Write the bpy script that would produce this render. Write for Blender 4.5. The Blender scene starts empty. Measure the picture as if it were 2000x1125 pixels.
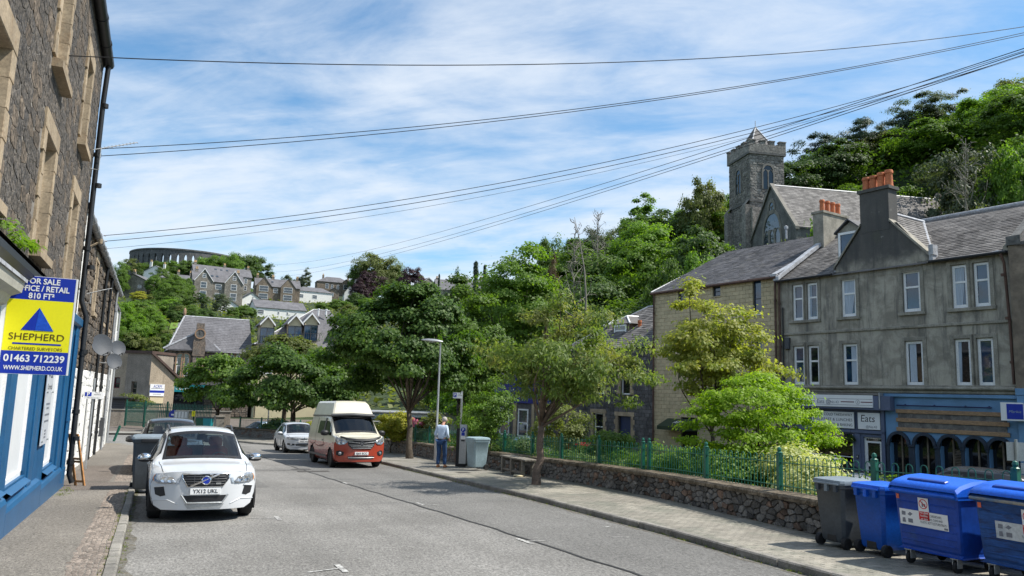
import bpy,bmesh,math,random
import numpy as np
from mathutils import Matrix,Vector
R=math.radians
rnd=random.Random(7)
nrg=np.random.default_rng(7)
sc=bpy.context.scene
COL=sc.collection

# ------------------------------------------------------------------ camera
F_PX,CAM_H,PITCH,ROLL,YAW=1500.0,1.9,R(8.0),R(1.8),R(24.5)
_fw=np.array([math.sin(YAW)*math.cos(PITCH),math.cos(YAW)*math.cos(PITCH),math.sin(PITCH)])
_rt=np.array([math.cos(YAW),-math.sin(YAW),0.0])
_up=np.cross(_rt,_fw)
CR=_rt*math.cos(ROLL)+_up*math.sin(ROLL)
CU=_up*math.cos(ROLL)-_rt*math.sin(ROLL)
CAMP=np.array([0,0,CAM_H])
cam=bpy.data.cameras.new("camera");cam.sensor_width=36;cam.lens=36*F_PX/2000
cam.clip_start=0.1;cam.clip_end=5000
camo=bpy.data.objects.new("camera",cam);COL.objects.link(camo)
camo.matrix_world=Matrix(((CR[0],CU[0],-_fw[0],0),(CR[1],CU[1],-_fw[1],0),(CR[2],CU[2],-_fw[2],CAM_H),(0,0,0,1)))
sc.camera=camo

# ------------------------------------------------------------------ light
SUN=np.array([0.532,-0.25,0.809]);SUN/=np.linalg.norm(SUN)
sun=bpy.data.lights.new("sun","SUN");sun.energy=2.85;sun.angle=R(0.55);sun.color=(1.0,0.95,0.87)
suno=bpy.data.objects.new("sun",sun);COL.objects.link(suno)
suno.rotation_euler=Vector(-SUN).to_track_quat('-Z','Y').to_euler();suno.location=(30,-20,60)
sc.view_settings.view_transform='Standard';sc.view_settings.look='None'
sc.view_settings.gamma=1;sc.view_settings.use_curve_mapping=False
sc.view_settings.exposure=1.22
sc.cycles.max_bounces=6;sc.cycles.diffuse_bounces=3;sc.cycles.glossy_bounces=3
sc.cycles.transmission_bounces=4;sc.cycles.transparent_max_bounces=8
sc.cycles.sample_clamp_indirect=6;sc.cycles.caustics_reflective=False;sc.cycles.caustics_refractive=False

class NT:
    """small helper for building node trees"""
    def __init__(s,tree):s.t=tree;s.n=tree.nodes;s.l=tree.links
    def new(s,typ,**kw):
        n=s.n.new(typ)
        for k,v in kw.items():
            if k.startswith('i_'):
                n.inputs[k[2:].replace('_',' ')].default_value=v
            else:setattr(n,k,v)
        return n
    def link(s,a,b):s.l.new(a,b)
    def val(s,sock,x):
        if hasattr(x,'node'):s.l.new(x,sock)
        else:sock.default_value=x
    def math(s,op,a,b=0.0,c=None,clamp=False):
        n=s.n.new('ShaderNodeMath');n.operation=op;n.use_clamp=clamp
        s.val(n.inputs[0],a);s.val(n.inputs[1],b)
        if c is not None:s.val(n.inputs[2],c)
        return n.outputs[0]
    def mix(s,f,a,b,typ='MIX'):
        n=s.n.new('ShaderNodeMix');n.data_type='RGBA';n.blend_type=typ;n.clamp_factor=True
        s.val(n.inputs[0],f)
        for sock,x in((n.inputs[6],a),(n.inputs[7],b)):
            if hasattr(x,'node'):s.l.new(x,sock)
            else:sock.default_value=(*x[:3],1)
        return n.outputs[2]
    def noise(s,vec,scale,detail=4,rough=.55,dist=0):
        n=s.n.new('ShaderNodeTexNoise');n.inputs['Scale'].default_value=scale
        n.inputs['Detail'].default_value=detail;n.inputs['Roughness'].default_value=rough
        n.inputs['Distortion'].default_value=dist
        if vec is not None:s.l.new(vec,n.inputs['Vector'])
        return n.outputs[0]
    def ramp(s,f,lo,hi):
        n=s.n.new('ShaderNodeMapRange');n.interpolation_type='SMOOTHSTEP'
        s.val(n.inputs[0],f);n.inputs[1].default_value=lo;n.inputs[2].default_value=hi
        return n.outputs[0]
    def scale(s,vec,sx,sy,sz):
        n=s.n.new('ShaderNodeMapping');s.l.new(vec,n.inputs[0]);n.inputs['Scale'].default_value=(sx,sy,sz)
        return n.outputs[0]

world=bpy.data.worlds.new("World");sc.world=world;world.use_nodes=True
w=NT(world.node_tree);w.n.clear()
sky=w.new('ShaderNodeTexSky',sky_type='NISHITA',sun_disc=False)
sky.sun_elevation=math.asin(SUN[2]);sky.sun_rotation=math.atan2(SUN[0],SUN[1])
sky.air_density=1.0;sky.dust_density=0.6;sky.ozone_density=2.0
tc=w.new('ShaderNodeTexCoord')
sep=w.new('ShaderNodeSeparateXYZ');w.link(tc.outputs['Generated'],sep.inputs[0])
zz=w.math('ADD',w.math('MAXIMUM',sep.outputs[2],0.0),0.16)
cmb=w.new('ShaderNodeCombineXYZ')
w.link(w.math('DIVIDE',sep.outputs[0],zz),cmb.inputs[0]);w.link(w.math('DIVIDE',sep.outputs[1],zz),cmb.inputs[1])
rotm=w.new('ShaderNodeMapping');w.link(cmb.outputs[0],rotm.inputs[0]);rotm.inputs['Rotation'].default_value=(0,0,R(38))
base=rotm.outputs[0]
n1=w.noise(w.scale(base,.55,1.0,1),1.25,7,.56,.35)
n2=w.noise(w.scale(base,1.2,2.4,1),2.2,8,.62,.55)
n3=w.noise(w.scale(base,5.0,13.0,1),1.5,6,.65,.5)
dens=w.math('ADD',w.math('MULTIPLY',n1,.70),w.math('ADD',w.math('MULTIPLY',n2,.26),w.math('MULTIPLY',n3,.05)))
dens=w.math('ADD',dens,w.math('MULTIPLY',w.ramp(sep.outputs[2],.35,.0),0.06))
cover=w.ramp(dens,.37,.66)
thick=w.ramp(dens,.56,.80)
cloudc=w.mix(thick,(4.5,4.85,5.3),(4.0,4.4,5.0))
skyc=w.mix(1.0,sky.outputs[0],(0.60,0.87,0.95),'MULTIPLY')
skyfin=w.mix(w.math('MULTIPLY',cover,.92),skyc,cloudc)
bg=w.new('ShaderNodeBackground');w.link(skyfin,bg.inputs[0]);bg.inputs[1].default_value=0.085
out=w.new('ShaderNodeOutputWorld');w.link(bg.outputs[0],out.inputs[0])

# ------------------------------------------------------------------ photo geometry helpers
def ray(u,v):return CR*(u-1000)/F_PX+CU*(562.5-v)/F_PX+_fw
def at(u,v,b):return CAMP+ray(u,v)*b                       # the point seen at (u, v) at b metres in front of the camera
def on_plane(u,v,p0,n):
    d=ray(u,v);t=np.dot(np.array(p0,float)-CAMP,n)/np.dot(d,n);return CAMP+d*t
def atY(u,v,y):return on_plane(u,v,(0,y,0),np.array([0,1.,0]))
def zg(y):return-0.03*max(min(y,50.0),-40.0)
def on_ground(u,v,dz=0.0):
    d=ray(u,v);t=-(CAM_H-dz)/(d[2]+0.03*d[1]);p=CAMP+d*t
    if p[1]>50:p=CAMP+d*((-1.5+dz-CAM_H)/d[2])
    return p
def depth(p):return float(np.dot(np.array(p,float)-CAMP,_fw))
class Fr:
    def __init__(s,o,ux=(1,0,0),uy=(0,1,0),uz=(0,0,1)):
        s.o,s.x,s.y,s.z=(np.array(a,float)for a in(o,ux,uy,uz))
    def p(s,x,y,z):return s.o+s.x*x+s.y*y+s.z*z
    def sub(s,x,y,z):return Fr(s.p(x,y,z),s.x,s.y,s.z)
    def inv(s,P):
        d=np.array(P,float)-s.o;return np.stack([d@s.x,d@s.y,d@s.z],-1)
_c0=at(1555,443,89.5);_cd=CAMP-_c0;_cd[2]=0;_cd/=np.linalg.norm(_cd);_ca=R(31)
_cd=np.array([_cd[0]*math.cos(_ca)-_cd[1]*math.sin(_ca),_cd[0]*math.sin(_ca)+_cd[1]*math.cos(_ca),0])
CHF=Fr((_c0[0],_c0[1],0),(-_cd[1],_cd[0],0),_cd)      # the church: x along the nave, y towards the street
_us=np.array([-200,200,300,400,500,600,700,850,960,1040,1100,1250,1400,1550,1700,1850,2000,2300])
_e=np.array([.15,.15,.157,.155,.138,.132,.132,.132,.130,.136,.148,.185,.215,.262,.315,.352,.388,.41])
_b1=np.array([400,400,400,400,400,400,400,360,280,200,150,140,140,140,140,140,140,140])
_b0=np.array([95,95,95,95,95,95,95,90,80,70,62,60,60,60,60,60,60,60])
def hill(X,Y):
    """height of the land above the level town, numpy friendly"""
    X=np.asarray(X,float);Y=np.asarray(Y,float)
    b=X*math.sin(YAW)+Y*math.cos(YAW);a=X*math.cos(YAW)-Y*math.sin(YAW)
    bs=np.maximum(b,1.0);u=np.clip(1000+F_PX*a/bs,-200,2300)
    e=np.interp(u,_us,_e);b1=np.interp(u,_us,_b1);b0=np.interp(u,_us,_b0)
    t=np.clip((b-b0)/(b1-b0),0,1);k=np.clip((u-950)/200,0,1)
    s=t*(1-k)+(1-(1-t)**1.5)*k
    h=np.where(b>1,s*e*b1,0.0)
    q=CHF.inv(np.stack([X,Y,0*X],-1).reshape(-1,3)).reshape(*X.shape,3)if X.ndim else CHF.inv((X,Y,0))
    dx=np.maximum(np.maximum(-8-q[...,0],q[...,0]-27),0);dy=np.maximum(np.maximum(-18-q[...,1],q[...,1]-40),0)
    return np.minimum(h,16.5+1.8*np.hypot(dx,dy))          # the churchyard is a terrace cut into the hill
def zland(x,y):return zg(y)+float(hill(x,y))

# ------------------------------------------------------------------ objects
ORG={}
def tag(o,label=None,cat=None,group=None,kind=None):
    if label:o['label']=label
    if cat:o['category']=cat
    if group:o['group']=group
    if kind:o['kind']=kind
    return o
def thing(name,label,cat,loc=(0,0,0),rotz=0.0,group=None):
    o=bpy.data.objects.new(name,None);COL.objects.link(o);o.empty_display_size=.2
    o.location=loc;o.rotation_euler=(0,0,rotz);ORG[o.name]=np.array(loc,float)
    return tag(o,label,cat,group)
def dup(root,loc,rotz=0.0,label=None,scale=None,group=None):
    r=root.copy();COL.objects.link(r);r.location=loc;r.rotation_euler=(0,0,rotz);ORG[r.name]=np.array(loc,float)
    if scale is not None:r.scale=scale if hasattr(scale,'__len__')else(scale,)*3
    if label:r['label']=label
    if group:r['group']=group
    for ch in list(root.children):
        c=ch.copy();COL.objects.link(c);c.parent=r
        for g in list(ch.children):
            d=g.copy();COL.objects.link(d);d.parent=c
    return r
def link_mesh(name,me,parent=None,loc=(0,0,0),rot=(0,0,0),scale=(1,1,1)):
    o=bpy.data.objects.new(name,me);COL.objects.link(o)
    if parent is not None:o.parent=parent;ORG[o.name]=ORG.get(parent.name,np.zeros(3))
    o.location=loc;o.rotation_euler=rot;o.scale=scale
    return o

WF=Fr((0,0,0))
def yawF(o,deg):
    a=R(deg);return Fr(o,(math.cos(a),math.sin(a),0),(-math.sin(a),math.cos(a),0))

class MB:
    def __init__(s):s.v=[];s.f=[];s.m=[]
    def add(s,pts,faces,mi=0):
        n=len(s.v);s.v.extend([tuple(float(c)for c in p)for p in pts])
        s.f.extend([tuple(i+n for i in f)for f in faces]);s.m.extend([mi]*len(faces))
    def poly(s,pts,mi=0):s.add(pts,[tuple(range(len(pts)))],mi)
    def box(s,F,x0,x1,y0,y1,z0,z1,mi=0):
        P=[F.p(x,y,z)for z in(z0,z1)for y in(y0,y1)for x in(x0,x1)]
        s.add(P,[(0,2,3,1),(4,5,7,6),(0,1,5,4),(2,6,7,3),(0,4,6,2),(1,3,7,5)],mi)
    def bbox(s,F,x0,x1,y0,y1,z0,z1,bv=.01,mi=0):
        """box whose front (max y) face is chamfered"""
        P=[F.p(x,y0,z)for z in(z0,z1)for x in(x0,x1)]+[F.p(x,y1-bv,z)for z in(z0,z1)for x in(x0,x1)] \
          +[F.p(x,y1,z)for z in(z0+bv,z1-bv)for x in(x0+bv,x1-bv)]
        s.add(P,[(0,2,3,1),(0,1,5,4),(1,3,7,5),(3,2,6,7),(2,0,4,6),(4,5,9,8),(5,7,11,9),(7,6,10,11),(6,4,8,10),(8,9,11,10)],mi)
    def prism(s,F,pts,y0,y1,mi=0,caps=True):
        """polygon (x, z) pushed along y"""
        n=len(pts);P=[F.p(x,y0,z)for x,z in pts]+[F.p(x,y1,z)for x,z in pts]
        fs=[(i,(i+1)%n,n+(i+1)%n,n+i)for i in range(n)]
        if caps:fs+=[tuple(range(n))[::-1],tuple(range(n,2*n))]
        s.add(P,fs,mi)
    def prismz(s,F,pts,z0,z1,mi=0):
        n=len(pts);P=[F.p(x,y,z0)for x,y in pts]+[F.p(x,y,z1)for x,y in pts]
        s.add(P,[(i,(i+1)%n,n+(i+1)%n,n+i)for i in range(n)]+[tuple(range(n))[::-1],tuple(range(n,2*n))],mi)
    def tube(s,path,r,n=8,mi=0,caps=True):
        path=[np.array(p,float)for p in path];k=len(path)
        rs=list(r)if hasattr(r,'__len__')else[r]*k
        P=[];up=None
        for i,p in enumerate(path):
            t=path[min(i+1,k-1)]-path[max(i-1,0)];t=t/(np.linalg.norm(t)+1e-9)
            if up is None:
                up=np.array([0,0,1.])if abs(t[2])<.9 else np.array([1.,0,0])
            a=np.cross(t,up);a/=np.linalg.norm(a)+1e-9;bb=np.cross(a,t);up=bb
            for j in range(n):
                q=2*math.pi*j/n;P.append(p+(a*math.cos(q)+bb*math.sin(q))*rs[i])
        fs=[(i*n+j,i*n+(j+1)%n,(i+1)*n+(j+1)%n,(i+1)*n+j)for i in range(k-1)for j in range(n)]
        if caps:fs+=[tuple(range(n))[::-1],tuple((k-1)*n+j for j in range(n))]
        s.add(P,fs,mi)
    def lathe(s,F,prof,n=12,mi=0):
        P=[F.p(r*math.cos(2*math.pi*j/n),r*math.sin(2*math.pi*j/n),z)for r,z in prof for j in range(n)]
        k=len(prof)
        s.add(P,[(i*n+j,i*n+(j+1)%n,(i+1)*n+(j+1)%n,(i+1)*n+j)for i in range(k-1)for j in range(n)]
              +[tuple(range(n))[::-1],tuple((k-1)*n+j for j in range(n))],mi)
    def ball(s,c,r,nu=10,nv=6,mi=0):
        r=(r,)*3 if not hasattr(r,'__len__')else r
        P=[(c[0]+r[0]*math.sin(t)*math.cos(q),c[1]+r[1]*math.sin(t)*math.sin(q),c[2]+r[2]*math.cos(t))
             for i in range(nv+1)for t in[math.pi*i/nv]for j in range(nu)for q in[2*math.pi*j/nu]]
        s.add(P,[(i*nu+j,(i+1)*nu+j,(i+1)*nu+(j+1)%nu,i*nu+(j+1)%nu)for i in range(nv)for j in range(nu)],mi)
    def grid(s,P,mi=0,close=False):
        """P[i][j] points"""
        ni,nj=len(P),len(P[0]);s.add([p for row in P for p in row],
            [(i*nj+j,i*nj+j+1,(i+1)*nj+j+1,(i+1)*nj+j)for i in range(ni-1)for j in range(nj-1)],mi)
    def mesh(s,name,mats,off=(0,0,0),smooth=False):
        me=bpy.data.meshes.new(name);o=np.array(off,float)
        me.from_pydata([(p[0]-o[0],p[1]-o[1],p[2]-o[2])for p in s.v],[],s.f)
        mats=mats if isinstance(mats,(list,tuple))else[mats]
        for m in mats:me.materials.append(m)
        if len(mats)>1:me.polygons.foreach_set('material_index',s.m)
        if smooth:me.polygons.foreach_set('use_smooth',[True]*len(s.f))
        me.validate();me.update();return me
    def build(s,name,mats,parent=None,smooth=False,local=False,angle=None,label=None,cat=None,group=None,kind=None,origin=None):
        off=np.zeros(3)if local else(ORG.get(parent.name,np.zeros(3))if parent is not None else(np.array(origin,float)if origin is not None else np.zeros(3)))
        me=s.mesh(name,mats,off,smooth or angle is not None)
        if angle is not None:
            try:me.set_sharp_from_angle(angle=R(angle))
            except Exception:pass
        o=link_mesh(name,me,parent,loc=tuple(off)if parent is None else(0,0,0))
        if parent is None:ORG[o.name]=off
        return tag(o,label,cat,group,kind)

_tc={}
def text(body,size,F,name,m,parent,ax='CENTER',ay='CENTER',depth_=.002,width=None,local=False,italic=0.0,bold=0.0):
    """flat lettering in the xz plane of F, facing +y of F, as a mesh part; F.x must run to the reader's right"""
    key=(body,ax,ay,round(bold,4))
    if key not in _tc:
        cu=bpy.data.curves.new('t','FONT');cu.body=body;cu.size=1.0;cu.align_x=ax;cu.align_y=ay
        cu.space_line=1.05;cu.offset=bold;cu.resolution_u=3;cu.shear=italic
        o=bpy.data.objects.new('t',cu);COL.objects.link(o)
        bpy.context.view_layer.update()
        me=bpy.data.meshes.new_from_object(o.evaluated_get(bpy.context.evaluated_depsgraph_get()))
        vs=np.array([v.co[:]for v in me.vertices])if len(me.vertices)else np.zeros((0,3));fs=[tuple(p.vertices)for p in me.polygons]
        bpy.data.objects.remove(o);bpy.data.meshes.remove(me);bpy.data.curves.remove(cu);_tc[key]=(vs,fs)
    vs,fs=_tc[key];sx=sz=size
    if width is not None and len(vs):sx=width/(vs[:,0].max()-vs[:,0].min()+1e-6)
    mb=MB();mb.add([F.p(p[0]*sx,depth_,p[1]*sz)for p in vs],fs)
    return mb.build(name,m,parent,local=local)
# ------------------------------------------------------------------ materials
def new_mat(name):
    m=bpy.data.materials.new(name);m.use_nodes=True;t=NT(m.node_tree);t.n.clear()
    o=t.new('ShaderNodeOutputMaterial');p=t.new('ShaderNodeBsdfPrincipled');t.link(p.outputs[0],o.inputs[0])
    return m,t,p,o
def coords(t,kind):
    if kind=='pos':return t.new('ShaderNodeNewGeometry').outputs['Position']
    return t.new('ShaderNodeTexCoord').outputs['Object']
def mul(c,k):return tuple(min(1,max(0,x*k))for x in c[:3])
def M(name,col,rough=.7,metal=0.0,var=.18,vs=1.2,col2=None,mixlo=.45,mixhi=.62,fine=.12,fs=30,bump=.15,bs=40,bd=.01,
      spec=.4,rand=0.0,island=0.0,co='pos',sc3=None,coat=0.0,streak=0.0):
    """colour with two scales of mottling, optional second colour in patches, per-object / per-island shift, vertical streaks, fine relief"""
    m,t,p,o=new_mat(name);c=coords(t,co)
    if sc3:c=t.scale(c,*sc3)
    big=t.noise(c,vs,5,.6);small=t.ramp(t.noise(c,fs,3,.6),.28,.72)
    base=t.mix(t.ramp(big,.3,.7),mul(col,1-var),mul(col,1+var))
    if col2:base=t.mix(t.ramp(t.noise(c,vs*1.7,6,.65,.4),mixlo,mixhi),base,col2)
    if streak:
        sn=t.noise(t.scale(c,3.5,3.5,.22),1.0,5,.65)
        base=t.mix(t.math('MULTIPLY',t.ramp(sn,.48,.72),streak),base,mul(col,.35))
    k=t.math('ADD',1-fine,t.math('MULTIPLY',small,2*fine))
    if rand:
        oi=t.new('ShaderNodeObjectInfo');k=t.math('MULTIPLY',k,t.math('ADD',1-rand,t.math('MULTIPLY',oi.outputs['Random'],2*rand)))
    if island:
        gi=t.new('ShaderNodeNewGeometry');k=t.math('MULTIPLY',k,t.math('ADD',1-island,t.math('MULTIPLY',gi.outputs['Random Per Island'],2*island)))
    vm=t.new('ShaderNodeVectorMath',operation='SCALE');t.link(base,vm.inputs[0]);t.val(vm.inputs['Scale'],k)
    t.link(vm.outputs[0],p.inputs['Base Color'])
    p.inputs['Roughness'].default_value=rough;p.inputs['Metallic'].default_value=metal
    p.inputs['Specular IOR Level'].default_value=spec;p.inputs['Coat Weight'].default_value=coat;p.inputs['Coat Roughness'].default_value=.05
    if bump:
        b=t.new('ShaderNodeBump');b.inputs['Strength'].default_value=bump;b.inputs['Distance'].default_value=bd
        t.link(t.noise(c,bs,5,.65),b.inputs['Height']);t.link(b.outputs[0],p.inputs['Normal'])
    return m
def leaf_mat(name,c1,c2,trans=.35,c3=None,rough=.55):
    m,t,p,o=new_mat(name)
    g=t.new('ShaderNodeNewGeometry');oi=t.new('ShaderNodeObjectInfo')
    base=t.mix(g.outputs['Random Per Island'],c1,c2)
    if c3:base=t.mix(t.ramp(t.noise(g.outputs['Position'],.9,3),.5,.66),base,c3)
    k=t.math('ADD',.98,t.math('MULTIPLY',oi.outputs['Random'],.36))
    vm=t.new('ShaderNodeVectorMath',operation='SCALE');t.link(base,vm.inputs[0]);t.val(vm.inputs['Scale'],k)
    t.link(vm.outputs[0],p.inputs['Base Color']);p.inputs['Roughness'].default_value=rough;p.inputs['Specular IOR Level'].default_value=.35
    tr=t.new('ShaderNodeBsdfTranslucent')
    v2=t.new('ShaderNodeVectorMath',operation='MULTIPLY');t.link(vm.outputs[0],v2.inputs[0]);v2.inputs[1].default_value=(1.5,1.6,.6)
    t.link(v2.outputs[0],tr.inputs[0])
    ms=t.new('ShaderNodeMixShader');ms.inputs[0].default_value=trans+.06
    t.link(p.outputs[0],ms.inputs[1]);t.link(tr.outputs[0],ms.inputs[2]);t.link(ms.outputs[0],o.inputs[0])
    return m
def paint(name,col,rough=.25,coat=.6,metal=0.0):
    m,t,p,o=new_mat(name);c=coords(t,'obj')
    base=t.mix(t.ramp(t.noise(c,2.2,4),.35,.75),col,mul(col,.93))
    t.link(base,p.inputs['Base Color']);p.inputs['Roughness'].default_value=rough;p.inputs['Metallic'].default_value=metal
    p.inputs['Coat Weight'].default_value=coat;p.inputs['Coat Roughness'].default_value=.04
    return m
def glassy(name,tint,k=.75,rough=.02):
    """car or shop glass: lets you look in, mirrors the sky"""
    m,t,p,o=new_mat(name);t.n.remove(p)
    tr=t.new('ShaderNodeBsdfTransparent');tr.inputs[0].default_value=(*tint,1)
    gl=t.new('ShaderNodeBsdfGlossy');gl.inputs['Roughness'].default_value=rough
    gg=t.new('ShaderNodeNewGeometry');dp=t.new('ShaderNodeVectorMath',operation='DOT_PRODUCT');t.link(gg.outputs['Normal'],dp.inputs[0]);t.link(gg.outputs['Incoming'],dp.inputs[1])
    fk=t.math('ADD',.085,t.math('MULTIPLY',.91,t.math('POWER',t.math('SUBTRACT',1.0,t.math('ABSOLUTE',dp.outputs['Value'])),5.0)))
    ms=t.new('ShaderNodeMixShader');t.link(fk,ms.inputs[0])
    t.link(tr.outputs[0],ms.inputs[1]);t.link(gl.outputs[0],ms.inputs[2]);t.link(ms.outputs[0],o.inputs[0])
    return m
def pane_mat(name,col,ior=2.0,wav=.02):
    m,t,p,o=new_mat(name);c=coords(t,'pos')
    t.link(t.mix(t.ramp(t.noise(c,1.4,3),.35,.7),mul(col,.6),mul(col,1.3)),p.inputs['Base Color'])
    p.inputs['Roughness'].default_value=.03;p.inputs['IOR'].default_value=ior
    b=t.new('ShaderNodeBump');b.inputs['Strength'].default_value=wav;t.link(t.noise(c,2.0,2),b.inputs['Height']);t.link(b.outputs[0],p.inputs['Normal'])
    return m

# ground
def asphalt(name,c1,c2,patch=.0):
    m,t,p,o=new_mat(name);c=coords(t,'pos')
    big=t.noise(c,.35,5,.6);trk=t.noise(t.scale(c,1.1,.10,1),1.0,4,.6)
    base=t.mix(t.ramp(big,.3,.72),c1,c2)
    base=t.mix(t.math('MULTIPLY',t.ramp(trk,.42,.7),.35),base,mul(c1,.72))
    spots=t.ramp(t.noise(c,1.1,6,.7,.8),.66,.74)
    base=t.mix(t.math('MULTIPLY',spots,.7),base,mul(c1,.55))
    vo=t.new('ShaderNodeTexVoronoi');t.link(c,vo.inputs['Vector']);vo.inputs['Scale'].default_value=75
    grit=t.noise(t.scale(c,1,.45,1),34,5,.8)
    k=t.math('ADD',-.75,t.math('MULTIPLY',grit,3.5))
    hs=t.new('ShaderNodeSeparateColor');t.link(vo.outputs['Color'],hs.inputs[0])
    k=t.math('MULTIPLY',k,t.math('ADD',.78,t.math('MULTIPLY',hs.outputs[0],.44)))
    vm=t.new('ShaderNodeVectorMath',operation='SCALE');t.link(base,vm.inputs[0]);t.val(vm.inputs['Scale'],k);t.link(vm.outputs[0],p.inputs['Base Color'])
    p.inputs['Roughness'].default_value=.85;p.inputs['Specular IOR Level'].default_value=.3
    b=t.new('ShaderNodeBump');b.inputs['Strength'].default_value=.5;b.inputs['Distance'].default_value=.006
    t.link(vo.outputs['Distance'],b.inputs['Height']);t.link(b.outputs[0],p.inputs['Normal'])
    return m
m_road=asphalt('asphalt',(.165,.158,.146),(.24,.231,.215))
m_bay=asphalt('old_asphalt',(.145,.140,.131),(.185,.179,.168))
m_grit=M('gutter_dirt',(.105,.092,.070),.95,var=.4,vs=5,fine=.4,fs=40,col2=(.15,.145,.13),mixlo=.42,mixhi=.6)
m_seam=M('tar_seam',(.035,.034,.033),.7)
m_line=M('worn_road_paint',(.52,.51,.48),.6,col2=(.20,.19,.18),mixlo=.42,mixhi=.6,vs=9)
m_yline=M('worn_yellow_line',(.62,.45,.10),.6,col2=(.25,.22,.17),mixlo=.52,mixhi=.7,vs=5)
m_lpave=asphalt('left_footway',(.150,.135,.115),(.205,.185,.158))
m_lpave2=asphalt('left_footway_patch',(.125,.105,.088),(.16,.135,.115))
m_rpave=M('right_footway',(.235,.222,.195),.85,var=.22,vs=.7,fine=.25,fs=70,bump=.3,bs=90,bd=.004,col2=(.17,.16,.135))
m_paver=M('concrete_paver',(.252,.232,.192),.85,var=.2,vs=.7,fine=.22,fs=60,rand=.16,island=.16,bump=.25,bs=80,bd=.004,col2=(.19,.185,.15))
m_kerb=M('kerb_granite',(.215,.20,.175),.8,var=.25,vs=3,fine=.3,fs=60,rand=.18,bump=.35,bs=50,bd=.008,col2=(.12,.12,.085),mixlo=.55,mixhi=.72)
m_sett=M('pink_sett',(.215,.178,.148),.85,var=.2,vs=3,fine=.3,fs=50,island=.35,bump=.3,bs=70,bd=.006)
m_soil=M('soil',(.075,.062,.042),.95,var=.3,vs=2,bump=.4)
m_grass=M('grass_ground',(.060,.095,.028),.95,var=.35,vs=.5,fine=.3,fs=9,col2=(.10,.10,.045),bump=.5,bs=12,bd=.1)
m_hill=M('hill_ground',(.030,.048,.016),.95,var=.4,vs=.15,fine=.3,fs=2,bump=.6,bs=3,bd=.4)
m_weed=leaf_mat('weed_leaf',(.10,.15,.03),(.17,.17,.05))
m_manhole=M('cast_iron',(.085,.075,.065),.6,metal=.3,bump=.3)
# stone, render, roofs
m_mortar=M('pale_mortar',(.215,.195,.17),.9,var=.25,vs=2,fine=.3,fs=40,bump=.5,bs=45,bd=.015)
m_rubble=M('dark_rubble',(.115,.098,.080),.9,var=.3,vs=5.0,fine=.72,fs=15,rand=.16,island=.16,bump=1,bs=17,bd=.05,col2=(.075,.068,.062),streak=.3)
m_rubble2=M('brown_rubble',(.125,.098,.072),.9,var=.35,vs=3.0,fine=.7,fs=15,rand=.28,island=.28,bump=.8,bs=26,bd=.03)
m_wallstone=M('garden_wall_stone',(.135,.127,.117),.85,var=.3,vs=4,fine=.35,fs=30,rand=.55,bump=.6,bs=30,bd=.015,co='pos')
m_wallstone_w=M('warm_wall_stone',(.155,.105,.078),.85,var=.3,vs=4,fine=.35,fs=30,rand=.45,bump=.6,bs=30,bd=.015)
m_wallmortar=M('garden_wall_mortar',(.075,.069,.060),.95,var=.3,bump=.5)
m_coping=M('mossy_coping',(.165,.135,.098),.95,var=.3,vs=2.5,fine=.4,fs=22,rand=.15,bump=.9,bs=24,bd=.02,col2=(.085,.066,.042),mixlo=.42,mixhi=.62)
m_sand=M('sandstone',(.350,.275,.185),.85,var=.2,vs=2.0,fine=.2,fs=30,rand=.16,bump=.3,bs=60,bd=.005,col2=(.265,.185,.11),mixlo=.5,mixhi=.75)
m_white=M('white_render',(.78,.77,.73),.75,var=.06,vs=2,fine=.06,bump=.2,bs=25,col2=(.58,.56,.51),mixlo=.6,mixhi=.8,streak=.10)
m_whitestone=M('white_painted_stone',(.70,.69,.66),.75,var=.1,vs=3,fine=.1,rand=.08,island=.08,bump=.5,bs=20,bd=.015,col2=(.48,.46,.42),mixlo=.58,mixhi=.75)
m_bluewall=M('blue_masonry_paint',(.011,.088,.205),.5,var=.12,vs=2,fine=.08,bump=.45,bs=18,bd=.012,spec=.4)
m_bluetrim=M('blue_gloss_paint',(.012,.092,.215),.35,var=.08,vs=2,bump=.05)
m_whitepanel=M('white_panel',(.64,.65,.65),.5,var=.03,vs=2,fine=.03,bump=.05)
m_black=M('black_iron',(.016,.017,.019),.45,var=.2,bump=.15,bs=20,bd=.006)
m_darkgrey=M('dark_grey_paint',(.055,.058,.064),.5,var=.15)
m_lead=M('lead_flashing',(.42,.43,.45),.5,var=.15,vs=3,col2=(.30,.30,.31))
m_greypaint=M('grey_paint',(.26,.27,.28),.5,var=.1)
m_dishgrey=M('dish_grey',(.06,.068,.08),.6,var=.12)
m_galv=M('galvanised_steel',(.42,.43,.43),.45,metal=.6,var=.12)
m_slate=M('slate',(.088,.086,.092),.75,var=.2,vs=.8,fine=.2,fs=20,island=.32,bump=.25,bs=30,bd=.01,col2=(.125,.118,.11),mixlo=.5,mixhi=.7)
m_slatew=M('weathered_slate',(.150,.140,.132),.8,var=.25,vs=.9,fine=.25,fs=20,island=.38,bump=.3,bs=30,bd=.01,col2=(.105,.098,.094),mixlo=.45,mixhi=.65)
m_slatefar=M('far_slate',(.125,.122,.13),.8,var=.2,vs=.6,fine=.2,fs=4,bump=.3,bs=6,bd=.05)
m_tanblock=M('tan_block',(.475,.395,.25),.85,var=.10,vs=1.5,fine=.15,fs=40,rand=.09,island=.09,bump=.3,bs=60,bd=.006,streak=.12)
m_tanjoint=M('tan_joint',(.33,.27,.17),.9)
m_whin=M('whin_block',(.11,.105,.105),.85,var=.25,vs=3,fine=.3,fs=25,rand=.28,island=.28,bump=.6,bs=25,bd=.02)
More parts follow.
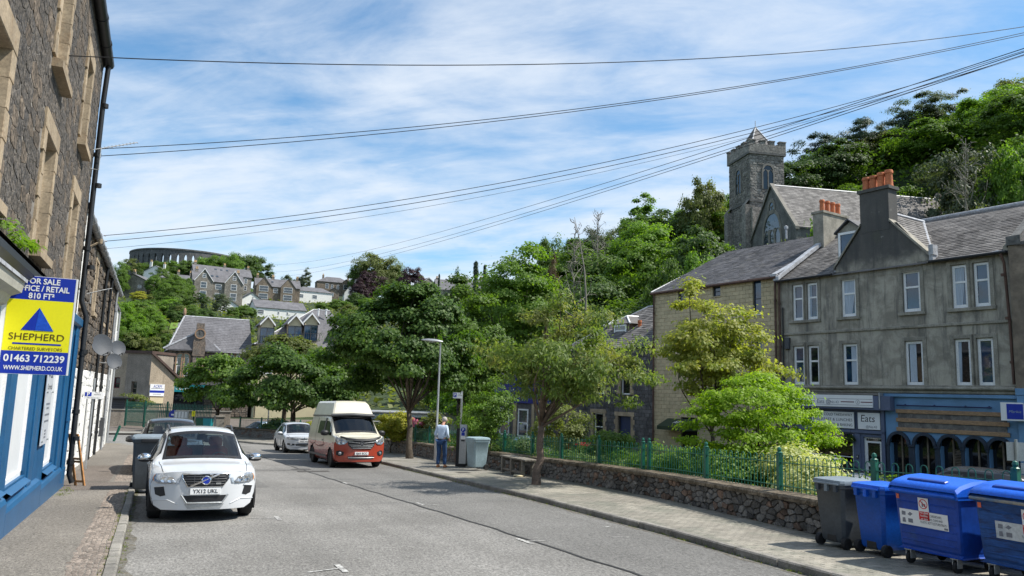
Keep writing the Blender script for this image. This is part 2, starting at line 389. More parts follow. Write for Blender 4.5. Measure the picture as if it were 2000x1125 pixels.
m_church=M('church_stone',(.235,.218,.195),.9,var=.25,vs=1.2,fine=.35,fs=5,island=.25,bump=.8,bs=6,bd=.06,col2=(.14,.133,.122),mixlo=.45,mixhi=.7,streak=.35)
m_churchd=M('church_render',(.135,.132,.125),.9,var=.25,vs=.8,fine=.25,fs=5,bump=.5,bs=6,bd=.05,streak=.3)
m_church_tr=M('church_dressing',(.205,.19,.165),.9,var=.2,vs=1.5)
m_cream=M('cream_render',(.62,.53,.345),.8,var=.06,vs=.6)
m_harl=M('brown_harl',(.37,.305,.225),.9,var=.14,vs=.7,fine=.25,fs=14,bump=.5,bs=18,bd=.03,streak=.25)
m_harld=M('grey_brown_harl',(.26,.225,.185),.9,var=.18,vs=.7,fine=.25,fs=14,bump=.5,bs=18,bd=.03,streak=.4)
m_housegrey=M('house_stone',(.215,.195,.165),.9,var=.2,vs=.5,fine=.3,fs=2.2,bump=.5,bs=3,bd=.08)
m_housebrown=M('house_brown_stone',(.20,.16,.12),.9,var=.2,vs=.5,fine=.3,fs=2.2,bump=.5,bs=3,bd=.08)
m_hallstone=M('hall_stone',(.175,.135,.105),.9,var=.25,vs=1.5,fine=.3,fs=6,island=.25,bump=.6,bs=7,bd=.05,col2=(.13,.115,.10))
m_hallsand=M('hall_sandstone',(.34,.215,.135),.9,var=.15,vs=1.5)
m_pot=M('terracotta',(.48,.155,.065),.8,var=.18,vs=6,fine=.15,rand=.15,col2=(.28,.10,.06),mixlo=.55,mixhi=.75)
m_potfar=M('buff_pot',(.55,.37,.19),.8,var=.1,rand=.15)
m_upvc=M('white_upvc',(.80,.80,.79),.35,var=.03,vs=3,bump=0)
m_wood=M('weathered_wood',(.36,.225,.125),.8,var=.25,vs=5,fine=.2,fs=30,rand=.1,sc3=(1,1,6),bump=.3,col2=(.24,.16,.10))
m_woodgrey=M('grey_wood',(.20,.18,.15),.85,var=.25,vs=5,fine=.3,fs=30,bump=.3,rand=.1)
m_ply=M('grey_board',(.135,.125,.115),.9,var=.3,vs=2.5,col2=(.20,.185,.165))
m_orangewood=M('orange_wood',(.42,.20,.07),.65,var=.25,vs=6,fine=.2,rand=.1)
m_bark=M('bark',(.085,.068,.050),.95,var=.3,vs=3,fine=.4,fs=25,bump=.9,bs=22,bd=.03,sc3=(1,1,.35))
m_barkcherry=M('cherry_bark',(.150,.110,.085),.8,var=.25,vs=2,fine=.3,fs=20,bump=.7,bs=14,bd=.02,sc3=(1,1,5))
m_deadwood=M('bare_pale_wood',(.24,.22,.185),.9,var=.15)
m_green=M('green_rail_paint',(.008,.110,.072),.4,var=.12,vs=4,fine=.08,bump=.05,spec=.5)
m_greendark=M('dark_green_rail_paint',(.008,.085,.055),.45,var=.15,vs=4,bump=.05)
m_navy=M('navy_paint',(.016,.028,.085),.45,var=.12)
m_eats=M('slate_blue_paint',(.10,.125,.20),.5,var=.1,vs=1.5)
m_pub=M('mid_blue_paint',(.135,.27,.44),.55,var=.12,vs=1.2,fine=.06)
m_pubdark=M('dark_blue_tile',(.022,.036,.06),.4,var=.2,vs=3)
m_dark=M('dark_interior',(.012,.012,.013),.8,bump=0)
m_sign=M('sign_white',(.82,.82,.81),.4,var=.03,bump=0,fine=.02)
m_signblue=M('sign_blue',(.010,.035,.36),.35,var=.04,bump=0,fine=.02)
m_signdeep=M('sign_deep_blue',(.008,.016,.19),.35,var=.04,bump=0,fine=.02)
m_signyel=M('sign_yellow',(.87,.80,.015),.35,var=.02,bump=0,fine=.02)
m_signred=M('sign_red',(.62,.016,.020),.4,var=.05,bump=0)
m_ink=M('black_ink',(.02,.02,.025),.5,bump=0)
m_inkgrey=M('grey_ink',(.20,.21,.24),.5,bump=0)
m_maroon=M('maroon_ink',(.12,.012,.03),.5,bump=0)
m_teal=M('teal_sign',(.012,.22,.26),.45,var=.06,bump=0)
m_awning=M('green_awning',(.030,.045,.022),.8,var=.15)
m_pane=pane_mat('window_glass',(.013,.038,.085),1.8)  # the deep blue is reflected sky put into the base colour
m_paned=pane_mat('dark_window_glass',(.010,.012,.015),1.6)
m_panefar=pane_mat('far_window_glass',(.05,.06,.07),1.9,0)
m_curtain=M('pale_curtain',(.42,.48,.55),.9,var=.12,vs=3,sc3=(6,6,.5),bump=.2,bs=8)
m_bin=M('grey_bin_plastic',(.062,.072,.082),.5,var=.12,vs=3,bump=.08,rand=.05)
m_binlid=M('grey_lid',(.20,.24,.27),.45,var=.1,vs=3)
m_bluebin=M('blue_bin_plastic',(.006,.085,.42),.4,var=.10,vs=2,bump=.06)
m_bluelid=M('blue_lid',(.010,.115,.62),.4,var=.08,vs=2,bump=.04)
m_bigbin=M('big_blue_bin',(.008,.058,.34),.42,var=.2,vs=2,fine=.12,fs=14,col2=(.02,.07,.26),mixlo=.56,mixhi=.78,bump=.08,streak=.18)
m_bigbin2=M('worn_blue_bin',(.014,.070,.24),.55,var=.25,vs=2,fine=.2,fs=12,col2=(.014,.03,.10),mixlo=.5,mixhi=.7,bump=.1,sc3=(1,1,4))
m_palebin=M('pale_blue_bin',(.27,.36,.40),.5,var=.10,vs=2)
m_rubber=M('rubber',(.014,.014,.015),.75,var=.2,bump=.1)
m_chrome=M('chrome',(.68,.69,.70),.15,metal=1.0,var=.04,bump=0)
m_greybar=M('satin_bar',(.30,.31,.32),.5,metal=.3,bump=0)
m_alloy=M('alloy',(.42,.43,.45),.3,metal=.9,var=.05,bump=0)
m_blackplastic=M('black_plastic',(.018,.018,.020),.5,var=.1,bump=0)
m_lens=M('lamp_lens',(.36,.38,.41),.15,metal=.5,var=.5,vs=14,fine=.3,fs=40,bump=.2,coat=1.0,co='obj')
m_amber=M('amber_lens',(.75,.26,.03),.2,var=.1,bump=0,coat=1.0)
m_cglass=glassy('car_glass',(.66,.73,.73))
m_cglassd=glassy('dark_car_glass',(.16,.19,.20))
m_shopglass=glassy('shop_glass',(.30,.32,.34))
m_volvo=paint('white_car_paint',(.60,.61,.62))
m_polo=paint('pearl_white_paint',(.54,.56,.59))
m_vancream=paint('cream_paint',(.65,.61,.49))
m_vanred=paint('red_orange_paint',(.36,.055,.030))
m_suvdark=paint('dark_car_paint',(.035,.038,.042))
m_carred=paint('red_car_paint',(.55,.012,.016))
m_carsilver=paint('silver_car_paint',(.42,.46,.50),metal=.3)
m_carblue=paint('pale_blue_car_paint',(.33,.42,.52),metal=.3)
m_redseat=M('red_leather',(.28,.035,.025),.6,co='obj')
m_tanseat=M('tan_seat',(.36,.12,.04),.7,co='obj')
m_greyseat=M('grey_seat',(.07,.07,.075),.8,co='obj')
m_skin=M('skin',(.52,.27,.19),.55,var=.1,vs=12,bump=.05)
m_hair=M('grey_hair',(.42,.38,.35),.8,var=.2,vs=30,bump=.4,bs=60)
m_shirt=M('pale_blue_shirt',(.50,.60,.74),.85,var=.08,vs=4,bump=.35,bs=9,bd=.03)
m_jeans=M('blue_jeans',(.022,.058,.145),.9,var=.25,vs=5,bump=.35,bs=12,bd=.02)
m_shoe=M('tan_shoe',(.33,.135,.05),.6,var=.15,bump=.1)
# foliage
l_maple=leaf_mat('maple_leaf',(.032,.074,.014),(.088,.150,.026),.4)
l_cherry=leaf_mat('cherry_leaf',(.095,.160,.032),(.20,.255,.070),.42,c3=(.24,.25,.09))
l_gold=leaf_mat('gold_maple_leaf',(.185,.215,.042),(.32,.315,.078),.45,c3=(.20,.25,.055))
l_lime=leaf_mat('lime_leaf',(.16,.27,.014),(.27,.38,.026),.45)
l_mid=leaf_mat('mid_green_leaf',(.060,.112,.018),(.120,.190,.032),.42)
l_fresh=leaf_mat('fresh_green_leaf',(.082,.158,.018),(.155,.250,.034),.45)
l_deep=leaf_mat('deep_green_leaf',(.036,.074,.016),(.080,.130,.026),.38)
l_olive=leaf_mat('olive_leaf',(.082,.108,.026),(.155,.175,.050),.4)
l_grey=leaf_mat('grey_green_leaf',(.060,.085,.045),(.115,.14,.08),.30)
l_pine=leaf_mat('pine_needle',(.020,.042,.022),(.045,.070,.036),.18)
l_copper=leaf_mat('copper_beech_leaf',(.020,.010,.014),(.055,.022,.030),.2)
l_brown=leaf_mat('brown_leaf',(.075,.050,.022),(.13,.085,.04),.25)
l_yellow=leaf_mat('yellow_leaf',(.22,.24,.02),(.34,.32,.04),.35)
l_cream=leaf_mat('cream_flower',(.30,.33,.13),(.50,.50,.26),.3)
l_pinkflower=leaf_mat('pink_flower',(.45,.14,.30),(.55,.25,.42),.3)
l_redflower=leaf_mat('red_flower',(.55,.03,.05),(.65,.08,.10),.3)
# ------------------------------------------------------------------ ground, roads, pavements
def sheet(name,xs_fn,ys,mat_,dz,nx=2,parent=None,kind='structure',skirt=0.0):
    """strip between xs_fn(y) = (x0, x1) following the slope of the street, dz above it"""
    mb=MB();rows=[]
    for y in ys:
        x0,x1=xs_fn(y);rows.append([(x0+(x1-x0)*i/(nx-1),y,zg(y)+dz)for i in range(nx)])
    mb.grid(rows)
    if skirt:
        mb.grid([[(r[0][0],r[0][1],r[0][2]-skirt),r[0]]for r in rows]);mb.grid([[r[-1],(r[-1][0],r[-1][1],r[-1][2]-skirt)]for r in rows])
        mb.poly([*rows[-1],*[(p[0],p[1],p[2]-skirt)for p in rows[-1][::-1]]])
    return mb.build(name,mat_,parent,kind=kind)

def ys_(a,b,st=1.0):
    n=max(2,int(round((b-a)/st))+1);l=list(np.linspace(a,b,n))
    if a<50<b:l=sorted(set(l+[50.0]))
    return l
# one sheet of land to the horizon
gx=np.concatenate([-np.geomspace(30,2400,40)[::-1],np.linspace(-28,90,60),90+np.geomspace(3,2300,40)])
gy=np.concatenate([-np.geomspace(10,1500,16)[::-1],np.linspace(-6,140,64),140+np.geomspace(4,2400,50)])
GX,GY=np.meshgrid(gx,gy)
GZ=-0.03*np.clip(GY,-40,50)+hill(GX,GY)-0.16+np.where(hill(GX,GY)>.5,np.sin(GX*.21)*np.cos(GY*.17)*.6,0)
mb=MB();mb.grid(np.stack([GX,GY,GZ],-1).tolist())
tag(mb.build('ground',m_hill,smooth=True),kind='structure')

sheet('road',lambda y:(-40,14)if y>49 else(-1.0,10.2),ys_(-16,62,2),m_road,0.0,nx=6)
def rk(y):   # right kerb line
    return float(np.interp(y,[-16,5,7.73,11,16.5,30.5,40,45,49,52,55,57.5],[7.3,7.5,7.68,7.99,8.23,8.34,8.25,7.6,6.3,4.8,2.2,-2.0]))
def seam(y):return float(np.interp(y,[-16,8.6,13.3,22.6,40],[5.9,5.63,5.48,4.99,4.3]))
def wl(y):   # street face of the garden wall
    return float(np.interp(y,[-16,2,7,9.4,11.8,15,18.4,25.6,40,46,50,54,58],[10.3,10.25,10.14,9.95,10.36,10.9,11.12,11.12,11.1,10.5,9.2,7.3,4.4]))
sheet('parking_bay',lambda y:(seam(y),rk(y)-.02),ys_(-16,40,1.5),m_bay,0.004)
def wob(y):return .02*math.sin(y*3.1)+.012*math.sin(y*7.7)
sheet('tar_seam',lambda y:(seam(y)-.028+wob(y),seam(y)+.022+wob(y)),ys_(-10,40,.5),m_seam,0.008)
sheet('road_patch',lambda y:(1.7,2.9),ys_(21.2,27.4,.8),m_bay,.0045)
sheet('road_patch',lambda y:(3.2,5.0),ys_(27.0,27.7,.35),m_bay,.0055)
PH=0.11
lpv=sheet('left_pavement',lambda y:(-3.2,-.36)if y<44 else(-3.2,-.36-(y-44)**1.5*.25),ys_(-12,47,1),m_lpave,PH-.02,skirt=.16)
sheet('pavement_patch',lambda y:(-1.9,-.37),ys_(20.3,22.4,.7),m_lpave2,PH-.015)
sheet('pavement_patch',lambda y:(-1.9,-.85),ys_(22.6,29,1),m_lpave2,PH-.015)
rpv=sheet('right_pavement',lambda y:(rk(y)+.12,wl(y)+.1),ys_(-12,57,.75),m_rpave,PH-.022,nx=3,skirt=.14)
# kerb stones, each one its own piece
def kerb(name,fn,y0,y1,L,wid,label):
    root=thing(name,None,None,(fn(y0),y0,zg(y0)));root['kind']='structure'
    y=y0;i=0
    while y<y1:
        ye=min(y+L*(.9+.2*rnd.random()),y1);g=.008
        F=Fr((0,0,0));mb=MB();d=.012*(rnd.random()-.5);h=PH+.006*(rnd.random()-.5)
        sg=wid/abs(wid)
        A=[(fn(y+g)+d,y+g),(fn(ye-g)+d,ye-g)]
        pts=[]
        for(xx,yy)in A:
            z=zg(yy)
            pts.append([(xx,yy,z-.1),(xx,yy,z+h-.02),(xx+sg*.02,yy,z+h),(xx+wid,yy,z+h),(xx+wid,yy,z-.1)])
        mb.grid([pts[0],pts[1]]);mb.poly(pts[0]);mb.poly(pts[1][::-1])
        mb.build('kerb_stone',m_kerb,root);y=ye;i+=1
    return root
kerb('left_kerb',lambda y:-.22,-3,43.8,.92,-.13,'')
kerb('right_kerb',rk,1.5,57,.92,.13,'')
# granite sett strip on the left footway
mb=MB()
y=3.0
while y<36:
    if not(20.2<y<22.6):
        x=-.36
        while x>-.72:
            wd=.055+.02*rnd.random();q=.008*rnd.random();z=zg(y)+PH-.02
            if y<20 or x>-.72:mb.bbox(Fr((x-wd,y,z),(1,0,0),(0,0,1),(0,1,0)),.003,wd-.003,-.02,.004+q,.003+.004*rnd.random(),.058,.012)
            x-=wd
    y+=.06 if y<24 else .12
mb.build('sett_paving',m_sett,lpv,kind='stuff')
def on_screen(p,mx=30):
    q=np.array(p,float)-CAMP;b=q@_fw
    if b<.5:return False
    return abs(q@CR/b*F_PX)<1000+mx and abs(q@CU/b*F_PX)<562+mx

# concrete block paving of the right footway: nearest pavers one by one, the rest joined
pv=[];y=4.2;row=0
while y<24:
    x=rk(y)+.13;xe=wl(y)+.02
    while x<xe-.03:
        L=.1 if(row%2 and x<rk(y)+.14)else .2
        pv.append((x,y,min(L,xe-x)));x+=L
    y+=.1;row+=1
pv=[p for p in pv if on_screen((p[0],p[1],zg(p[1])+PH),20)]
pv.sort(key=lambda p:(p[2]<.199,depth((p[0],p[1],0))))
def paver_mb(mb,x,y,L=.2,k=0):
    mb.bbox(Fr((x,y,zg(y)+PH-.022),(1,0,0),(0,0,1),(0,1,-.03)),.002,L-.002,-.02,.0185+k,.002,.098,.005)
paver_me=[]
for k in range(6):
    mb=MB();mb.bbox(Fr((0,0,0),(1,0,0),(0,0,1),(0,1,-.03)),.002,.198,-.02,.0185+k*.0006,.002,.098,.005);paver_me.append(mb.mesh('paver',m_paver))
for i,(x,y,L)in enumerate(pv[:300]):link_mesh('paver',paver_me[i%6],rpv,(x,y,zg(y)+PH-.022))
mb=MB()
for x,y,L in pv[300:]:paver_mb(mb,x,y,L,.003*rnd.random())
mb.build('paver_field',m_paver,rpv,kind='stuff')

sheet('gutter_dirt',lambda y:(rk(y)-.10-.05*abs(math.sin(y*2.3)+.6*math.sin(y*5.9)),rk(y)-.004),ys_(2,40,.25),m_grit,.0065)
sheet('gutter_dirt',lambda y:(-.216,-.10+.05*math.sin(y*2.1)+.03*math.sin(y*6.3)),ys_(4,42,.25),m_grit,.0065)
# markings
def mark(x0,y0,x1,y1,wd,m=m_line,name='road_marking',dz=.009):
    d=np.array([x1-x0,y1-y0]);L=np.linalg.norm(d);d/=L;nn=np.array([-d[1],d[0]])*wd/2
    mb=MB();pts=[(x0+nn[0],y0+nn[1]),(x0-nn[0],y0-nn[1]),(x1-nn[0],y1-nn[1]),(x1+nn[0],y1+nn[1])]
    mb.poly([(a,b,zg(b)+dz)for a,b in pts]);return tag(mb.build(name,m),kind='structure')
for(x,y,xe,ye)in[(2.30,9.92,1.87,9.79),(2.24,14.9,1.7,15.04),(5.42,11.12,5.75,11.05),(5.46,16.45,5.8,16.1),(5.06,21.9,5.4,21.7)]:
    mark(x,y-.26,x,y+.26,.075);mark(x,y,xe,ye,.04)
mark(.1,14.56,.54,14.43,.035);mark(6.94,11.06,7.25,10.96,.035);mark(7.5,12.1,7.62,12.16,.05)
for dx in(0,.22):mark(-1.2-dx,49.2+dx,-14,51.2+dx,.09,m_yline,'yellow_line')
def disc(name,x,y,rx,ry,m):
    mb=MB();mb.poly([(x+rx*math.cos(2*math.pi*k/20),y+ry*math.sin(2*math.pi*k/20),zg(y+ry*math.sin(2*math.pi*k/20))+.009)for k in range(20)])
    return mb.build(name,m,origin=(x,y,zg(y)))
c=on_ground(588,917);tag(disc('manhole_cover',c[0],c[1],.34,.34,m_manhole),'round iron manhole cover in the middle of the road','manhole cover')
c=on_ground(612,921);mb=MB();mb.box(Fr((c[0],c[1],zg(c[1])+.004),(1,0,0),(0,1,-.03)),-.5,.5,-.2,.2,0,.008)
tag(mb.build('drain_cover',m_manhole,origin=(c[0],c[1],zg(c[1]))),'long rectangular iron cover in the road beside the camper van','drain cover')
c=on_ground(905,923,PH);mb=MB();mb.box(Fr((c[0],c[1],zg(c[1])+PH-.01),(1,0,0),(0,1,-.03)),-.2,.2,-.2,.2,0,.014)
tag(mb.build('inspection_cover',m_manhole,origin=(c[0],c[1],zg(c[1]))),'small rusty cover in the pavement by the pale bin','inspection cover')

# far side of the junction: pavement and yard
sheet('far_pavement',lambda y:(-40,3.5),ys_(58.6,61,.6),m_rpave,PH,skirt=.12)
sheet('yard',lambda y:(-40,26),ys_(61.2,90,4),m_lpave2,.0)
# garden and the street behind it
sheet('garden_ground',lambda y:(wl(y)+.3,20.5),ys_(-5,57,1.5),m_soil,PH+.06,nx=4)
sheet('back_street',lambda y:(20.6,29.6-.14*(y-14)),ys_(-8,60,3),m_bay,.004,nx=3)

# ------------------------------------------------------------------ rubble masonry
def stone_mesh(mp,poly,y0,proud,bev):
    """mp(s, out, z) -> point; poly in (s, z)"""
    n=len(poly);cx=sum(p[0]for p in poly)/n;cz=sum(p[1]for p in poly)/n
    ins=[(p[0]+(cx-p[0])*bev,p[1]+(cz-p[1])*bev)for p in poly]
    tl=[(rnd.random()-.5)*proud*.5 for _ in poly]
    P=[mp(s,y0,z)for s,z in poly]+[mp(s,y0+proud*.55,z)for s,z in poly]+[mp(s,y0+proud+t,z)for(s,z),t in zip(ins,tl)]
    fs=[(i,(i+1)%n,n+(i+1)%n,n+i)for i in range(n)]+[(n+i,n+(i+1)%n,2*n+(i+1)%n,2*n+i)for i in range(n)]+[tuple(range(2*n,3*n))]
    return P,fs
def cells(L,z0,z1,sx,sz,s0,jit,openings):
    """irregular stones: a jittered lattice cut into its nearest-point cells"""
    nx,nz=max(1,int((L-s0)/sx)),max(1,int((z1-z0)/sz));dx,dz=(L-s0)/nx,(z1-z0)/nz
    pt={};co=jit<.5;jx,jz=(2.2,.35)if co else(1,1)
    ro={j:rnd.random()if co else(.5 if j%2 else 0)for j in range(-1,nz+1)};rz={j:(rnd.random()-.5)*.45 if co else 0 for j in range(-1,nz+1)}
    for j in range(-1,nz+1):
        for i in range(-1,nx+1):
            pt[i,j]=(s0+(i+.5+ro[j]+(rnd.random()-.5)*jit*jx)*dx,z0+(j+.5+rz[j]+(rnd.random()-.5)*jit*jz)*dz)
    out=[];q=sx/sz
    def clip(P,a,b,c):
        R_=[]
        for k in range(len(P)):
            u,v=P[k],P[(k+1)%len(P)];fu,fv=a*u[0]+b*u[1]-c,a*v[0]+b*v[1]-c
            if fu<=0:R_.append(u)
            if fu*fv<0:t=fu/(fu-fv);R_.append((u[0]+(v[0]-u[0])*t,u[1]+(v[1]-u[1])*t))
        return R_
    for(i,j),(x,z)in pt.items():
        lo,hi,zl,zh=max(s0,x-sx*1.6),min(L,x+sx*1.6),max(z0,z-sz*1.6),min(z1,z+sz*1.6)
        if lo>=hi or zl>=zh:continue
        P=[(lo,zl),(hi,zl),(hi,zh),(lo,zh)]
        for a in range(-2,3):
            for b in range(-2,3):
                o=pt.get((i+a,j+b))
                if(a or b)and o and len(P)>2:
                    ex,ez_=o[0]-x,(o[1]-z)*q*q;P=clip(P,ex,ez_,ex*(x+o[0])/2+ez_*(z+o[1])/2)
        if len(P)<3:continue
        dead=False
        for(oa,ob,oc,od)in openings:
            if oa<x<ob and oc<z<od:dead=True;break
            if min(p[0]for p in P)<ob and max(p[0]for p in P)>oa and min(p[1]for p in P)<od and max(p[1]for p in P)>oc:
                g=sorted([(max(oa-x,x-ob),0),(max(oc-z,z-od),1)])[-1][1]
                P=(clip(P,1,0,oa)if x<oa else clip(P,-1,0,-ob))if g==0 else(clip(P,0,1,oc)if z<oc else clip(P,0,-1,-od))
                if len(P)<3:dead=True;break
        if not dead:out.append(P)
    return out
def rubble(mp,L,z0,z1,sx,sz,gap,proud,mats,parent,limit=300,openings=(),part='stone',jit=.7,s0=0.0,matw=(1.0,),vis=None,bev=.16):
    """uneven stones in (s, z); the `limit` that show largest are parts of their own, the rest one joined part"""
    polys=[]
    for P in cells(L,z0,z1,sx,sz,s0,jit,openings):
        cx=sum(p[0]for p in P)/len(P);cz=sum(p[1]for p in P)/len(P);r=max(.04,min(max(p[0]for p in P)-min(p[0]for p in P),max(p[1]for p in P)-min(p[1]for p in P)))
        k=1-gap/r
        if k<.3:continue
        P=[(cx+(x-cx)*k,cz+(z-cz)*k)for x,z in P];Q=[]
        for i in range(len(P)):
            a,b=P[i],P[(i+1)%len(P)];d=math.hypot(b[0]-a[0],b[1]-a[1])
            if d>r*.22:Q.append((a[0]+(b[0]-a[0])*.14,a[1]+(b[1]-a[1])*.14));Q.append((a[0]+(b[0]-a[0])*.86,a[1]+(b[1]-a[1])*.86))
        if len(Q)>4:polys.append((Q,cx,cz))
    ok=vis or(lambda p:True);polys.sort(key=lambda q:(not ok(mp(q[1],0,q[2])),depth(mp(q[1],0,q[2]))))
    mbs=MB()
    for i,(P,cx,cz)in enumerate(polys):
        pts,fs=stone_mesh(mp,P,0.0,proud*(.6+.8*rnd.random()),bev);mi=rnd.choices(range(len(mats)),matw if len(matw)==len(mats)else[1]*len(mats))[0]
        if i<limit:m1=MB();m1.add(pts,fs);m1.build(part,mats[mi],parent)
        else:mbs.add(pts,fs,mi)
    if mbs.v:mbs.build(part+'_mass',list(mats),parent,kind='stuff')

# ------------------------------------------------------------------ garden wall
class Path:
    def __init__(s,pts):
        s.p=np.array(pts,float);d=np.linalg.norm(np.diff(s.p,axis=0),axis=1);s.c=np.concatenate([[0],np.cumsum(d)]);s.L=s.c[-1]
    def at(s,q):
        q=min(max(q,0),s.L);return np.array([np.interp(q,s.c,s.p[:,0]),np.interp(q,s.c,s.p[:,1])])
    def tan(s,q):
        a,b=s.at(q-.15),s.at(q+.15);t=b-a;return t/np.linalg.norm(t)
    def fr(s,q):
        """x along, y towards the street, origin at street level"""
        p=s.at(q);t=s.tan(q);return Fr((p[0],p[1],zg(p[1])),(t[0],t[1],0),(-t[1],t[0],0))
wp=Path([(wl(y),y)for y in np.linspace(1.0,57.5,80)])
def wmp(s,o,z):
    F=wp.fr(s);return F.p(0,o,z)
gw=thing('garden_wall','low dark rubble wall with a mossy coping along the right pavement','wall',(wl(10),10,zg(10)))
WH=0.57
mb=MB()
rows=[]
for s in np.linspace(0,wp.L,90):
    F=wp.fr(s);rows.append([F.p(0,0,-.1),F.p(0,0,WH),F.p(0,-.42,WH),F.p(0,-.42,-.1)])
mb.grid(rows);mb.poly(rows[0]);mb.poly(rows[-1]);mb.build('wall_core',m_wallmortar,gw)
rubble(wmp,wp.L,PH-.02,WH,.20,.118,.016,.032,[m_wallstone,m_wallstone_w],gw,300,jit=.95,bev=.09,matw=(.86,.14),vis=lambda p:on_screen(p)and depth(p)>8)
s=0
while s<wp.L-.05:
    e=min(s+.7+.4*rnd.random(),wp.L);mb=MB();d=.02*rnd.random()
    rows=[]
    for q in np.linspace(s+.006,e-.006,4):
        F=wp.fr(q);k=.014*(rnd.random()-.5)
        rows.append([F.p(0,.07+d+k,WH),F.p(0,.075+d+k,WH+.06),F.p(0,.045+d,WH+.10+k),F.p(0,-.2,WH+.125+k),F.p(0,-.46,WH+.10),F.p(0,-.48,WH)])
    mb.grid(rows);mb.poly(rows[0]);mb.poly(rows[-1][::-1]);mb.build('coping_stone',m_coping,gw);s=e
# railing
ry=-.25
rl=thing('railing','green bow top iron railing with square posts on the garden wall','railing',(wl(10)+.25,10,zg(10)+WH+.1))
RZ=WH+.11
def s_at_u(u,z):
    best=None
    for s in np.linspace(0,wp.L,1200):
        p=wp.fr(s).p(0,ry,z);q=p-CAMP;b=q@_fw
        if b<1:continue
        uu=1000+F_PX*(q@CR)/b
        if best is None or abs(uu-u)<best[0]:best=(abs(uu-u),s)
    return best[1]
posts=[s_at_u(u,RZ+.3)for u in(1990,1708,1522,1380,1268,1256,1170,1097,1040,985)]
q=posts[-1]+2.05
while q<wp.L:posts.append(q);q+=2.05
mb=MB();mb.box(WF,-.042,.042,-.042,.042,0,.66);mb.lathe(WF,[(.055,.66),(.058,.68),(.03,.70),(.042,.73),(.030,.765),(.006,.78)],8)
post_me=mb.mesh('post',m_green)
mb=MB();hw=.052
arc=[(-hw,0,0),(-hw,0,.58)]+[(-hw*math.cos(a),0,.58+hw*1.15*math.sin(a))for a in np.linspace(.35,math.pi-.35,6)]+[(hw,0,.58),(hw,0,0)]
mb.tube(arc,.0085,5);bow_me=mb.mesh('bow',m_green)
def rail_place(name,me,s,z=0.0):
    F=wp.fr(s);P=F.p(0,ry,RZ+z)-ORG[rl.name]
    return link_mesh(name,me,rl,tuple(P),(0,0,math.atan2(F.x[1],F.x[0])))
for s in posts:rail_place('post',post_me,s)
sp=sorted(posts)
for a,b in zip(sp[:-1],sp[1:]):
    if b-a<.25:
        continue
    n=max(1,int((b-a-.06)/.208));st=(b-a)/n
    for i in range(n):rail_place('bow',bow_me,a+st*(i+.5))
    for zz_ in(.09,.50):
        mb=MB();rows=[]
        for q in np.linspace(a,b,4):
            F=wp.fr(q).sub(0,ry,RZ+zz_);rows.append([F.p(0,-.016,0),F.p(0,.016,0),F.p(0,.016,.012),F.p(0,-.016,.012),F.p(0,-.016,0)])
        mb.grid(rows);mb.build('rail',m_green,rl)
# moss and weeds
def tufts(name,spots,h,n,mat_,kind='stuff',parent=None):
    mb=MB()
    for(x,y,z)in spots:
        for _ in range(n):
            a=rnd.random()*6.283;r=h*(.3+.7*rnd.random());dx,dy=math.cos(a),math.sin(a);wq=r*.16
            ox,oy=(rnd.random()-.5)*h*1.2,(rnd.random()-.5)*h*1.2;le=.25+.7*rnd.random()
            mb.add([(x+ox-dy*wq,y+oy+dx*wq,z),(x+ox+dy*wq,y+oy-dx*wq,z),(x+ox+dx*r*le,y+oy+dy*r*le,z+r*(1.1-le*.6))],[(0,1,2)])
    return mb.build(name,mat_,parent,kind=kind)
sp_=[]
for _ in range(230):
    y=5+rnd.random()**1.3*26
    sp_.append((rk(y)-.015-.03*rnd.random(),y,zg(y)+.005))
for _ in range(90):
    y=8+rnd.random()*14;sp_.append((-.2+.03*rnd.random(),y,zg(y)))
for _ in range(60):
    y=8+rnd.random()*12;sp_.append((-.355-.02*rnd.random(),y,zg(y)+PH-.015))
for _ in range(120):
    y=8+rnd.random()*22;sp_.append((wl(y)-.03*rnd.random(),y,zg(y)+PH-.01))
tufts('weeds',sp_,.05,7,m_weed)
tufts('weeds',[(-1.72+.25*rnd.random(),19.0+1.6*rnd.random(),zg(20)+PH-.01)for _ in range(30)],.06,7,m_weed)
tufts('moss',[(lambda F:F.p(0,-.1-.3*rnd.random(),WH+.10))(wp.fr(6+rnd.random()*24))for _ in range(260)],.04,6,m_weed)
# ------------------------------------------------------------------ trees
def unit(a):return a/(np.linalg.norm(a,axis=-1,keepdims=True)+1e-9)
def crown_clusters(rg,n,rx,ry,rz,inner=.45,floor=-.75,lump=.22,shape='round',taper=0.0):
    out=[]
    ph=rg.random((4,3))*6.28
    while len(out)<n:
        d=unit(rg.normal(size=3))
        if shape=='cone':
            h=rg.random()**1.25*2-1;q=rg.random()*6.283;rr=(1-h)/2*(.35+.65*rg.random()**.5)
            out.append((rx*rr*math.cos(q),ry*rr*math.sin(q),rz*h));continue
        if shape=='layer':
            h=rg.random()*2-1;q=rg.random()*6.283;rr=math.sqrt(max(0,1-abs(h)**2.2))*(.3+.7*rg.random()**.6)
            out.append((rx*rr*math.cos(q),ry*rr*math.sin(q),rz*(h-.25*rr)));continue
        r=(inner+(1-inner)*rg.random()**.55)
        lp=1+lump*(math.sin(3*d[0]+ph[0,0])*math.sin(3*d[1]+ph[0,1])+.6*math.sin(5*d[2]+ph[0,2]+4*d[0]))
        p=d*r*lp
        if p[2]<floor:continue
        if p[2]<0:p[2]*=.85
        p[:2]*=1-taper*max(0,p[2])
        out.append((p[0]*rx,p[1]*ry,p[2]*rz))
    return np.array(out)
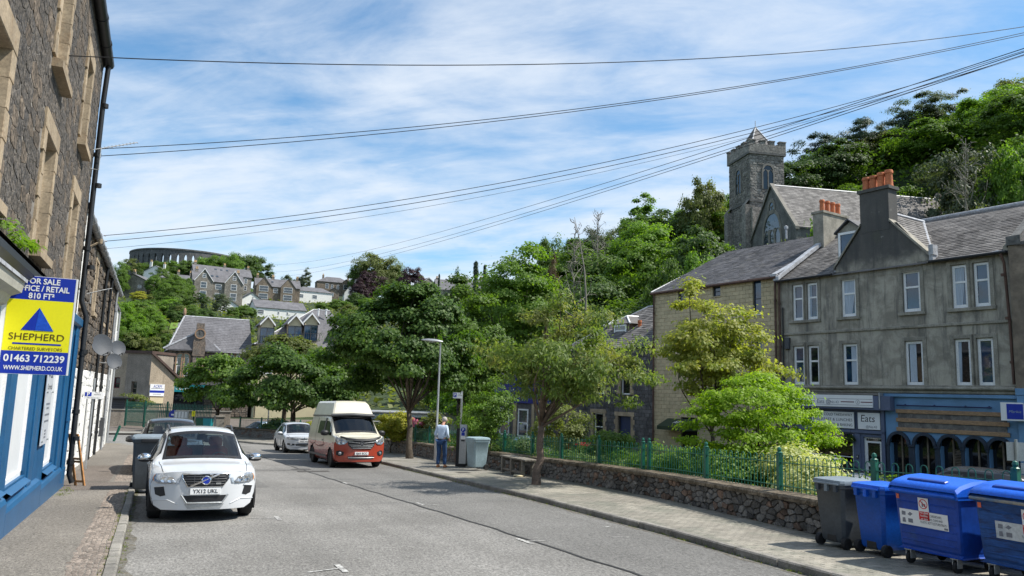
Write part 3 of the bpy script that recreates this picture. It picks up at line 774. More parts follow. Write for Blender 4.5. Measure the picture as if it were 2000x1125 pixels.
def leaf_mesh(name,mat_,cl,rg,nleaf,ll,lw,cr,flat=.62,droop=.15,out=.6,up=.55,stray=.06,centre=(0,0,0)):
    nc=len(cl);idx=rg.integers(0,nc,nleaf)
    sz=(.65+.7*rg.random(nc))
    off=unit(rg.normal(size=(nleaf,3)))*(rg.random((nleaf,1))**.45)
    off[:,2]=np.abs(off[:,2])*1.15-.32*rg.random(nleaf);off[:,2]*=flat
    far=rg.random(nleaf)<stray;off[far]*=1.55
    c=cl[idx]+off*cr*sz[idx][:,None]
    rad=unit(cl[idx]/np.maximum(np.abs(cl).max(0),.01))
    nrm=unit(off*.8+rad*out+np.array([0,0,up])+rg.normal(size=(nleaf,3))*.42)
    d=rg.normal(size=(nleaf,3));d=unit(d-nrm*(d*nrm).sum(1,keepdims=True));d[:,2]-=droop;d=unit(d)
    wv=unit(np.cross(nrm,d));s=(.7+.6*rg.random((nleaf,1)))
    L,Wd=ll*s,lw*s
    p0=c;p1=c+d*L*.45+wv*Wd/2;p2=c+d*L;p2[:,2]-=droop*ll*.5;p3=c+d*L*.45-wv*Wd/2
    V=np.stack([p0,p1,p2,p3],1).reshape(-1,3)+np.array(centre)
    me=bpy.data.meshes.new(name);n=nleaf
    me.vertices.add(4*n);me.vertices.foreach_set('co',V.astype(np.float32).ravel())
    me.loops.add(4*n);me.loops.foreach_set('vertex_index',np.arange(4*n,dtype=np.int32))
    me.polygons.add(n);me.polygons.foreach_set('loop_start',np.arange(0,4*n,4,dtype=np.int32))
    me.polygons.foreach_set('loop_total',np.full(n,4,dtype=np.int32))
    me.materials.append(mat_);me.update(calc_edges=True);return me
def limb_path(rg,a,b,n=5,sag=.12):
    a,b=np.array(a,float),np.array(b,float);L=np.linalg.norm(b-a);k=rg.normal(size=3)*min(L*.09,.35)
    out=[]
    for i in range(n):
        t=i/(n-1);p=a+(b-a)*t;p[2]+=L*sag*math.sin(math.pi*t);p+=k*math.sin(math.pi*t);out.append(p)
    return out
def trunk_mesh(name,mat_,rg,base,fork,cl,r0,limbs=10,twig=True,nseg=8):
    mb=MB();base,fork=np.array(base,float),np.array(fork,float)
    path=[]
    for i in range(6):
        t=i/5;p=base+(fork-base)*t;p[:2]+=rg.normal(size=2)*r0*.35*math.sin(math.pi*t);path.append(p)
    mb.tube([base-np.array([0,0,.15]),*path],[r0*1.5,r0*1.28,r0*1.02,r0*.94,r0*.88,r0*.82,r0*.76],nseg)
    pick=rg.permutation(len(cl))[:limbs]
    for i in pick:
        e=cl[i];st=path[-1]-(fork-base)*rg.random()*.12
        r=r0*(.22+.2*rg.random());p=limb_path(rg,st,e);mb.tube(p,[r*1.15,r*.85,r*.6,r*.38,r*.14],6)
        if twig:
            for _ in range(3):
                j=rg.integers(0,len(cl));q=p[2+rg.integers(0,2)]
                e2=q+(cl[j]-q)*min(1,1.1*np.linalg.norm(e-q)/(np.linalg.norm(cl[j]-q)+.01));mb.tube(limb_path(rg,q,e2,4),[r*.35,r*.25,r*.16,r*.06],4)
    me=mb.mesh(name,mat_,smooth=True);return me
def tree(name,label,cat,base,centre,rad,seed,leafm,barkm,nclus,nleaf,ll,lw,cr,r0,fork_h,limbs=10,shape='round',group=None,fork_xy=None,extra=(),**kw):
    """one whole tree: Empty > trunk (with limbs), crown"""
    rg=np.random.default_rng(seed);base=np.array(base,float);c=np.array(centre,float)-base
    root=thing(name,label,cat,tuple(base),0,group)
    ck={k:kw.pop(k)for k in('inner','floor','lump','taper')if k in kw}
    cl=crown_clusters(rg,nclus,*rad,shape=shape,**ck)+c
    for e in extra:cl=np.vstack([cl,np.array(e,float)-base])
    fx=(c[:2]*.35 if fork_xy is None else np.array(fork_xy));fork=np.array([fx[0],fx[1],fork_h])
    link_mesh('trunk',trunk_mesh('trunk',barkm,rg,(0,0,0),fork,cl,r0,limbs),root)
    link_mesh('crown',leaf_mesh('crown',leafm,cl-c,rg,nleaf,ll,lw,cr,centre=c,**kw),root)
    return root
def gbase(u,b,dz=0):
    p=at(u,780,b);return(p[0],p[1],zland(p[0],p[1])+dz)
def px(n,b):return n*b/F_PX

# street and garden trees
tree('maple_tree','large dark green maple growing out of the pavement behind the camper van','tree',(10.12,32.2,zg(32.2)+PH),at(792,688,35.3),(3.55,2.7,2.95),11,l_maple,m_bark,
     95,62000,.145,.115,.72,.14,2.05,18,lump=.24,up=.5,out=.7,inner=.55,taper=.5)
tree('cherry_tree','cherry tree with drooping leaves leaning out of the pavement in front of the wall','tree',(9.65,19.18,zg(19.2)+PH),at(1112,716,21.6),(2.4,2.1,1.5),5,l_cherry,m_barkcherry,
     90,18000,.125,.050,.48,.112,1.72,20,droop=.45,up=.45,out=.5,stray=.12,lump=.28,inner=.35,fork_xy=(.16,.1),extra=[at(1090,598,21.5),at(1040,625,21.3),at(1150,622,21.6),at(985,690,21),at(1275,745,21.8),at(1230,790,21.5)],flat=.7)
b_=gbase(1388,26.5,.12)
tree('acer_tree','young golden green maple standing in the garden in front of the tan block building','tree',b_,at(1392,692,26.5),(2.4,2.0,2.3),21,l_gold,m_bark,
     110,19000,.125,.085,.40,.085,1.5,26,lump=.38,inner=.25,stray=.2,out=.5)
b_=gbase(1480,19.6,.12)
tree('japanese_maple','bright lime green spreading shrub tree behind the green railing','tree',b_,at(1478,838,19.6),(2.0,1.7,1.35),31,l_lime,m_bark,
     190,36000,.085,.05,.36,.07,.6,18,shape='layer',flat=.42,up=.9,out=.4,droop=.3,stray=.12)
tree('maple_tree','broad green maple in the far corner of the garden behind the white hatchback','tree',gbase(577,53),at(570,752,53),(4.3,3.2,2.6),41,l_maple,m_bark,80,34000,.2,.155,.9,.2,2.0,12,lump=.25,inner=.55,taper=.3)
tree('lime_tree','lighter green tree rising above the broad maple below the cream dormers','tree',gbase(556,62),at(572,700,62),(2.7,2.6,1.8),42,l_olive,m_bark,50,16000,.22,.16,.85,.18,4.0,10,lump=.3)
tree('maple_tree','small round maple in front of the teal shop sign','tree',gbase(428,58),at(430,748,58),(2.4,2.1,2.1),43,l_mid,m_bark,46,15000,.2,.155,.75,.17,1.6,9,inner=.55)
tree('hedge_tree','green tree between the far maple and the big pavement maple','tree',gbase(655,58),at(655,735,58),(2.2,2.2,2.9),44,l_mid,m_bark,40,9000,.3,.2,.9,.17,1.5,8)
tree('sycamore_tree','dense mid green tree right of the street lamp','tree',gbase(935,45),at(930,692,45),(2.1,2.0,3.4),45,l_mid,m_bark,70,26000,.17,.13,.75,.15,1.6,10,lump=.3,inner=.55)
tree('sycamore_tree','tall fresh green tree behind the cherry above the slate roofs','tree',gbase(1000,60),at(1005,610,60),(3.4,3.2,4.8),46,l_fresh,m_bark,80,26000,.23,.17,1.05,.2,3.0,10,lump=.3,inner=.55)
tree('sycamore_tree','dark tree between the big pavement maple and the cherry','tree',gbase(900,63),at(893,650,63),(3.0,3.0,3.6),47,l_deep,m_bark,66,22000,.23,.17,1.0,.2,2.6,9,inner=.55)
for(u,v,b,rx,rz,lm,lab,sd)in[(1095,845,25.5,.95,.85,l_olive,'straggly olive bush in the garden right of the cherry trunk',61),(1195,878,26,.85,.55,l_mid,'low green bush in front of the dark stone house',62),
        (962,806,28,.75,1.1,l_mid,'tall leafy climber behind the railing left of the cherry trunk',63),(765,838,38,1.0,.75,l_yellow,'pale green bush behind the railing left of the maple trunk',64),
        (838,842,37.5,.95,.7,l_olive,'rounded olive shrub behind the railing near the man',65),(925,835,30,.8,1.0,l_fresh,'fresh green shrub behind the parking meter',66),
        (1560,925,17.5,.75,.5,l_cream,'pale flowering shrub behind the railing beside the bins',67),(1300,912,21.5,1.3,.5,l_fresh,'low fresh green shrub behind the double railing post',68),
        (1420,925,18.5,1.2,.55,l_fresh,'leafy shrub below the lime green tree',69),(1130,905,25,1.4,.42,l_mid,'dense low shrub behind the railing by the cherry',70),(1010,882,28,1.0,.5,l_deep,'dark low shrub behind the railing and bench',71),
        (1595,950,15.6,.6,.42,l_cream,'cream flowered bush next to the grey wheelie bin',72),(1225,930,22,.9,.35,l_mid,'low leafy plant under the red car',73),(690,850,45,2.2,.5,l_deep,'dark hedge behind the wall right of the white hatchback',74),
        (640,838,50,1.6,.7,l_yellow,'yellow green bush behind the white hatchback',75),(548,836,54,1.3,.4,l_mid,'low bush behind the far railing',76)]:
    c=at(u,v,b);g=(c[0],c[1],zland(c[0],c[1])+.12)
    tree('shrub',lab,'shrub',g,c,(rx,rx*.9,rz),sd,lm,m_bark,40,int(4200+3000*rx),.085 if b<32 else .12,.05 if b<32 else .085,.36,.03,.25,8,floor=-.95,stray=.12)
p_=at(815,826,37.3)
tree('buddleia','pink flowering spike bush by the big maple trunk','shrub',(p_[0],p_[1],zland(p_[0],p_[1])+.1),p_,(.35,.3,.25),77,l_pinkflower,m_bark,9,350,.1,.07,.16,.02,.6,5)

# ---- hillside: a few crowns and trunks, shared by every tree of that shape
VAR={}
def variant(key,seed,rad,c,fork,nclus,nleaf,ll,lw,cr,r0,**kw):
    rg=np.random.default_rng(seed);shape=kw.pop('shape','round')
    ck={k:kw.pop(k)for k in('inner','floor','lump','taper')if k in kw}
    cl=crown_clusters(rg,nclus,*rad,shape=shape,**ck)+np.array([0,0,c])
    t=trunk_mesh('trunk',m_bark,rg,(0,0,0),(0,0,fork),cl,r0,7,twig=False,nseg=6)
    VAR[key]=(t,cl,rg,nleaf,ll,lw,cr,kw,c)
variant('round_a',101,(5.2,5.2,4.8),5.6,2.2,80,21000,.34,.26,1.5,.25,lump=.20,inner=.66,floor=-.95)
variant('round_b',102,(4.8,5.4,5.0),5.7,2.2,90,21000,.34,.26,1.4,.25,lump=.26,inner=.64,floor=-.95)
variant('round_c',103,(5.6,4.8,4.4),5.4,2.0,72,21000,.36,.26,1.6,.25,lump=.24,inner=.64,floor=-.95)
variant('tall_a',104,(3.4,3.4,5.6),6.2,2.6,80,17000,.32,.24,1.15,.22,lump=.32,inner=.6,floor=-.95)
variant('airy_a',105,(4.4,4.4,5.0),6.4,3.2,70,11000,.32,.20,1.1,.2,lump=.45,inner=.35,stray=.14)
variant('conifer_a',106,(2.6,2.6,5.6),5.9,6.0,150,9000,.42,.16,.75,.18,shape='cone',droop=.5,flat=.3,up=.5)
variant('pine_a',107,(4.4,4.4,2.6),8.4,6.0,44,13000,.36,.16,1.3,.22,lump=.45,flat=.45,up=.9)
variant('bush_a',108,(5.0,5.0,4.6),4.7,1.0,60,11000,.46,.34,1.6,.12,floor=-1,lump=.35,inner=.55)
VH={'round_a':10.9,'round_b':11.6,'round_c':10.3,'tall_a':12.3,'airy_a':12.2,'conifer_a':11.6,'pine_a':11.9,'bush_a':9.9}
VW={'round_a':11.6,'round_b':11.4,'round_c':12.,'tall_a':8.2,'airy_a':10.2,'conifer_a':5.8,'pine_a':10.6,'bush_a':11.6}
_cm={}
def vtree(name,label,base,key,leafm,h,wid,rot,group,cat='tree'):
    t,cl,rg,nleaf,ll,lw,cr,kw,c=VAR[key]
    if(key,leafm.name)not in _cm:_cm[(key,leafm.name)]=leaf_mesh('crown',leafm,cl-np.array([0,0,c]),np.random.default_rng(hash(key)%1000 if False else len(_cm)+5),nleaf,ll,lw,cr,centre=(0,0,c),**kw)
    r=thing(name,label,cat,base,rot,group);r.scale=(wid/VW[key],wid/VW[key],h/VH[key])
    link_mesh('trunk',t,r);link_mesh('crown',_cm[(key,leafm.name)],r);return r
def vt(name,label,u,vtop,b,wpx,key,leafm,group=None,cat='tree',vbase=None):
    """tree whose top is seen at (u, vtop), standing on the land b metres away (or foot seen at vbase)"""
    p=at(u,vtop,b);z=zland(p[0],p[1])-.1
    if vbase is not None:
        z=at(u,vbase,b)[2]
    return vtree(name,label,(p[0],p[1],z),key,leafm,max(p[2]-z,1.0),px(wpx,b),rnd.random()*6.28,group,cat)
# ------------------------------------------------------------------ far hillside
def hit(u,v,bmax=420,b0=60):
    last=None
    for b in np.arange(b0,bmax,1.0):
        p=at(u,v,b)
        if p[2]<zland(p[0],p[1])-.1:return at(u,v,b-.5)
    return at(u,v,bmax)
def face(u,b_or_p,yaw=0.0):
    """frame looking back at the camera, turned by yaw degrees"""
    p=b_or_p;d=CAMP-np.array(p);d[2]=0;d/=np.linalg.norm(d)
    a=R(yaw);d=np.array([d[0]*math.cos(a)-d[1]*math.sin(a),d[0]*math.sin(a)+d[1]*math.cos(a),0])
    return Fr(p,(-d[1],d[0],0),d)          # x to the viewer's right, y towards the viewer
def far_window(parent,F,x,z,w_,h_,m_fr=None,y=0.0,bars=True,pane=None,side=None):
    m_fr=m_fr or m_upvc;t=min(.11,w_*.16);mb=MB()
    for(a,b,c,d)in((-w_/2,w_/2,z,z+t),(-w_/2,w_/2,z+h_-t,z+h_),(-w_/2,-w_/2+t,z+t,z+h_-t),(w_/2-t,w_/2,z+t,z+h_-t)):mb.box(F,x+a,x+b,y,y+.06,c,d)
    if bars:mb.box(F,x-w_/2+t,x+w_/2-t,y,y+.05,z+h_*.5-t*.35,z+h_*.5+t*.35)
    f=mb.build('window',m_fr,parent);m2=MB();m2.box(F,x-w_/2+t,x+w_/2-t,y,y+.02,z+t,z+h_-t);m2.build('pane',pane or m_panefar,f);return f
def roof_pair(mb,F,x0,x1,y0,y1,z,rh,axis,over=.3,th=.14):
    """two pitched slabs over the rectangle; axis 'x': ridge along x"""
    if axis=='x':
        ym=(y0+y1)/2;s=rh/((y1-y0)/2)
        for(ya,yb)in((y0-over,ym),(y1+over,ym)):
            za=z-over*s
            mb.add([F.p(x0-over,ya,za),F.p(x1+over,ya,za),F.p(x1+over,yb,z+rh),F.p(x0-over,yb,z+rh),F.p(x0-over,ya,za+th),F.p(x1+over,ya,za+th),F.p(x1+over,yb,z+rh+th),F.p(x0-over,yb,z+rh+th)],
                   [(0,1,2,3),(4,5,6,7),(0,1,5,4),(1,2,6,5),(3,2,6,7),(0,3,7,4)])
    else:
        xm=(x0+x1)/2;s=rh/((x1-x0)/2)
        for(xa,xb)in((x0-over,xm),(x1+over,xm)):
            za=z-over*s
            mb.add([F.p(xa,y0-over,za),F.p(xa,y1+over,za),F.p(xb,y1+over,z+rh),F.p(xb,y0-over,z+rh),F.p(xa,y0-over,za+th),F.p(xa,y1+over,za+th),F.p(xb,y1+over,z+rh+th),F.p(xb,y0-over,z+rh+th)],
                   [(0,1,2,3),(4,5,6,7),(0,1,5,4),(1,2,6,5),(3,2,6,7),(0,3,7,4)])
def chimney(root,F,x,y,z0,z1,w_,d_,n,mwall,mpot,ph=.55,along='x',pr=.13):
    mb=MB();mb.box(F,x-w_/2,x+w_/2,y-d_/2,y+d_/2,z0,z1-.12);mb.box(F,x-w_/2-.06,x+w_/2+.06,y-d_/2-.06,y+d_/2+.06,z1-.12,z1)
    c=mb.build('chimney',mwall,root)
    for i in range(n):
        t=(i+.5)/n-.5;px_,py_=(x+t*w_*.86,y)if along=='x' else(x,y+t*d_*.86)
        m2=MB();m2.lathe(F.sub(px_,py_,z1),[(pr*.98,0),(pr*.9,ph*.2),(pr*.84,ph*.78),(pr*1.02,ph*.82),(pr*1.02,ph*.92),(pr*.86,ph),(pr*.6,ph),(pr*.55,ph*.6)],10)
        m2.build('chimney_pot',mpot,c,angle=40)
    return c
def house(name,label,u,vb,wpx,hpx,dm,rpx,yaw=0,axis='x',wall=None,roof=None,gables=(),chims=(),wins=(),swins=(),barge=None,cat='house',sky=0,sink=3.0,P=None,hip=0):
    P=hit(u,vb)if P is None else P;b=depth(P);F=face(u,P,yaw);wall=wall or m_housegrey;roof=roof or m_slatefar
    W_,H_,RH=px(wpx,b)/max(math.cos(R(yaw)),.4),px(hpx,b),px(rpx,b);root=thing(name,label,cat,tuple(P))
    x0,x1,y0,y1=-W_/2,W_/2,-dm,0
    mb=MB();mb.box(F,x0,x1,y0,y1,-sink,H_)
    if axis=='x' and not hip:
        for xx in(x0,x1):mb.add([F.p(xx,y0,H_),F.p(xx,y1,H_),F.p(xx,(y0+y1)/2,H_+RH)],[(0,1,2)])
    elif not hip:
        for yy in(y0,y1):mb.add([F.p(x0,yy,H_),F.p(x1,yy,H_),F.p((x0+x1)/2,yy,H_+RH)],[(0,1,2)])
    for(gx_,gw_,gh_,pr)in gables:
        mb.prism(F,[(x0+gx_*W_-gw_*W_/2,-1),(x0+gx_*W_+gw_*W_/2,-1),(x0+gx_*W_+gw_*W_/2,H_),(x0+gx_*W_,H_+gh_*RH),(x0+gx_*W_-gw_*W_/2,H_)],-.1,pr)
    mb.build('wall',wall,root)
    mb=MB()
    if hip:
        o=.35;ym=(y0+y1)/2;hx=hip*W_
        A=[F.p(x0-o,y0-o,H_),F.p(x1+o,y0-o,H_),F.p(x1+o,y1+o,H_),F.p(x0-o,y1+o,H_),F.p(x0+hx,ym,H_+RH),F.p(x1-hx,ym,H_+RH)]
        mb.add(A,[(0,1,5,4),(2,3,4,5),(3,0,4),(1,2,5),(0,1,2,3)])
    else:roof_pair(mb,F,x0,x1,y0,y1,H_,RH,axis)
    for(gx_,gw_,gh_,pr)in gables:
        roof_pair(mb,F,x0+gx_*W_-gw_*W_/2,x0+gx_*W_+gw_*W_/2,-dm*.5,pr,H_,gh_*RH,'y',.2,.12)
    mb.build('roof',roof,root)
    if barge:
        for(gx_,gw_,gh_,pr)in(gables if axis=='x' else((.5,1.0,1.0,0),)):
            xc,hw_=x0+gx_*W_,gw_*W_/2+.2;zt=H_+gh_*RH+.12;zl=H_-.2*gh_*RH/(gw_*W_/2)+.05
            for s in(-1,1):
                m2=MB();m2.prism(F,[(xc+s*hw_,zl),(xc,zt),(xc,zt-.34),(xc+s*hw_,zl-.3)],pr+.21,pr+.29);m2.build('bargeboard',barge,root)
    for(cx,cy,ch,cw,n)in chims:
        chimney(root,F,x0+cx*W_,y0+cy*dm,H_,H_+RH+ch,cw,.6,n,wall,m_potfar,.8,pr=.2)
    for(fx,fz,fw,fh)in wins:
        pr=max([g[3]for g in gables if abs(g[0]-fx)<g[1]/2],default=0.0)
        far_window(root,F,x0+fx*W_,fz*H_,fw*W_,fh*H_,y=pr+.01)
    S=Fr(F.p(x1,y1,0),-F.y,F.x)if yaw>0 else Fr(F.p(x0,y0,0),F.y,-F.x)
    for(fx,fz,fw,fh)in swins:far_window(root,S,fx*dm,fz*H_,fw*dm,fh*H_,y=.01)
    for i in range(sky):
        t=(.38+.1*i);k=.55;zz_=H_+RH*k+.16;yy=y1-(y1-y0)/2*k
        m2=MB();s_=RH/((y1-y0)/2);fr_=Fr(F.p(x0+t*W_,yy,zz_),F.x,F.z*1.0+F.y*0,F.z);m2.box(Fr(F.p(x0+t*W_,yy,zz_+.05),F.x,np.cross(F.x,unit(F.y*-1+F.z*s_)),unit(F.y*-1+F.z*s_)),-.4,.4,-.04,.06,-.5,.5);m2.build('skylight',m_panefar,root)
    return root

W2=[(.2,.12,.09,.32),(.5,.12,.09,.32),(.8,.12,.09,.32),(.2,.6,.09,.28),(.5,.6,.09,.28),(.8,.6,.09,.28)]
house('villa','twin gabled grey stone villa with white bargeboards on the far hill',424,590,92,40,9,20,8,'x',gables=[(.2,.36,1.15,.9),(.8,.36,1.15,.9)],barge=m_upvc,sky=2,
      wins=[(.2,.1,.13,.38),(.2,.62,.12,.30),(.2,1.12,.07,.2),(.8,.1,.13,.38),(.8,.62,.12,.30),(.8,1.12,.07,.2),(.5,.1,.12,.34),(.5,.62,.12,.26)],chims=[(.08,.5,.9,1.0,2),(.92,.5,.9,1.0,2)])
house('terrace','long grey terrace with a slate roof and dormer lights behind the twin gabled villa',434,566,106,30,9,17,12,'x',P=hit(434,566)+0,wins=[(.9,.1,.05,.3),(.9,.58,.05,.3),(.8,.58,.05,.3),(.12,.6,.05,.28)],swins=[(.35,.1,.15,.35),(.35,.58,.15,.3)],
      chims=[(.04,.5,1.0,1.2,3),(.55,.5,1.0,1.0,2),(.97,.5,1.0,1.0,2)],sky=3)
house('villa','small stone house with one chimney at the left edge of the far hill',256,580,52,32,8,14,-28,'y',wins=[(.75,.55,.12,.2)],chims=[(.5,.92,.8,1.1,2)])
house('villa','pale green house with tall chimneys below the round hilltop ruin',300,552,44,20,7,14,-25,'y',wall=m_white,wins=[(.5,.4,.16,.4)],chims=[(.3,.9,1.6,.9,2),(.6,.1,1.6,.9,2)])
house('villa','stone house row with several pale chimneys among the upper trees',346,562,66,18,8,10,0,'x',wins=W2[:3],chims=[(.1,.5,1.2,1.,3),(.5,.5,1.2,1.,2),(.85,.5,1.2,1.,3)])
house('villa','brown stone villa with two bay gables on the far hill',541,590,84,30,9,17,6,'x',wall=m_housebrown,gables=[(.18,.32,1.0,1.2),(.72,.32,1.0,1.2)],wins=[(.18,.12,.2,.36),(.18,.62,.2,.36),(.72,.12,.2,.36),(.72,.62,.2,.36),(.45,.58,.1,.3)],chims=[(.05,.5,1.2,1.,2),(.4,.5,1.0,1.1,3),(.95,.5,1.2,1.,2)],sky=1)
house('house','cream gabled cottage with a dark roof below the stone villas',490,602,46,16,8,16,14,'y',wall=m_white,barge=m_darkgrey,wins=[(.4,.1,.14,.5),(.55,.95,.05,.5),(.7,.1,.12,.5)])
house('house','long white bungalow with a grey roof above the dormered building',548,622,94,19,10,17,14,'x',wall=m_white,wins=[(.1,.3,.13,.45),(.45,.4,.04,.3),(.63,.4,.04,.3),(.8,.4,.04,.3)],swins=[])
house('house','white gabled house half hidden by trees on the far hill',448,612,42,12,8,13,10,'y',wall=m_white,wins=[(.5,.2,.2,.5)])
house('bungalow','white flat fronted bungalow with two dark windows near the copper beech',614,591,66,21,9,11,16,'x',wall=m_white,hip=.22,wins=[(.12,.35,.12,.34),(.5,.35,.14,.36)])
house('villa','brown stone villa with a bay window at the crest of the far hill',651,575,64,24,9,12,8,'x',wall=m_housebrown,hip=.3,gables=[(.85,.22,.6,.8)],wins=[(.3,.45,.1,.4),(.45,.45,.07,.35),(.62,.45,.07,.35),(.85,.45,.14,.4)],chims=[(.2,.5,.7,1,2),(.95,.5,.8,1,2)])
house('cottage','small stone bay fronted house between the white bungalow and the beech',651,584,20,15,6,7,4,'y',wall=m_housebrown,wins=[(.35,.35,.3,.45)])
house('cottage','small pale blue house beside the dark copper beech',682,588,20,16,7,14,6,'y',wall=m_white,wins=[(.5,.3,.3,.4),(.5,.95,.25,.35)])
house('villa','stone gabled house right of the second copper beech',836,582,42,24,9,16,24,'y',wall=m_housegrey,barge=m_upvc,wins=[(.5,.5,.14,.3)],chims=[(.5,.1,.8,1,2)])
house('villa','broad grey roofed house on the skyline left of the conifers',885,592,66,26,10,22,10,'x',wall=m_housegrey,wins=[(.2,.2,.1,.4),(.75,.2,.1,.4)],chims=[(.05,.5,.6,1,2),(.95,.5,.6,1,2)])
house('villa','house with a low hipped roof behind the tall conifer',935,594,60,30,9,22,-6,'x',wall=m_housebrown,hip=.35,wins=[(.3,.1,.12,.4),(.5,.1,.12,.4),(.72,.1,.12,.4)],chims=[(.5,.5,.5,1,2)])

# ---- the round hilltop ruin
tb=388;tc_=at(366,520,tb);tz=zland(tc_[0],tc_[1]);TR=26.5;ztop=at(340,487,tb-TR)[2]
tw=thing('ruined_tower','round grey stone ring of tall arches crowning the far hill','tower',(tc_[0],tc_[1],tz))
NB=48;th_=1.6;pier=MB();arch=MB();TF=Fr((tc_[0],tc_[1],0))
def tpt(r,q,z):return TF.p(r*math.cos(q),r*math.sin(q),z)
zsp,zbase=ztop-3.3,min(tz-6,ztop-16)
for i in range(NB):
    q0,q1=2*math.pi*i/NB,2*math.pi*(i+1)/NB;dq=q1-q0
    a0,a1=q0+dq*.33,q1-dq*.33
    def wedge(mb,qa,qb,z0,z1,z0b=None):
        z0b=z0 if z0b is None else z0b
        P=[tpt(r,q,z)for(q,zl)in((qa,z0),(qb,z0b))for r in(TR-th_,TR)for z in(zl,z1)]
        mb.add(P,[(0,1,3,2),(4,5,7,6),(0,2,6,4),(1,3,7,5),(2,3,7,6),(0,1,5,4)])
    wedge(pier,q0,a0,zbase,ztop);wedge(pier,a1,q1,zbase,ztop);wedge(pier,a0,a1,zbase,zsp-4.2)
    n=6
    for k in range(n):
        ta,tb2=k/n,(k+1)/n;za=zsp+math.sin(math.pi*ta)*1.5;zb=zsp+math.sin(math.pi*tb2)*1.5
        wedge(arch,a0+(a1-a0)*ta,a0+(a1-a0)*tb2,za,ztop,zb)
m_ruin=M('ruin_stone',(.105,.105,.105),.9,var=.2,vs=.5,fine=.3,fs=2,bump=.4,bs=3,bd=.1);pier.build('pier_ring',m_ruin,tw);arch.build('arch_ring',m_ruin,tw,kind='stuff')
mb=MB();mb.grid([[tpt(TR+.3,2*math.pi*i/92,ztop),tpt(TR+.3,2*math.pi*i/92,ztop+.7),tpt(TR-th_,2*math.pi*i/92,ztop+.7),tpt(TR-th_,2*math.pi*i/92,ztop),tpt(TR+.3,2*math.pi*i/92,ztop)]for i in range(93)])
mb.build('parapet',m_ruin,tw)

# ---- trees of the far hillside: (what, u, v of top, v of foot or None, width px, crown, leaf, b)
G1='trees on the far hillside'
def far(lab,items,key,leafm,name='hill_tree',group=G1,b=None):
    for it in items:
        u,vt_,wpx=it[:3];vb=it[3]if len(it)>3 else None
        bb=it[4]if len(it)>4 else b
        if vb is not None:p=hit(u,vb);bb=depth(p)
        vt(name,lab,u,vt_,bb,wpx,key,leafm,group)
far('mid green tree in the row just below the hilltop ruin',[(283,512,42),(312,509,44),(340,507,46),(362,507,40),(380,507,36)],'round_b',l_mid,b=345)
far('light green rounded tree below the right end of the hilltop ruin',[(402,502,46),(428,497,48),(456,494,48)],'round_a',l_fresh,b=335)
far('pale spreading tree at the left foot of the hilltop ruin',[(258,499,38)],'airy_a',l_olive,b=330)
far('big dark green tree right of the long grey terrace',[(478,495,62,562),(505,499,56,564)],'round_a',l_deep)
far('yellow green tree at the far left of the hilltop',[(238,515,36)],'round_c',l_fresh,b=255)
far('narrow dark tree between the chimneys below the ruin',[(272,518,24,560)],'tall_a',l_deep)
far('mid green tree among the upper houses',[(318,520,40,570),(306,536,40,578),(340,534,44,580),(362,540,36,588),(352,545,40,592)],'round_b',l_mid)
far('dark tree in the middle of the far hillside',[(322,556,46,604),(344,560,48,606),(364,566,36,604)],'round_c',l_mid)
far('clipped looking dark hedge tree above the slate hall roof',[(340,604,34,632),(358,602,34,632),(375,604,30,632)],'bush_a',l_deep)
far('flat topped dark pine in front of the twin gabled villa',[(395,572,38,620)],'pine_a',l_deep)
far('small dark conifer in front of the twin gabled villa',[(400,574,18,612)],'conifer_a',l_pine)
far('grey green loose tree in front of the white gabled house',[(434,568,44,622)],'airy_a',l_grey)
far('mid green bush below the cream cottage',[(455,598,30,622),(476,594,34,622),(494,600,24,622)],'bush_a',l_mid)
far('yellow green tree on the slope left of the villas',[(272,567,36,590)],'bush_a',l_yellow)
far('purple leaved bush on the far slope',[(301,578,16,596)],'bush_a',l_copper)
far('golden shrub on the far slope',[(311,598,16,616),(472,573,9,588),(551,573,18,590)],'bush_a',l_yellow)
far('large green tree on the lower left slope above the brown harled building',[(252,586,60,660),(282,596,62,665),(262,610,70,678),(302,612,50,668)],'round_b',l_fresh)
far('dark green tree on the lower left slope',[(236,604,34,668),(296,600,40,650),(246,640,50,700),(330,650,40,690)],'round_a',l_mid)
far('olive scrub on the steep bank behind the brown building',[(262,648,60,700),(300,655,44,702),(322,642,36,684)],'bush_a',l_olive)
far('clipped green hedge beside the brown villa',[(484,564,22,576)],'bush_a',l_fresh)
far('grey green tree beside the brown bay villa',[(598,527,28,566)],'tall_a',l_grey)
far('distant rounded canopy on the skyline',[(566,536,34,560),(586,540,26,562)],'bush_a',l_grey)
far('red flowering bush beside the brown bay villa',[(572,557,13,574)],'bush_a',l_redflower)
far('wide spreading green tree on the skyline left of centre',[(728,500,90,574),(762,508,66,578)],'round_c',l_olive)
far('rounded green tree beside the skyline beech',[(702,514,44,576),(776,516,44,580)],'round_a',l_mid)
far('purple copper beech left of the big street maple top',[(724,526,52,590),(706,548,44,594)],'round_b',l_copper)
far('purple copper beech right of the big street maple top',[(806,520,50,588)],'round_a',l_copper)
far('dark bush at the foot of the left copper beech',[(693,570,34,602),(712,578,40,606)],'bush_a',l_deep)
far('mid green bush below the white bungalow',[(630,590,30,610),(656,585,36,608),(678,587,30,608)],'bush_a',l_mid)
far('tall narrow conifer on the skyline',[(930,510,30,None,150)],'conifer_a',l_pine)
far('smaller conifer right of the tall skyline conifer',[(947,517,20,None,165)],'conifer_a',l_pine)
far('small conifer between the skyline house roofs',[(858,535,12,None,190)],'conifer_a',l_pine)
far('dark upright tree in front of the skyline houses',[(894,542,34,None,105)],'tall_a',l_deep)
far('light green tree top behind the big street maple',[(846,596,40,None,90),(962,556,44,None,88),(900,604,50,None,85)],'round_b',l_fresh)
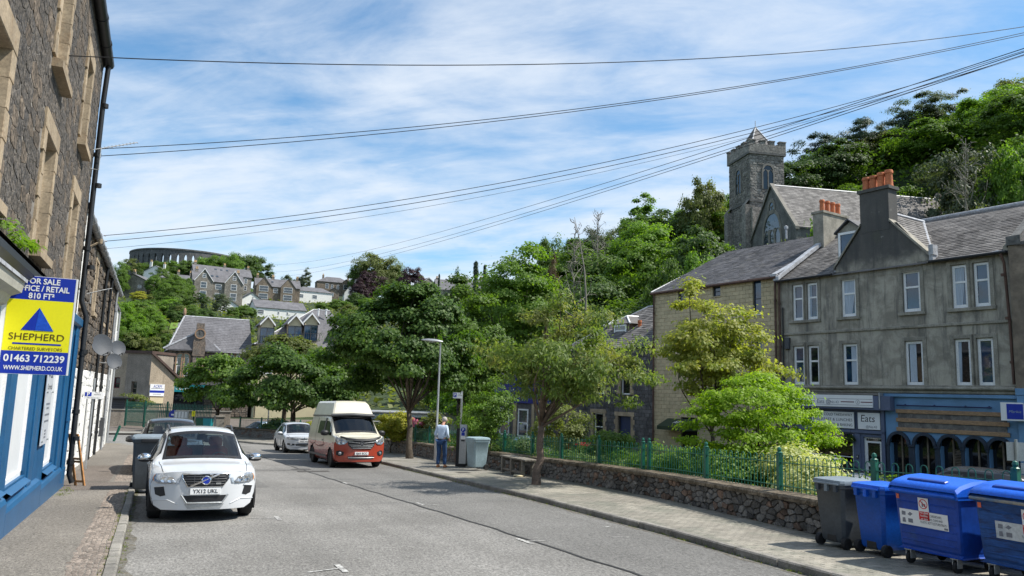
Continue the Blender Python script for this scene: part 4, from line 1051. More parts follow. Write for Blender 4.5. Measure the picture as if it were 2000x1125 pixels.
far('mid green tree behind the big street maple',[(690,640,56,None,80),(865,615,56,None,80),(935,598,50,None,78)],'round_a',l_mid)
far('young leafy tree left of the wooded hill',[(985,515,46,None,92),(1008,520,44,None,90),(972,545,50,None,85)],'airy_a',l_fresh)
# filler bushes on the open slope, kept clear of the house fronts
boxes=[(370,478,520,592),(480,590,545,592),(498,606,585,622),(465,515,572,604),(578,690,535,592),(228,282,535,582),(425,470,585,612),(815,965,535,596),(330,352,628,648)]
n_=0
for _ in range(400):
    u=215+rnd.random()*520;v=560+rnd.random()*95;p=hit(u,v);b=depth(p);hp=(3+3.5*rnd.random())*F_PX/b;wp_=hp*(1.0+.6*rnd.random())
    if any(u+wp_/2>a and u-wp_/2<c and v-hp<e and v>d_ for(a,c,d_,e)in boxes)or n_>75:continue
    lm,nm=rnd.choice([(l_mid,'mid green'),(l_fresh,'fresh green'),(l_deep,'dark green'),(l_olive,'olive green')])
    vt('hill_bush',nm+' garden bush on the far hillside '+('below the round ruin' if u<330 else 'below the twin gabled villa' if u<480 else 'by the white bungalows' if u<620 else 'behind the big maple'),u,v-hp,b,wp_,'bush_a',lm,'bushes on the far hillside','bush');n_+=1
mb=MB();P0=[hit(u,v)for u,v in((330,648),(352,644),(350,628),(334,632))];mb.poly([p+np.array([0,0,.5])for p in P0]);tag(mb.build('lawn',M('bright_lawn',(.12,.20,.03),.95,var=.2)),kind='structure')

# ---- the wooded hill on the right
G2='trees on the wooded hill'
spec=[('round_a',l_mid,'mid green round crowned tree'),('round_b',l_fresh,'fresh green lumpy tree'),('round_c',l_deep,'dark green broad tree'),('round_b',l_mid,'mid green lumpy tree'),
        ('tall_a',l_mid,'mid green tall tree'),('round_a',l_fresh,'fresh green round crowned tree'),('round_c',l_olive,'olive green broad tree'),('airy_a',l_grey,'grey green loose tree')]
wgt=[5,5,4,4,2,4,3,2]
for b in(66,75,85,96,108,121,134,147):
    u=960.0 if b>70 else 1000.0
    while u<2075:
        uu=u+(rnd.random()-.5)*40;bb=b+(rnd.random()-.5)*9
        wm=8.5+4.5*rnd.random();u+=wm*.62*F_PX/b
        if 1385<uu<1960 and 60<bb<110:continue                       # the church and its yard
        if uu>1500 and bb<72:continue
        p=at(uu,700,bb);z=zland(p[0],p[1])-.2
        key,lm,nm=rnd.choices(spec,wgt)[0];h=(7.2+3.6*rnd.random())*(1 if bb>80 else .85)
        where=next(w_ for lim,w_ in((1060,'the left shoulder of the hill'),(1150,'the slope by the pale dead tree'),(1260,'the slope above the slate dormer'),(1390,'the slope left of the church tower'),(1530,'the hill beside the tower'),(1660,'the hill behind the church roof'),(1790,'the hill above the tall chimney pots'),(1900,'the hill near the pale bare trunk'),(9999,'the right end of the hill'))if uu<lim)
        row_='low on' if bb<82 else('midway up' if bb<114 else 'high on')
        vtree('hill_tree',f'{nm} {row_} {where}',(p[0],p[1],z),key,lm,h,wm*1.05,rnd.random()*6.28,G2)
for(lab,u,v,b,wpx,key,lm)in[
        ('flat topped dark pine on the skyline behind the church roof',1605,262,140,110,'pine_a',l_pine),('dark pine standing above the canopy on the right skyline',1690,232,138,90,'pine_a',l_pine),
        ('scots pine with open crown on the right skyline',1815,182,136,120,'pine_a',l_grey),('dark pine at the skyline left of the scots pine',1770,212,136,70,'pine_a',l_pine),
        ('high fresh green tree on the hill crest left of the tower',1252,386,128,95,'tall_a',l_fresh),('yellow green tree on the crest next to the high green tree',1320,405,122,80,'round_b',l_fresh),
        ('dark olive tree beside the left wall of the tower',1375,345,112,90,'round_a',l_olive),('loose feathery tree on the crest with thin twigs',1170,425,112,75,'airy_a',l_grey),
        ('dark rounded tree at the left shoulder of the hill',1080,452,105,80,'round_b',l_mid),('reddish brown ivy clad tree on the left of the hill',1078,520,76,42,'tall_a',l_brown),
        ('bright green bush growing in front of the church gable',1578,412,62,110,'bush_a',l_fresh),('olive bush below the church gable window',1535,460,60,80,'bush_a',l_olive),
        ('pale green feathery ash in front of the dark wood',1868,258,96,170,'airy_a',l_grey),('leafy bush on the roofline at the right edge',1935,385,70,110,'bush_a',l_olive),
        ('fresh green tree low on the slope right of the tower foot',1370,480,70,110,'round_b',l_fresh),('dark tree low on the slope above the tan building',1300,500,68,110,'round_a',l_mid),
        ('bright broad tree at the right edge of the hill',1985,262,92,120,'round_b',l_fresh)]:
    vt('hill_tree',lab,u,v,b,wpx,key,lm,G2)
# bare trees
def bare(label,u,v0,v1,b,seed,spread):
    rg=np.random.default_rng(seed);p0,p1=at(u,v0,b),at(u-4,v1,b);z=zland(p0[0],p0[1])
    p0[2]=z
    root=thing('bare_tree',label,'tree',tuple(p0));mb=MB();mb.tube(limb_path(rg,p0,p1,7,.02),[.13,.12,.105,.09,.07,.05,.02],6)
    for i in range(26):
        t=.42+.55*rg.random();s=p0+(p1-p0)*t;L=spread*(1.15-t);d=unit(rg.normal(size=3));d[2]=abs(d[2])+.55;e=s+unit(d)*L
        pa=limb_path(rg,s,e,5,-.06);mb.tube(pa,[.055,.042,.032,.022,.01],5)
        for _ in range(3):
            q=pa[2+rg.integers(0,3)];mb.tube(limb_path(rg,q,q+unit(rg.normal(size=3)+np.array([0,0,.7]))*L*.45,4),[.032,.024,.016,.008],4)
    mb.build('trunk',m_deadwood,root,smooth=True)
bare('leafless pale dead tree on the left of the wooded hill',1126,560,424,72,3,4.2)
bare('thin leafless twiggy tree on the crest',1172,520,412,95,4,4.0)
bare('pale branched bare trunk in the dark wood above the tenement roof',1890,420,270,88,6,5.5)
# undergrowth that fills the gaps between the trunks: one mass
N=74000;rg=np.random.default_rng(77)
bb=62+rg.random(N)**.8*100;uu=960+rg.random(N)*1120
pts=CAMP+(CR[None]*(uu-1000)[:,None]/F_PX+CU[None]*0.0+_fw[None])*bb[:,None]
hz=-0.03*np.clip(pts[:,1],-40,50)+hill(pts[:,0],pts[:,1])
N2=16000;b2=100+rg.random(N2)*260;u2=200+rg.random(N2)*780
p2=CAMP+(CR[None]*(u2-1000)[:,None]/F_PX+_fw[None])*b2[:,None];h2=-0.03*np.clip(p2[:,1],-40,50)+hill(p2[:,0],p2[:,1])
def under(name,pts,hz,hmax,ll,lm):
    n=len(pts);C=np.stack([pts[:,0],pts[:,1],hz+rg.random(n)**1.5*hmax],1)
    me=leaf_mesh(name,lm,np.zeros((1,3)),rg,n,ll,ll*.75,.001,up=.9);co=np.zeros(n*12,np.float32);me.vertices.foreach_get('co',co)
    co=co.reshape(n,4,3)+C[:,None,:];me.vertices.foreach_set('co',co.astype(np.float32).ravel());me.update();return tag(link_mesh(name,me),kind='stuff')
under('undergrowth',pts,hz,5.5,.62,l_mid);under('undergrowth',p2,h2,.9,.9,l_olive)
gp=[]
for _ in range(14000):
    y=2+rnd.random()*52;x=wl(y)+.5+rnd.random()**1.3*8;gp.append((x,y,zg(y)+PH+.06))
gp=np.array(gp);under('garden_ground_cover',gp,gp[:,2],.42,.13,l_mid)
# ------------------------------------------------------------------ building helpers
def wall_holes(mb,F,x0,x1,z0,z1,ops,y=0.0,rev=.18,mi=0,mir=0):
    """flat wall with rectangular openings and their reveals"""
    xs=sorted({x0,x1,*[min(max(o[i],x0),x1)for o in ops for i in(0,1)]});zs=sorted({z0,z1,*[min(max(o[i],z0),z1)for o in ops for i in(2,3)]})
    for i in range(len(xs)-1):
        for j in range(len(zs)-1):
            cx,cz=(xs[i]+xs[i+1])/2,(zs[j]+zs[j+1])/2
            if any(o[0]<cx<o[1]and o[2]<cz<o[3]for o in ops):continue
            mb.poly([F.p(xs[i],y,zs[j]),F.p(xs[i+1],y,zs[j]),F.p(xs[i+1],y,zs[j+1]),F.p(xs[i],y,zs[j+1])],mi)
    for(a,b,c,d)in ops:
        for P in([(a,c),(b,c)],[(b,c),(b,d)],[(b,d),(a,d)],[(a,d),(a,c)]):
            mb.poly([F.p(P[0][0],y,P[0][1]),F.p(P[1][0],y,P[1][1]),F.p(P[1][0],y-rev,P[1][1]),F.p(P[0][0],y-rev,P[0][1])],mir)
def window(parent,F,x0,x1,z0,z1,y=-.10,t=.07,bar=.58,tilt=0.0,fr=None,pane=None,curtain=None,fd=.07,mull=False):
    """frame (part) with panes, and a curtain behind the glass (sub-parts)"""
    fr=fr or m_upvc;pane=pane or m_pane;mb=MB()
    for(a,b,c,d)in((x0,x1,z0,z0+t*1.2),(x0,x1,z1-t,z1),(x0,x0+t,z0+t*1.2,z1-t),(x1-t,x1,z0+t*1.2,z1-t)):mb.box(F,a,b,y-fd,y,c,d)
    zb=z0+(z1-z0)*bar
    if bar:mb.box(F,x0+t,x1-t,y-fd,y-.008,zb-t*.4,zb+t*.4)
    if mull:mb.box(F,(x0+x1)/2-t*.35,(x0+x1)/2+t*.35,y-fd,y-.010,z0+t*1.2,z1-t)
    f=mb.build('window',fr,parent)
    parts=[(z0+t*1.2,zb-t*.4),(zb+t*.4,z1-t)]if bar else[(z0+t*1.2,z1-t)]
    for(a,b)in parts:
        m2=MB();m2.poly([F.p(x0+t,y-fd*.6,a),F.p(x1-t,y-fd*.6,a),F.p(x1-t,y-fd*.6+tilt*.06,b),F.p(x0+t,y-fd*.6+tilt*.06,b)]);m2.build('pane',pane,f)
    if curtain:
        m2=MB();a,b=x0+t+(x1-x0)*curtain[0],x0+t+(x1-x0-2*t)*curtain[1];n=14
        rows=[[F.p(a+(b-a)*i/n*(1-.3*(1-k)**2 if curtain[0]==0 else 1),y-fd*.52+.006*math.sin(i*1.9),z0+t*1.3+(z1-z0-2.4*t)*k)for i in range(n+1)]for k in(0,.35,.7,1)]
        m2.grid(rows);m2.build('curtain',m_curtain,f)
    return f
def sill(parent,F,x0,x1,z,m,h=.14,d=.10):
    mb=MB();mb.bbox(F,x0,x1,-.12,d,z-h,z,.015);return mb.build('sill',m,parent)
def slates(F,ax,us,un,Wd,L,cw,ch,keep=None,z0=0.0):
    """joined slates on a slope: ax along the eaves, us up the slope, un out of it"""
    mb=MB();k=0;v=0.0
    while v<L-.02:
        u=-(.5*cw if k%2 else 0)
        h=min(ch,L-v)
        while u<Wd:
            w_=cw*(.82+.36*rnd.random());a,b=max(u,0)+.004,min(u+w_,Wd)-.004;u+=w_
            if b-a<.03:continue
            if keep and not keep((a+b)/2,v+h/2):continue
            e=.006*(rnd.random()-.5);r=.010+.008*rnd.random()
            P=[F+ax*a+us*(v+e)+un*r*1.8,F+ax*b+us*(v+e)+un*r*1.8,F+ax*b+us*(v+h*1.05)+un*.004,F+ax*a+us*(v+h*1.05)+un*.004,
                 F+ax*a+us*(v+e),F+ax*b+us*(v+e)]
            mb.add(P,[(0,1,2,3),(4,5,1,0)])
        v+=ch;k+=1
    return mb
def blocks(parent,F,x0,x1,z0,z1,bw,bh,ops,mat_,limit,proud=.012,gap=.012,part='block',jit=.0,vis=True):
    L_=[];k=0;z=z0
    while z<z1-.02:
        h=min(bh,z1-z);x=x0-(bw/2 if k%2 else 0)
        while x<x1:
            w_=bw*(1+jit*(rnd.random()-.5));a,b=max(x,x0),min(x+w_,x1);x+=w_
            if b-a<.06:continue
            cs=[(a,b)]
            for(oa,ob,oc,od)in ops:
                if z+h*.5<oc or z+h*.5>od:continue
                cs=[q for(c,d)in cs for q in([(c,d)]if d<=oa or c>=ob else[(c,min(d,oa)),(max(c,ob),d)])if q[1]-q[0]>.04]
            L_+=[(c,d,z,z+h)for c,d in cs]
        z+=bh;k+=1
    L_.sort(key=lambda q:(not on_screen(F.p(q[0],0,q[2])),depth(F.p(q[0],0,q[2]))))
    m2=MB()
    for i,(a,b,c,d)in enumerate(L_):
        pr=proud*(.7+.6*rnd.random())
        if i<limit:m1=MB();m1.bbox(F,a+gap/2,b-gap/2,-.02,pr,c+gap/2,d-gap/2,min(.008,pr*.7));m1.build(part,mat_,parent)
        else:m2.bbox(F,a+gap/2,b-gap/2,-.02,pr,c+gap/2,d-gap/2,min(.008,pr*.7))
    if m2.v:m2.build(part+'_mass',mat_,parent,kind='stuff')
def pipe(parent,pts,r,m,name='drainpipe',collars=0):
    mb=MB();mb.tube(pts,r,10)
    a,b=np.array(pts[0],float),np.array(pts[-1],float)
    for i in range(collars):
        t=(i+.5)/collars;p=a+(b-a)*t;mb.tube([p-(b-a)/np.linalg.norm(b-a)*.05,p+(b-a)/np.linalg.norm(b-a)*.05],r*1.35,10)
    return mb.build(name,m,parent,angle=40)

# ------------------------------------------------------------------ grey rendered tenement
m_render,t_,p_n,o_=new_mat('stained_grey_render')
c_=coords(t_,'pos');sepx=t_.new('ShaderNodeSeparateXYZ');t_.link(c_,sepx.inputs[0])
b1=t_.mix(t_.ramp(t_.noise(c_,1.1,7,.66,.5),.38,.62),(.25,.228,.185),(.42,.385,.315))
st=t_.noise(t_.scale(c_,2.4,2.4,.28),1.0,6,.68);b2=t_.mix(t_.math('MULTIPLY',t_.ramp(st,.48,.68),.85),b1,(.10,.095,.085))
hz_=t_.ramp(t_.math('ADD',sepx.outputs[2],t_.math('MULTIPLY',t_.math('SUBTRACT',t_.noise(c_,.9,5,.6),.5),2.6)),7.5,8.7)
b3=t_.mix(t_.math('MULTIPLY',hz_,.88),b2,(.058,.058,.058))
lich=t_.ramp(t_.noise(c_,2.6,7,.72),.62,.70);b4=t_.mix(t_.math('MULTIPLY',lich,.38),b3,(.46,.45,.41))
moss=t_.ramp(t_.noise(c_,.8,5,.6),.60,.72);b5=t_.mix(t_.math('MULTIPLY',moss,.18),b4,(.10,.11,.05))
k_=t_.math('ADD',.75,t_.math('MULTIPLY',t_.noise(c_,24,4,.7),.5));vm_=t_.new('ShaderNodeVectorMath',operation='SCALE');t_.link(b5,vm_.inputs[0]);t_.val(vm_.inputs['Scale'],k_)
t_.link(vm_.outputs[0],p_n.inputs['Base Color']);p_n.inputs['Roughness'].default_value=.92
bp=t_.new('ShaderNodeBump');bp.inputs['Strength'].default_value=.5;bp.inputs['Distance'].default_value=.02;t_.link(t_.noise(c_,16,6,.7),bp.inputs['Height']);t_.link(bp.outputs[0],p_n.inputs['Normal'])
m_renderd=M('dark_render_margin',(.275,.255,.21),.9,var=.25,vs=2,fine=.2,fs=25,bump=.2,streak=.4)

tv=np.array([-0.13973691,0.99018867,0.]);nv=np.array([-0.99018867,-0.13973691,0.])
FA=Fr((29.06,18.2,0),-tv,nv)
def RS(u,v,off=0.0):
    P=on_plane(u,v,FA.p(0,off,0),nv);q=FA.inv(P);return q[0],q[2]
tn=thing('tenement','grey stained tenement with a central chimney gable above two shops','building',tuple(FA.p(-5.3,0,zg(22))))
EZ=7.95
wn=[]
for(x0,x1)in((-9.83,-9.22),(-9.02,-8.43),(-7.20,-6.47),(-4.30,-3.54),(-2.26,-1.65),(-1.42,-.81)):
    wn.append((x0,x1,5.92,7.66));wn.append((x0-.01,x1,2.86,4.69))
mb=MB();wall_holes(mb,FA,-10.62,-.02,2.45,EZ,wn,0,.16)
mb.add([FA.p(-7.42,0.02,7.6),FA.p(-3.10,0.02,7.6),FA.p(-3.10,0.02,8.2),FA.p(-4.43,0.02,9.85),FA.p(-6.10,0.02,9.85),FA.p(-7.42,0.02,8.2)],[(0,1,2,3,4,5)])
for P in([(-7.42,7.6),(-7.42,8.2)],[(-7.42,8.2),(-6.1,9.85)],[(-3.1,7.6),(-3.1,8.2)],[(-3.1,8.2),(-4.75,9.85)]):
    mb.add([FA.p(P[0][0],.02,P[0][1]),FA.p(P[1][0],.02,P[1][1]),FA.p(P[1][0],-.35,P[1][1]),FA.p(P[0][0],-.35,P[0][1])],[(0,1,2,3)])
mb.box(FA,-10.62,-.02,-8.6,-.7,-1.8,EZ-.02);mb.box(FA,-10.62,-.02,-.7,-.18,2.3,2.45)
for xx in(-10.62,-.02):mb.add([FA.p(xx,-8.8,EZ),FA.p(xx,0,EZ),FA.p(xx,-4.4,10.75)],[(0,1,2)])
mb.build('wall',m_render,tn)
# skews on the gable, chimney, pots
mb=MB()
for(xa,za,xb,zb)in((-7.5,8.12,-6.1,9.95),(-3.02,8.12,-4.75,9.95)):
    mb.add([FA.p(xa,.1,za),FA.p(xb,.1,zb),FA.p(xb,-.4,zb),FA.p(xa,-.4,za),FA.p(xa,.1,za+.14),FA.p(xb,.1,zb+.10),FA.p(xb,-.4,zb+.10),FA.p(xa,-.4,za+.14)],
           [(0,1,5,4),(4,5,6,7),(0,4,7,3),(3,2,6,7)])
    mb.build('skew',m_renderd,tn);mb=MB()
mb=MB();mb.box(FA,-6.12,-4.76,-.62,.03,9.6,11.42);mb.box(FA,-6.2,-4.68,-.70,.11,11.42,11.56);ch=mb.build('chimney',m_render,tn)
for i,(xx,h)in enumerate(((-5.98,.66),(-5.63,.66),(-5.26,.72),(-4.90,.76))):
    m2=MB();m2.lathe(FA.sub(xx,-.30,11.56),[(.185,0),(.165,.1),(.150,h*.72),(.152,h*.78),(.185,h*.8),(.185,h*.9),(.160,h),(.12,h),(.11,h*.7)],14);m2.build('chimney_pot',m_pot,ch,angle=40)
chimney(tn,FA,-10.62,-4.3,9.5,12.0,.62,2.1,4,m_renderd,m_pot,.68,along='y',pr=.14)
# roof: two slopes, the street side slated piece by piece
sl=math.hypot(4.55,2.85);us_=unit(FA.y*-4.55+FA.z*2.85);un_=unit(np.cross(FA.x,us_));un_=un_ if un_[2]>0 else-un_
mb=MB();mb.add([FA.p(-10.6,.18,EZ-.10),FA.p(0,.18,EZ-.10),FA.p(0,-4.4,10.75),FA.p(-10.6,-4.4,10.75),FA.p(0,-8.95,EZ-.1),FA.p(-10.6,-8.95,EZ-.1)],[(0,1,2,3),(3,2,4,5)])
rf=mb.build('roof',m_slatew,tn)
def keepm(a,v):
    x=-10.6+a;y=.18-v*4.55/sl;z=EZ-.10+v*2.85/sl
    if-7.45<x<-3.05:
        lim=10.0-abs(x+5.26)*1.19
        if z<max(lim+.05,8.0)and x<-3.1:return False
    return True
slates(FA.p(-10.6,.18,EZ-.09),FA.x,us_,un_,10.6,sl-.03,.30,.19,keepm).build('slate_covering',m_slatew,rf,kind='stuff')
mb=MB();mb.tube([FA.p(-10.6,-4.4,10.79),FA.p(0,-4.4,10.79)],.10,8);mb.build('ridge',m_lead,rf)
# cross roof behind the chimney gable, with its lead valley
zr=9.95;yb_=-4.4*(zr-EZ)/2.8-.25
for s,xe in((1,-3.0),(-1,-7.5)):
    mb=MB();yv=-4.4*(8.15-EZ)/2.8
    A=[FA.p(xe,-.2,8.1),FA.p(-5.26,-.2,zr+.55),FA.p(-5.26,-3.6,zr+.55),FA.p(xe,yv-.25,8.1)]
    ax_=-FA.y;u2=unit(A[1]-A[0]);n2=unit(np.cross(ax_,u2));n2=n2 if n2[2]>0 else-n2
    mb.poly(A);mb.build('gable_roof',m_slatew,rf)
    Ls=np.linalg.norm(A[1]-A[0]);
    slates(A[0]+n2*.01,ax_,u2,n2,3.4,Ls,.28,.19,lambda a,v:a<.35+3.1*v/Ls).build('gable_slates',m_slatew,rf,kind='stuff')
    mb=MB();q0,q1=FA.p(xe-.12*s+.14*s,-.05,8.02),FA.p(-5.26,-3.55,zr+.52);mb.tube([q0,q1],.09,6);mb.build('lead_valley',m_lead,rf)
mb=MB();mb.tube([FA.p(-5.26,-.9,zr+.58),FA.p(-5.26,-3.6,zr+.58)],.08,6);mb.build('gable_ridge',m_lead,rf)
mb=MB();mb.box(FA,-3.05,-2.9,-.3,.12,7.95,8.25);mb.box(FA,-3.05,-2.86,-.2,.15,8.2,8.62);mb.build('lead_apron',m_lead,rf)
# little dormer left of the chimney
xd0,xd1,yd=-7.62,-6.38,-.42
mb=MB();mb.box(FA,xd0,xd1,yd-2.4,yd-.05,8.3,9.95);mb.prism(FA,[(xd0,9.95),(xd1,9.95),((xd0+xd1)/2+.1,10.42)],yd-2.4,yd-.05);dm_=mb.build('dormer',m_renderd,tn)
mb=MB();roof_pair(mb,FA,xd0,xd1,yd-2.8,yd,9.95,.5,'y',.1,.07);mb.build('dormer_roof',m_slate,dm_)
window(tn,FA,xd0+.1,xd1-.06,8.75,9.9,yd+.06,.11,0,pane=m_pane)
# margins, sills, windows
for i,(a,b,c,d)in enumerate(wn):
    mb=MB()
    for(x0,x1,z0,z1)in((a-.16,a,c-.02,d+.16),(b,b+.16,c-.02,d+.16),(a,b,d,d+.16)):mb.bbox(FA,x0,x1,-.02,.035,z0,z1,.01)
    mb.build('window_margin',m_renderd,tn)
cur={0:None,2:None,6:(0,.95),8:(0.0,.95),10:None,1:(.5,.95),3:None,5:(.3,.95),7:(0,.75),9:None}
pn={9:m_paned,11:m_pane,7:m_paned,3:m_paned}
for i,(a,b,c,d)in enumerate(wn):
    top=c>5
    window(tn,FA,a+.01,b-.01,c+.01,d-.01,-.07,.10,.60 if top else(.60 if i in(1,3,5)else 0),pane=pn.get(i,m_pane),curtain={8:(0,.9),5:(.35,1),7:(.05,.6),2:(0,.35),4:(0,1),1:(.6,1),9:(0,.3),6:(.7,1)}.get(i))
for(a,b)in((-10.0,-8.28),(-7.42,-6.28),(-4.5,-3.34),(-2.45,-.6)):sill(tn,FA,a,b,5.91,m_renderd)
mb=MB();mb.bbox(FA,-10.62,-.02,-.02,.07,5.22,5.34,.02);mb.build('string_course',m_renderd,tn)
mb=MB();mb.bbox(FA,-10.62,-.02,-.02,.26,2.66,2.80,.05);mb.bbox(FA,-10.62,-.02,-.02,.14,2.52,2.66,.03);mb.bbox(FA,-10.62,-.02,-.02,.05,2.80,2.86,.01);mb.build('cornice',m_renderd,tn)
for a,b in((-3.0,-.05),(-10.6,-7.5)):mb=MB();mb.tube([FA.p(a,.26,EZ-.06),FA.p(b,.26,EZ-.06)],.06,8);mb.build('gutter',m_black,tn)
rustp=M('rusty_pipe',(.10,.055,.04),.7,var=.3)
pipe(tn,[FA.p(-.25,.26,EZ-.1),FA.p(-.2,.14,EZ-.45),FA.p(-.12,.14,5.2),FA.p(-.10,.14,2.9)],.05,rustp,collars=3)
pipe(tn,[FA.p(-10.52,.10,EZ-.1),FA.p(-10.5,.10,-.6)],.05,rustp,collars=4);pipe(tn,[FA.p(-10.34,.08,6.6),FA.p(-10.34,.08,2.9)],.035,m_black)
mb=MB();mb.bbox(FA,-10.25,-9.98,0,.14,4.55,5.1,.02);mb.build('meter_box',m_darkgrey,tn)
mb=MB();mb.tube([FA.p(-.6,.10,EZ-.02),FA.p(-.3,.2,EZ-.02)],.07,8);mb.build('pipe_bend',m_lead,tn)
for xx,s in((-10.62,1),(-.02,1)):
    mb=MB();mb.add([FA.p(xx-.16,.2,EZ),FA.p(xx+.16,.2,EZ),FA.p(xx+.16,-4.4,10.84),FA.p(xx-.16,-4.4,10.84),FA.p(xx-.16,.2,EZ+.2),FA.p(xx+.16,.2,EZ+.2),FA.p(xx+.16,-4.4,11.02),FA.p(xx-.16,-4.4,11.02)],[(0,1,5,4),(4,5,6,7),(1,2,6,5),(0,3,7,4)])
    mb.build('skew_stone',m_lead if xx<-5 else m_renderd,tn)

# neighbour at the right edge
nb=thing('stone_building','brown stone building cut off by the right edge of the view','building',tuple(FA.p(3,.3,zg(16))))
mb=MB();mb.box(FA,.03,8,-8.6,.28,-1.2,8.1);mb.build('wall',m_housebrown,nb)
mb=MB();mb.box(FA,.0,.5,-.2,.36,8.1,8.45);mb.add([FA.p(0,.3,8.3),FA.p(.35,.3,8.3),FA.p(.35,-4.4,11.6),FA.p(0,-4.4,11.6),FA.p(0,.3,8.0),FA.p(0,-4.4,11.2)],[(0,1,2,3),(0,3,5,4)]);mb.build('skew_stone',m_churchd,nb)
mb=MB();roof_pair(mb,FA,.35,8,-8.6,.28,8.1,3.2,'x',.05);mb.build('roof',m_slatew,nb)
mb=MB();mb.bbox(FA,.0,8,.2,.34,2.5,2.75,.02);mb.bbox(FA,.03,8,.2,.32,-1.0,2.5,.02);mb.build('shop_front',m_pub,nb)

# ------------------------------------------------------------------ cafe shop front
cf=thing('cafe_front','slate blue cafe shop front with white lettered signs','shop front',tuple(FA.p(-7.9,.1,zg(24))))
ex=-5.27
mb=MB()
ops=[(-9.3,-6.78,-1.2,.72),(-6.30,-5.45,-1.55,.62)]
wall_holes(mb,FA.sub(0,.06,0),-10.45,ex,-1.7,2.5,ops,0,.25);mb.box(FA,-10.45,ex,.0,.045,.9,2.5)
mb.bbox(FA,-10.45,ex,.05,.14,.76,.90,.02);mb.bbox(FA,-6.66,-6.42,.05,.12,-1.6,.76,.02);mb.bbox(FA,ex-.16,ex,.05,.14,-1.6,2.45,.02);mb.bbox(FA,-10.45,-10.2,.05,.14,-1.6,2.45,.02)
mb.build('front_panel',m_eats,cf)
mb=MB();mb.box(FA,-9.28,-6.80,-.1,-.09,-1.15,.70);mb.build('shop_window',m_shopglass,cf)
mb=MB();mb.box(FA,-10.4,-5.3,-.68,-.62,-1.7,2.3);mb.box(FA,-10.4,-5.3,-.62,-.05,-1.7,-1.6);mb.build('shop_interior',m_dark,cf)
mb=MB()
for(a,b,c,d)in((-6.30,-6.23,-1.55,.62),(-5.52,-5.45,-1.55,.62),(-6.23,-5.52,.38,.46),(-6.23,-5.52,.56,.62),(-6.23,-5.52,-1.5,-1.35),(-6.23,-5.52,-.62,-.48),(-6.23,-6.16,-1.35,.38),(-5.59,-5.52,-1.35,.38)):mb.box(FA,a,b,-.1,-.03,c,d)
dr=mb.build('door',m_upvc,cf)
for(c,d)in((-.48,.38),(-1.35,-.62),(.46,.56)):mb=MB();mb.box(FA,-6.16,-5.59,-.08,-.07,c,d);mb.build('door_glass',m_paned,dr)
mb=MB();mb.bbox(FA,-6.59,-6.49,.12,.16,-.32,-.16,.01);mb.build('door_number',m_darkgrey,cf);text('6',.12,FA.sub(-6.54,.165,-.24),'lettering',m_sign,cf)
mb=MB();mb.bbox(FA,-9.3,-9.24,-.1,.02,-1.15,.70,.01);mb.bbox(FA,-6.84,-6.78,-.1,.02,-1.15,.70,.01);mb.bbox(FA,-9.24,-6.84,-.1,.0,-.32,-.28,.01);mb.build('window_bar',m_upvc,cf)
# fascia box with stripes
x0s,zt=RS(1530,769,.5);x1s,zb=RS(1705,796,.5);z0f,z1f=1.88,2.36
fx0,fx1=-10.4,RS(1704,785,.45)[0]
mb=MB();mb.bbox(FA,fx0,fx1+.75,.06,.40,z0f-.1,z1f+.02,.01);mb.build('fascia_box',m_eats,cf)
mb=MB();mb.bbox(FA,fx0,fx1,.40,.45,z0f,z1f+.04,.005);fb=mb.build('fascia_board',m_sign,cf)
mb=MB()
for(c,d)in((.085,.10),(.345,.36)):mb.box(FA,fx0,fx1,.45,.453,z0f+c,z0f+d)
mb.build('stripe',m_inkgrey,fb)
mid=RS(1617,781,.45)[0]
mb=MB()
for(ua,ub)in((1563,1591),(1642,1668),(1681,1704),(1530,1552)):mb.box(FA,max(RS(ua,781,.45)[0],fx0),RS(ub,781,.45)[0],.45,.455,z0f+.205,z0f+.245)
mb.build('stripe',m_maroon,fb)
text('Eats @',.24,FA.sub(mid-.22,.452,z0f+.215),'lettering',m_inkgrey,fb,bold=.008);text('No.43',.17,FA.sub(mid+.33,.452,z0f+.20),'lettering',m_inkgrey,fb)
for uu in(1558,1675):
    xx=RS(uu,781,.45)[0];mb=MB();n=14
    mb.grid([[FA.p(xx+r*math.cos(6.283*i/n),.454,z0f+.225+r*math.sin(6.283*i/n))for r in(.10,.085)]for i in range(n+1)]);mb.build('round_logo',m_inkgrey,fb);text('E',.14,FA.sub(xx,.453,z0f+.22),'lettering',m_inkgrey,fb,italic=.2)
mb=MB();mb.bbox(FA,-10.45,ex-.02,.05,.30,2.40,2.50,.02);mb.build('stone_ledge',m_church_tr,cf)
mb=MB();mb.bbox(FA,ex-.02,ex+.03,.06,.44,1.85,2.52,.01);mb.build('end_bracket',m_galv,cf)
def panel(parent,name,x0,x1,z0,z1,y,m,F=FA,d=.025):mb=MB();mb.bbox(F,x0,x1,y,y+d,z0,z1,.004);return mb.build(name,m,parent)
px0,pz1=RS(1587,803,.1);px1,pz0=RS(1670,838,.1)
sg=panel(cf,'menu_sign',px0,px1,.95,1.66,.14,m_sign)
for i,s in enumerate(('HOT & COLD TAKEAWAY','BREAKFAST & LUNCHES','COSTA COFFEE & BAKING')):text(s,.17,FA.sub((px0+px1)/2,.167,1.53-.22*i),'lettering',m_ink,sg,width=(px1-px0)*.93)
px0,_=RS(1677,820,.1);px1,_=RS(1720,820,.1)
sg=panel(cf,'square_sign',px0,px1,.95,1.66,.14,m_sign)
text('Eats',.42,FA.sub((px0+px1)/2-.05,.167,1.40),'lettering',m_ink,sg,italic=.1);text('@No.43',.15,FA.sub((px0+px1)/2+.12,.167,1.06),'lettering',m_inkgrey,sg)
bc=FA.p(RS(1663,857,.2)[0],.25,.50);g=thing('topiary_ball','round green topiary ball hanging beside the cafe window','plant',tuple(bc))
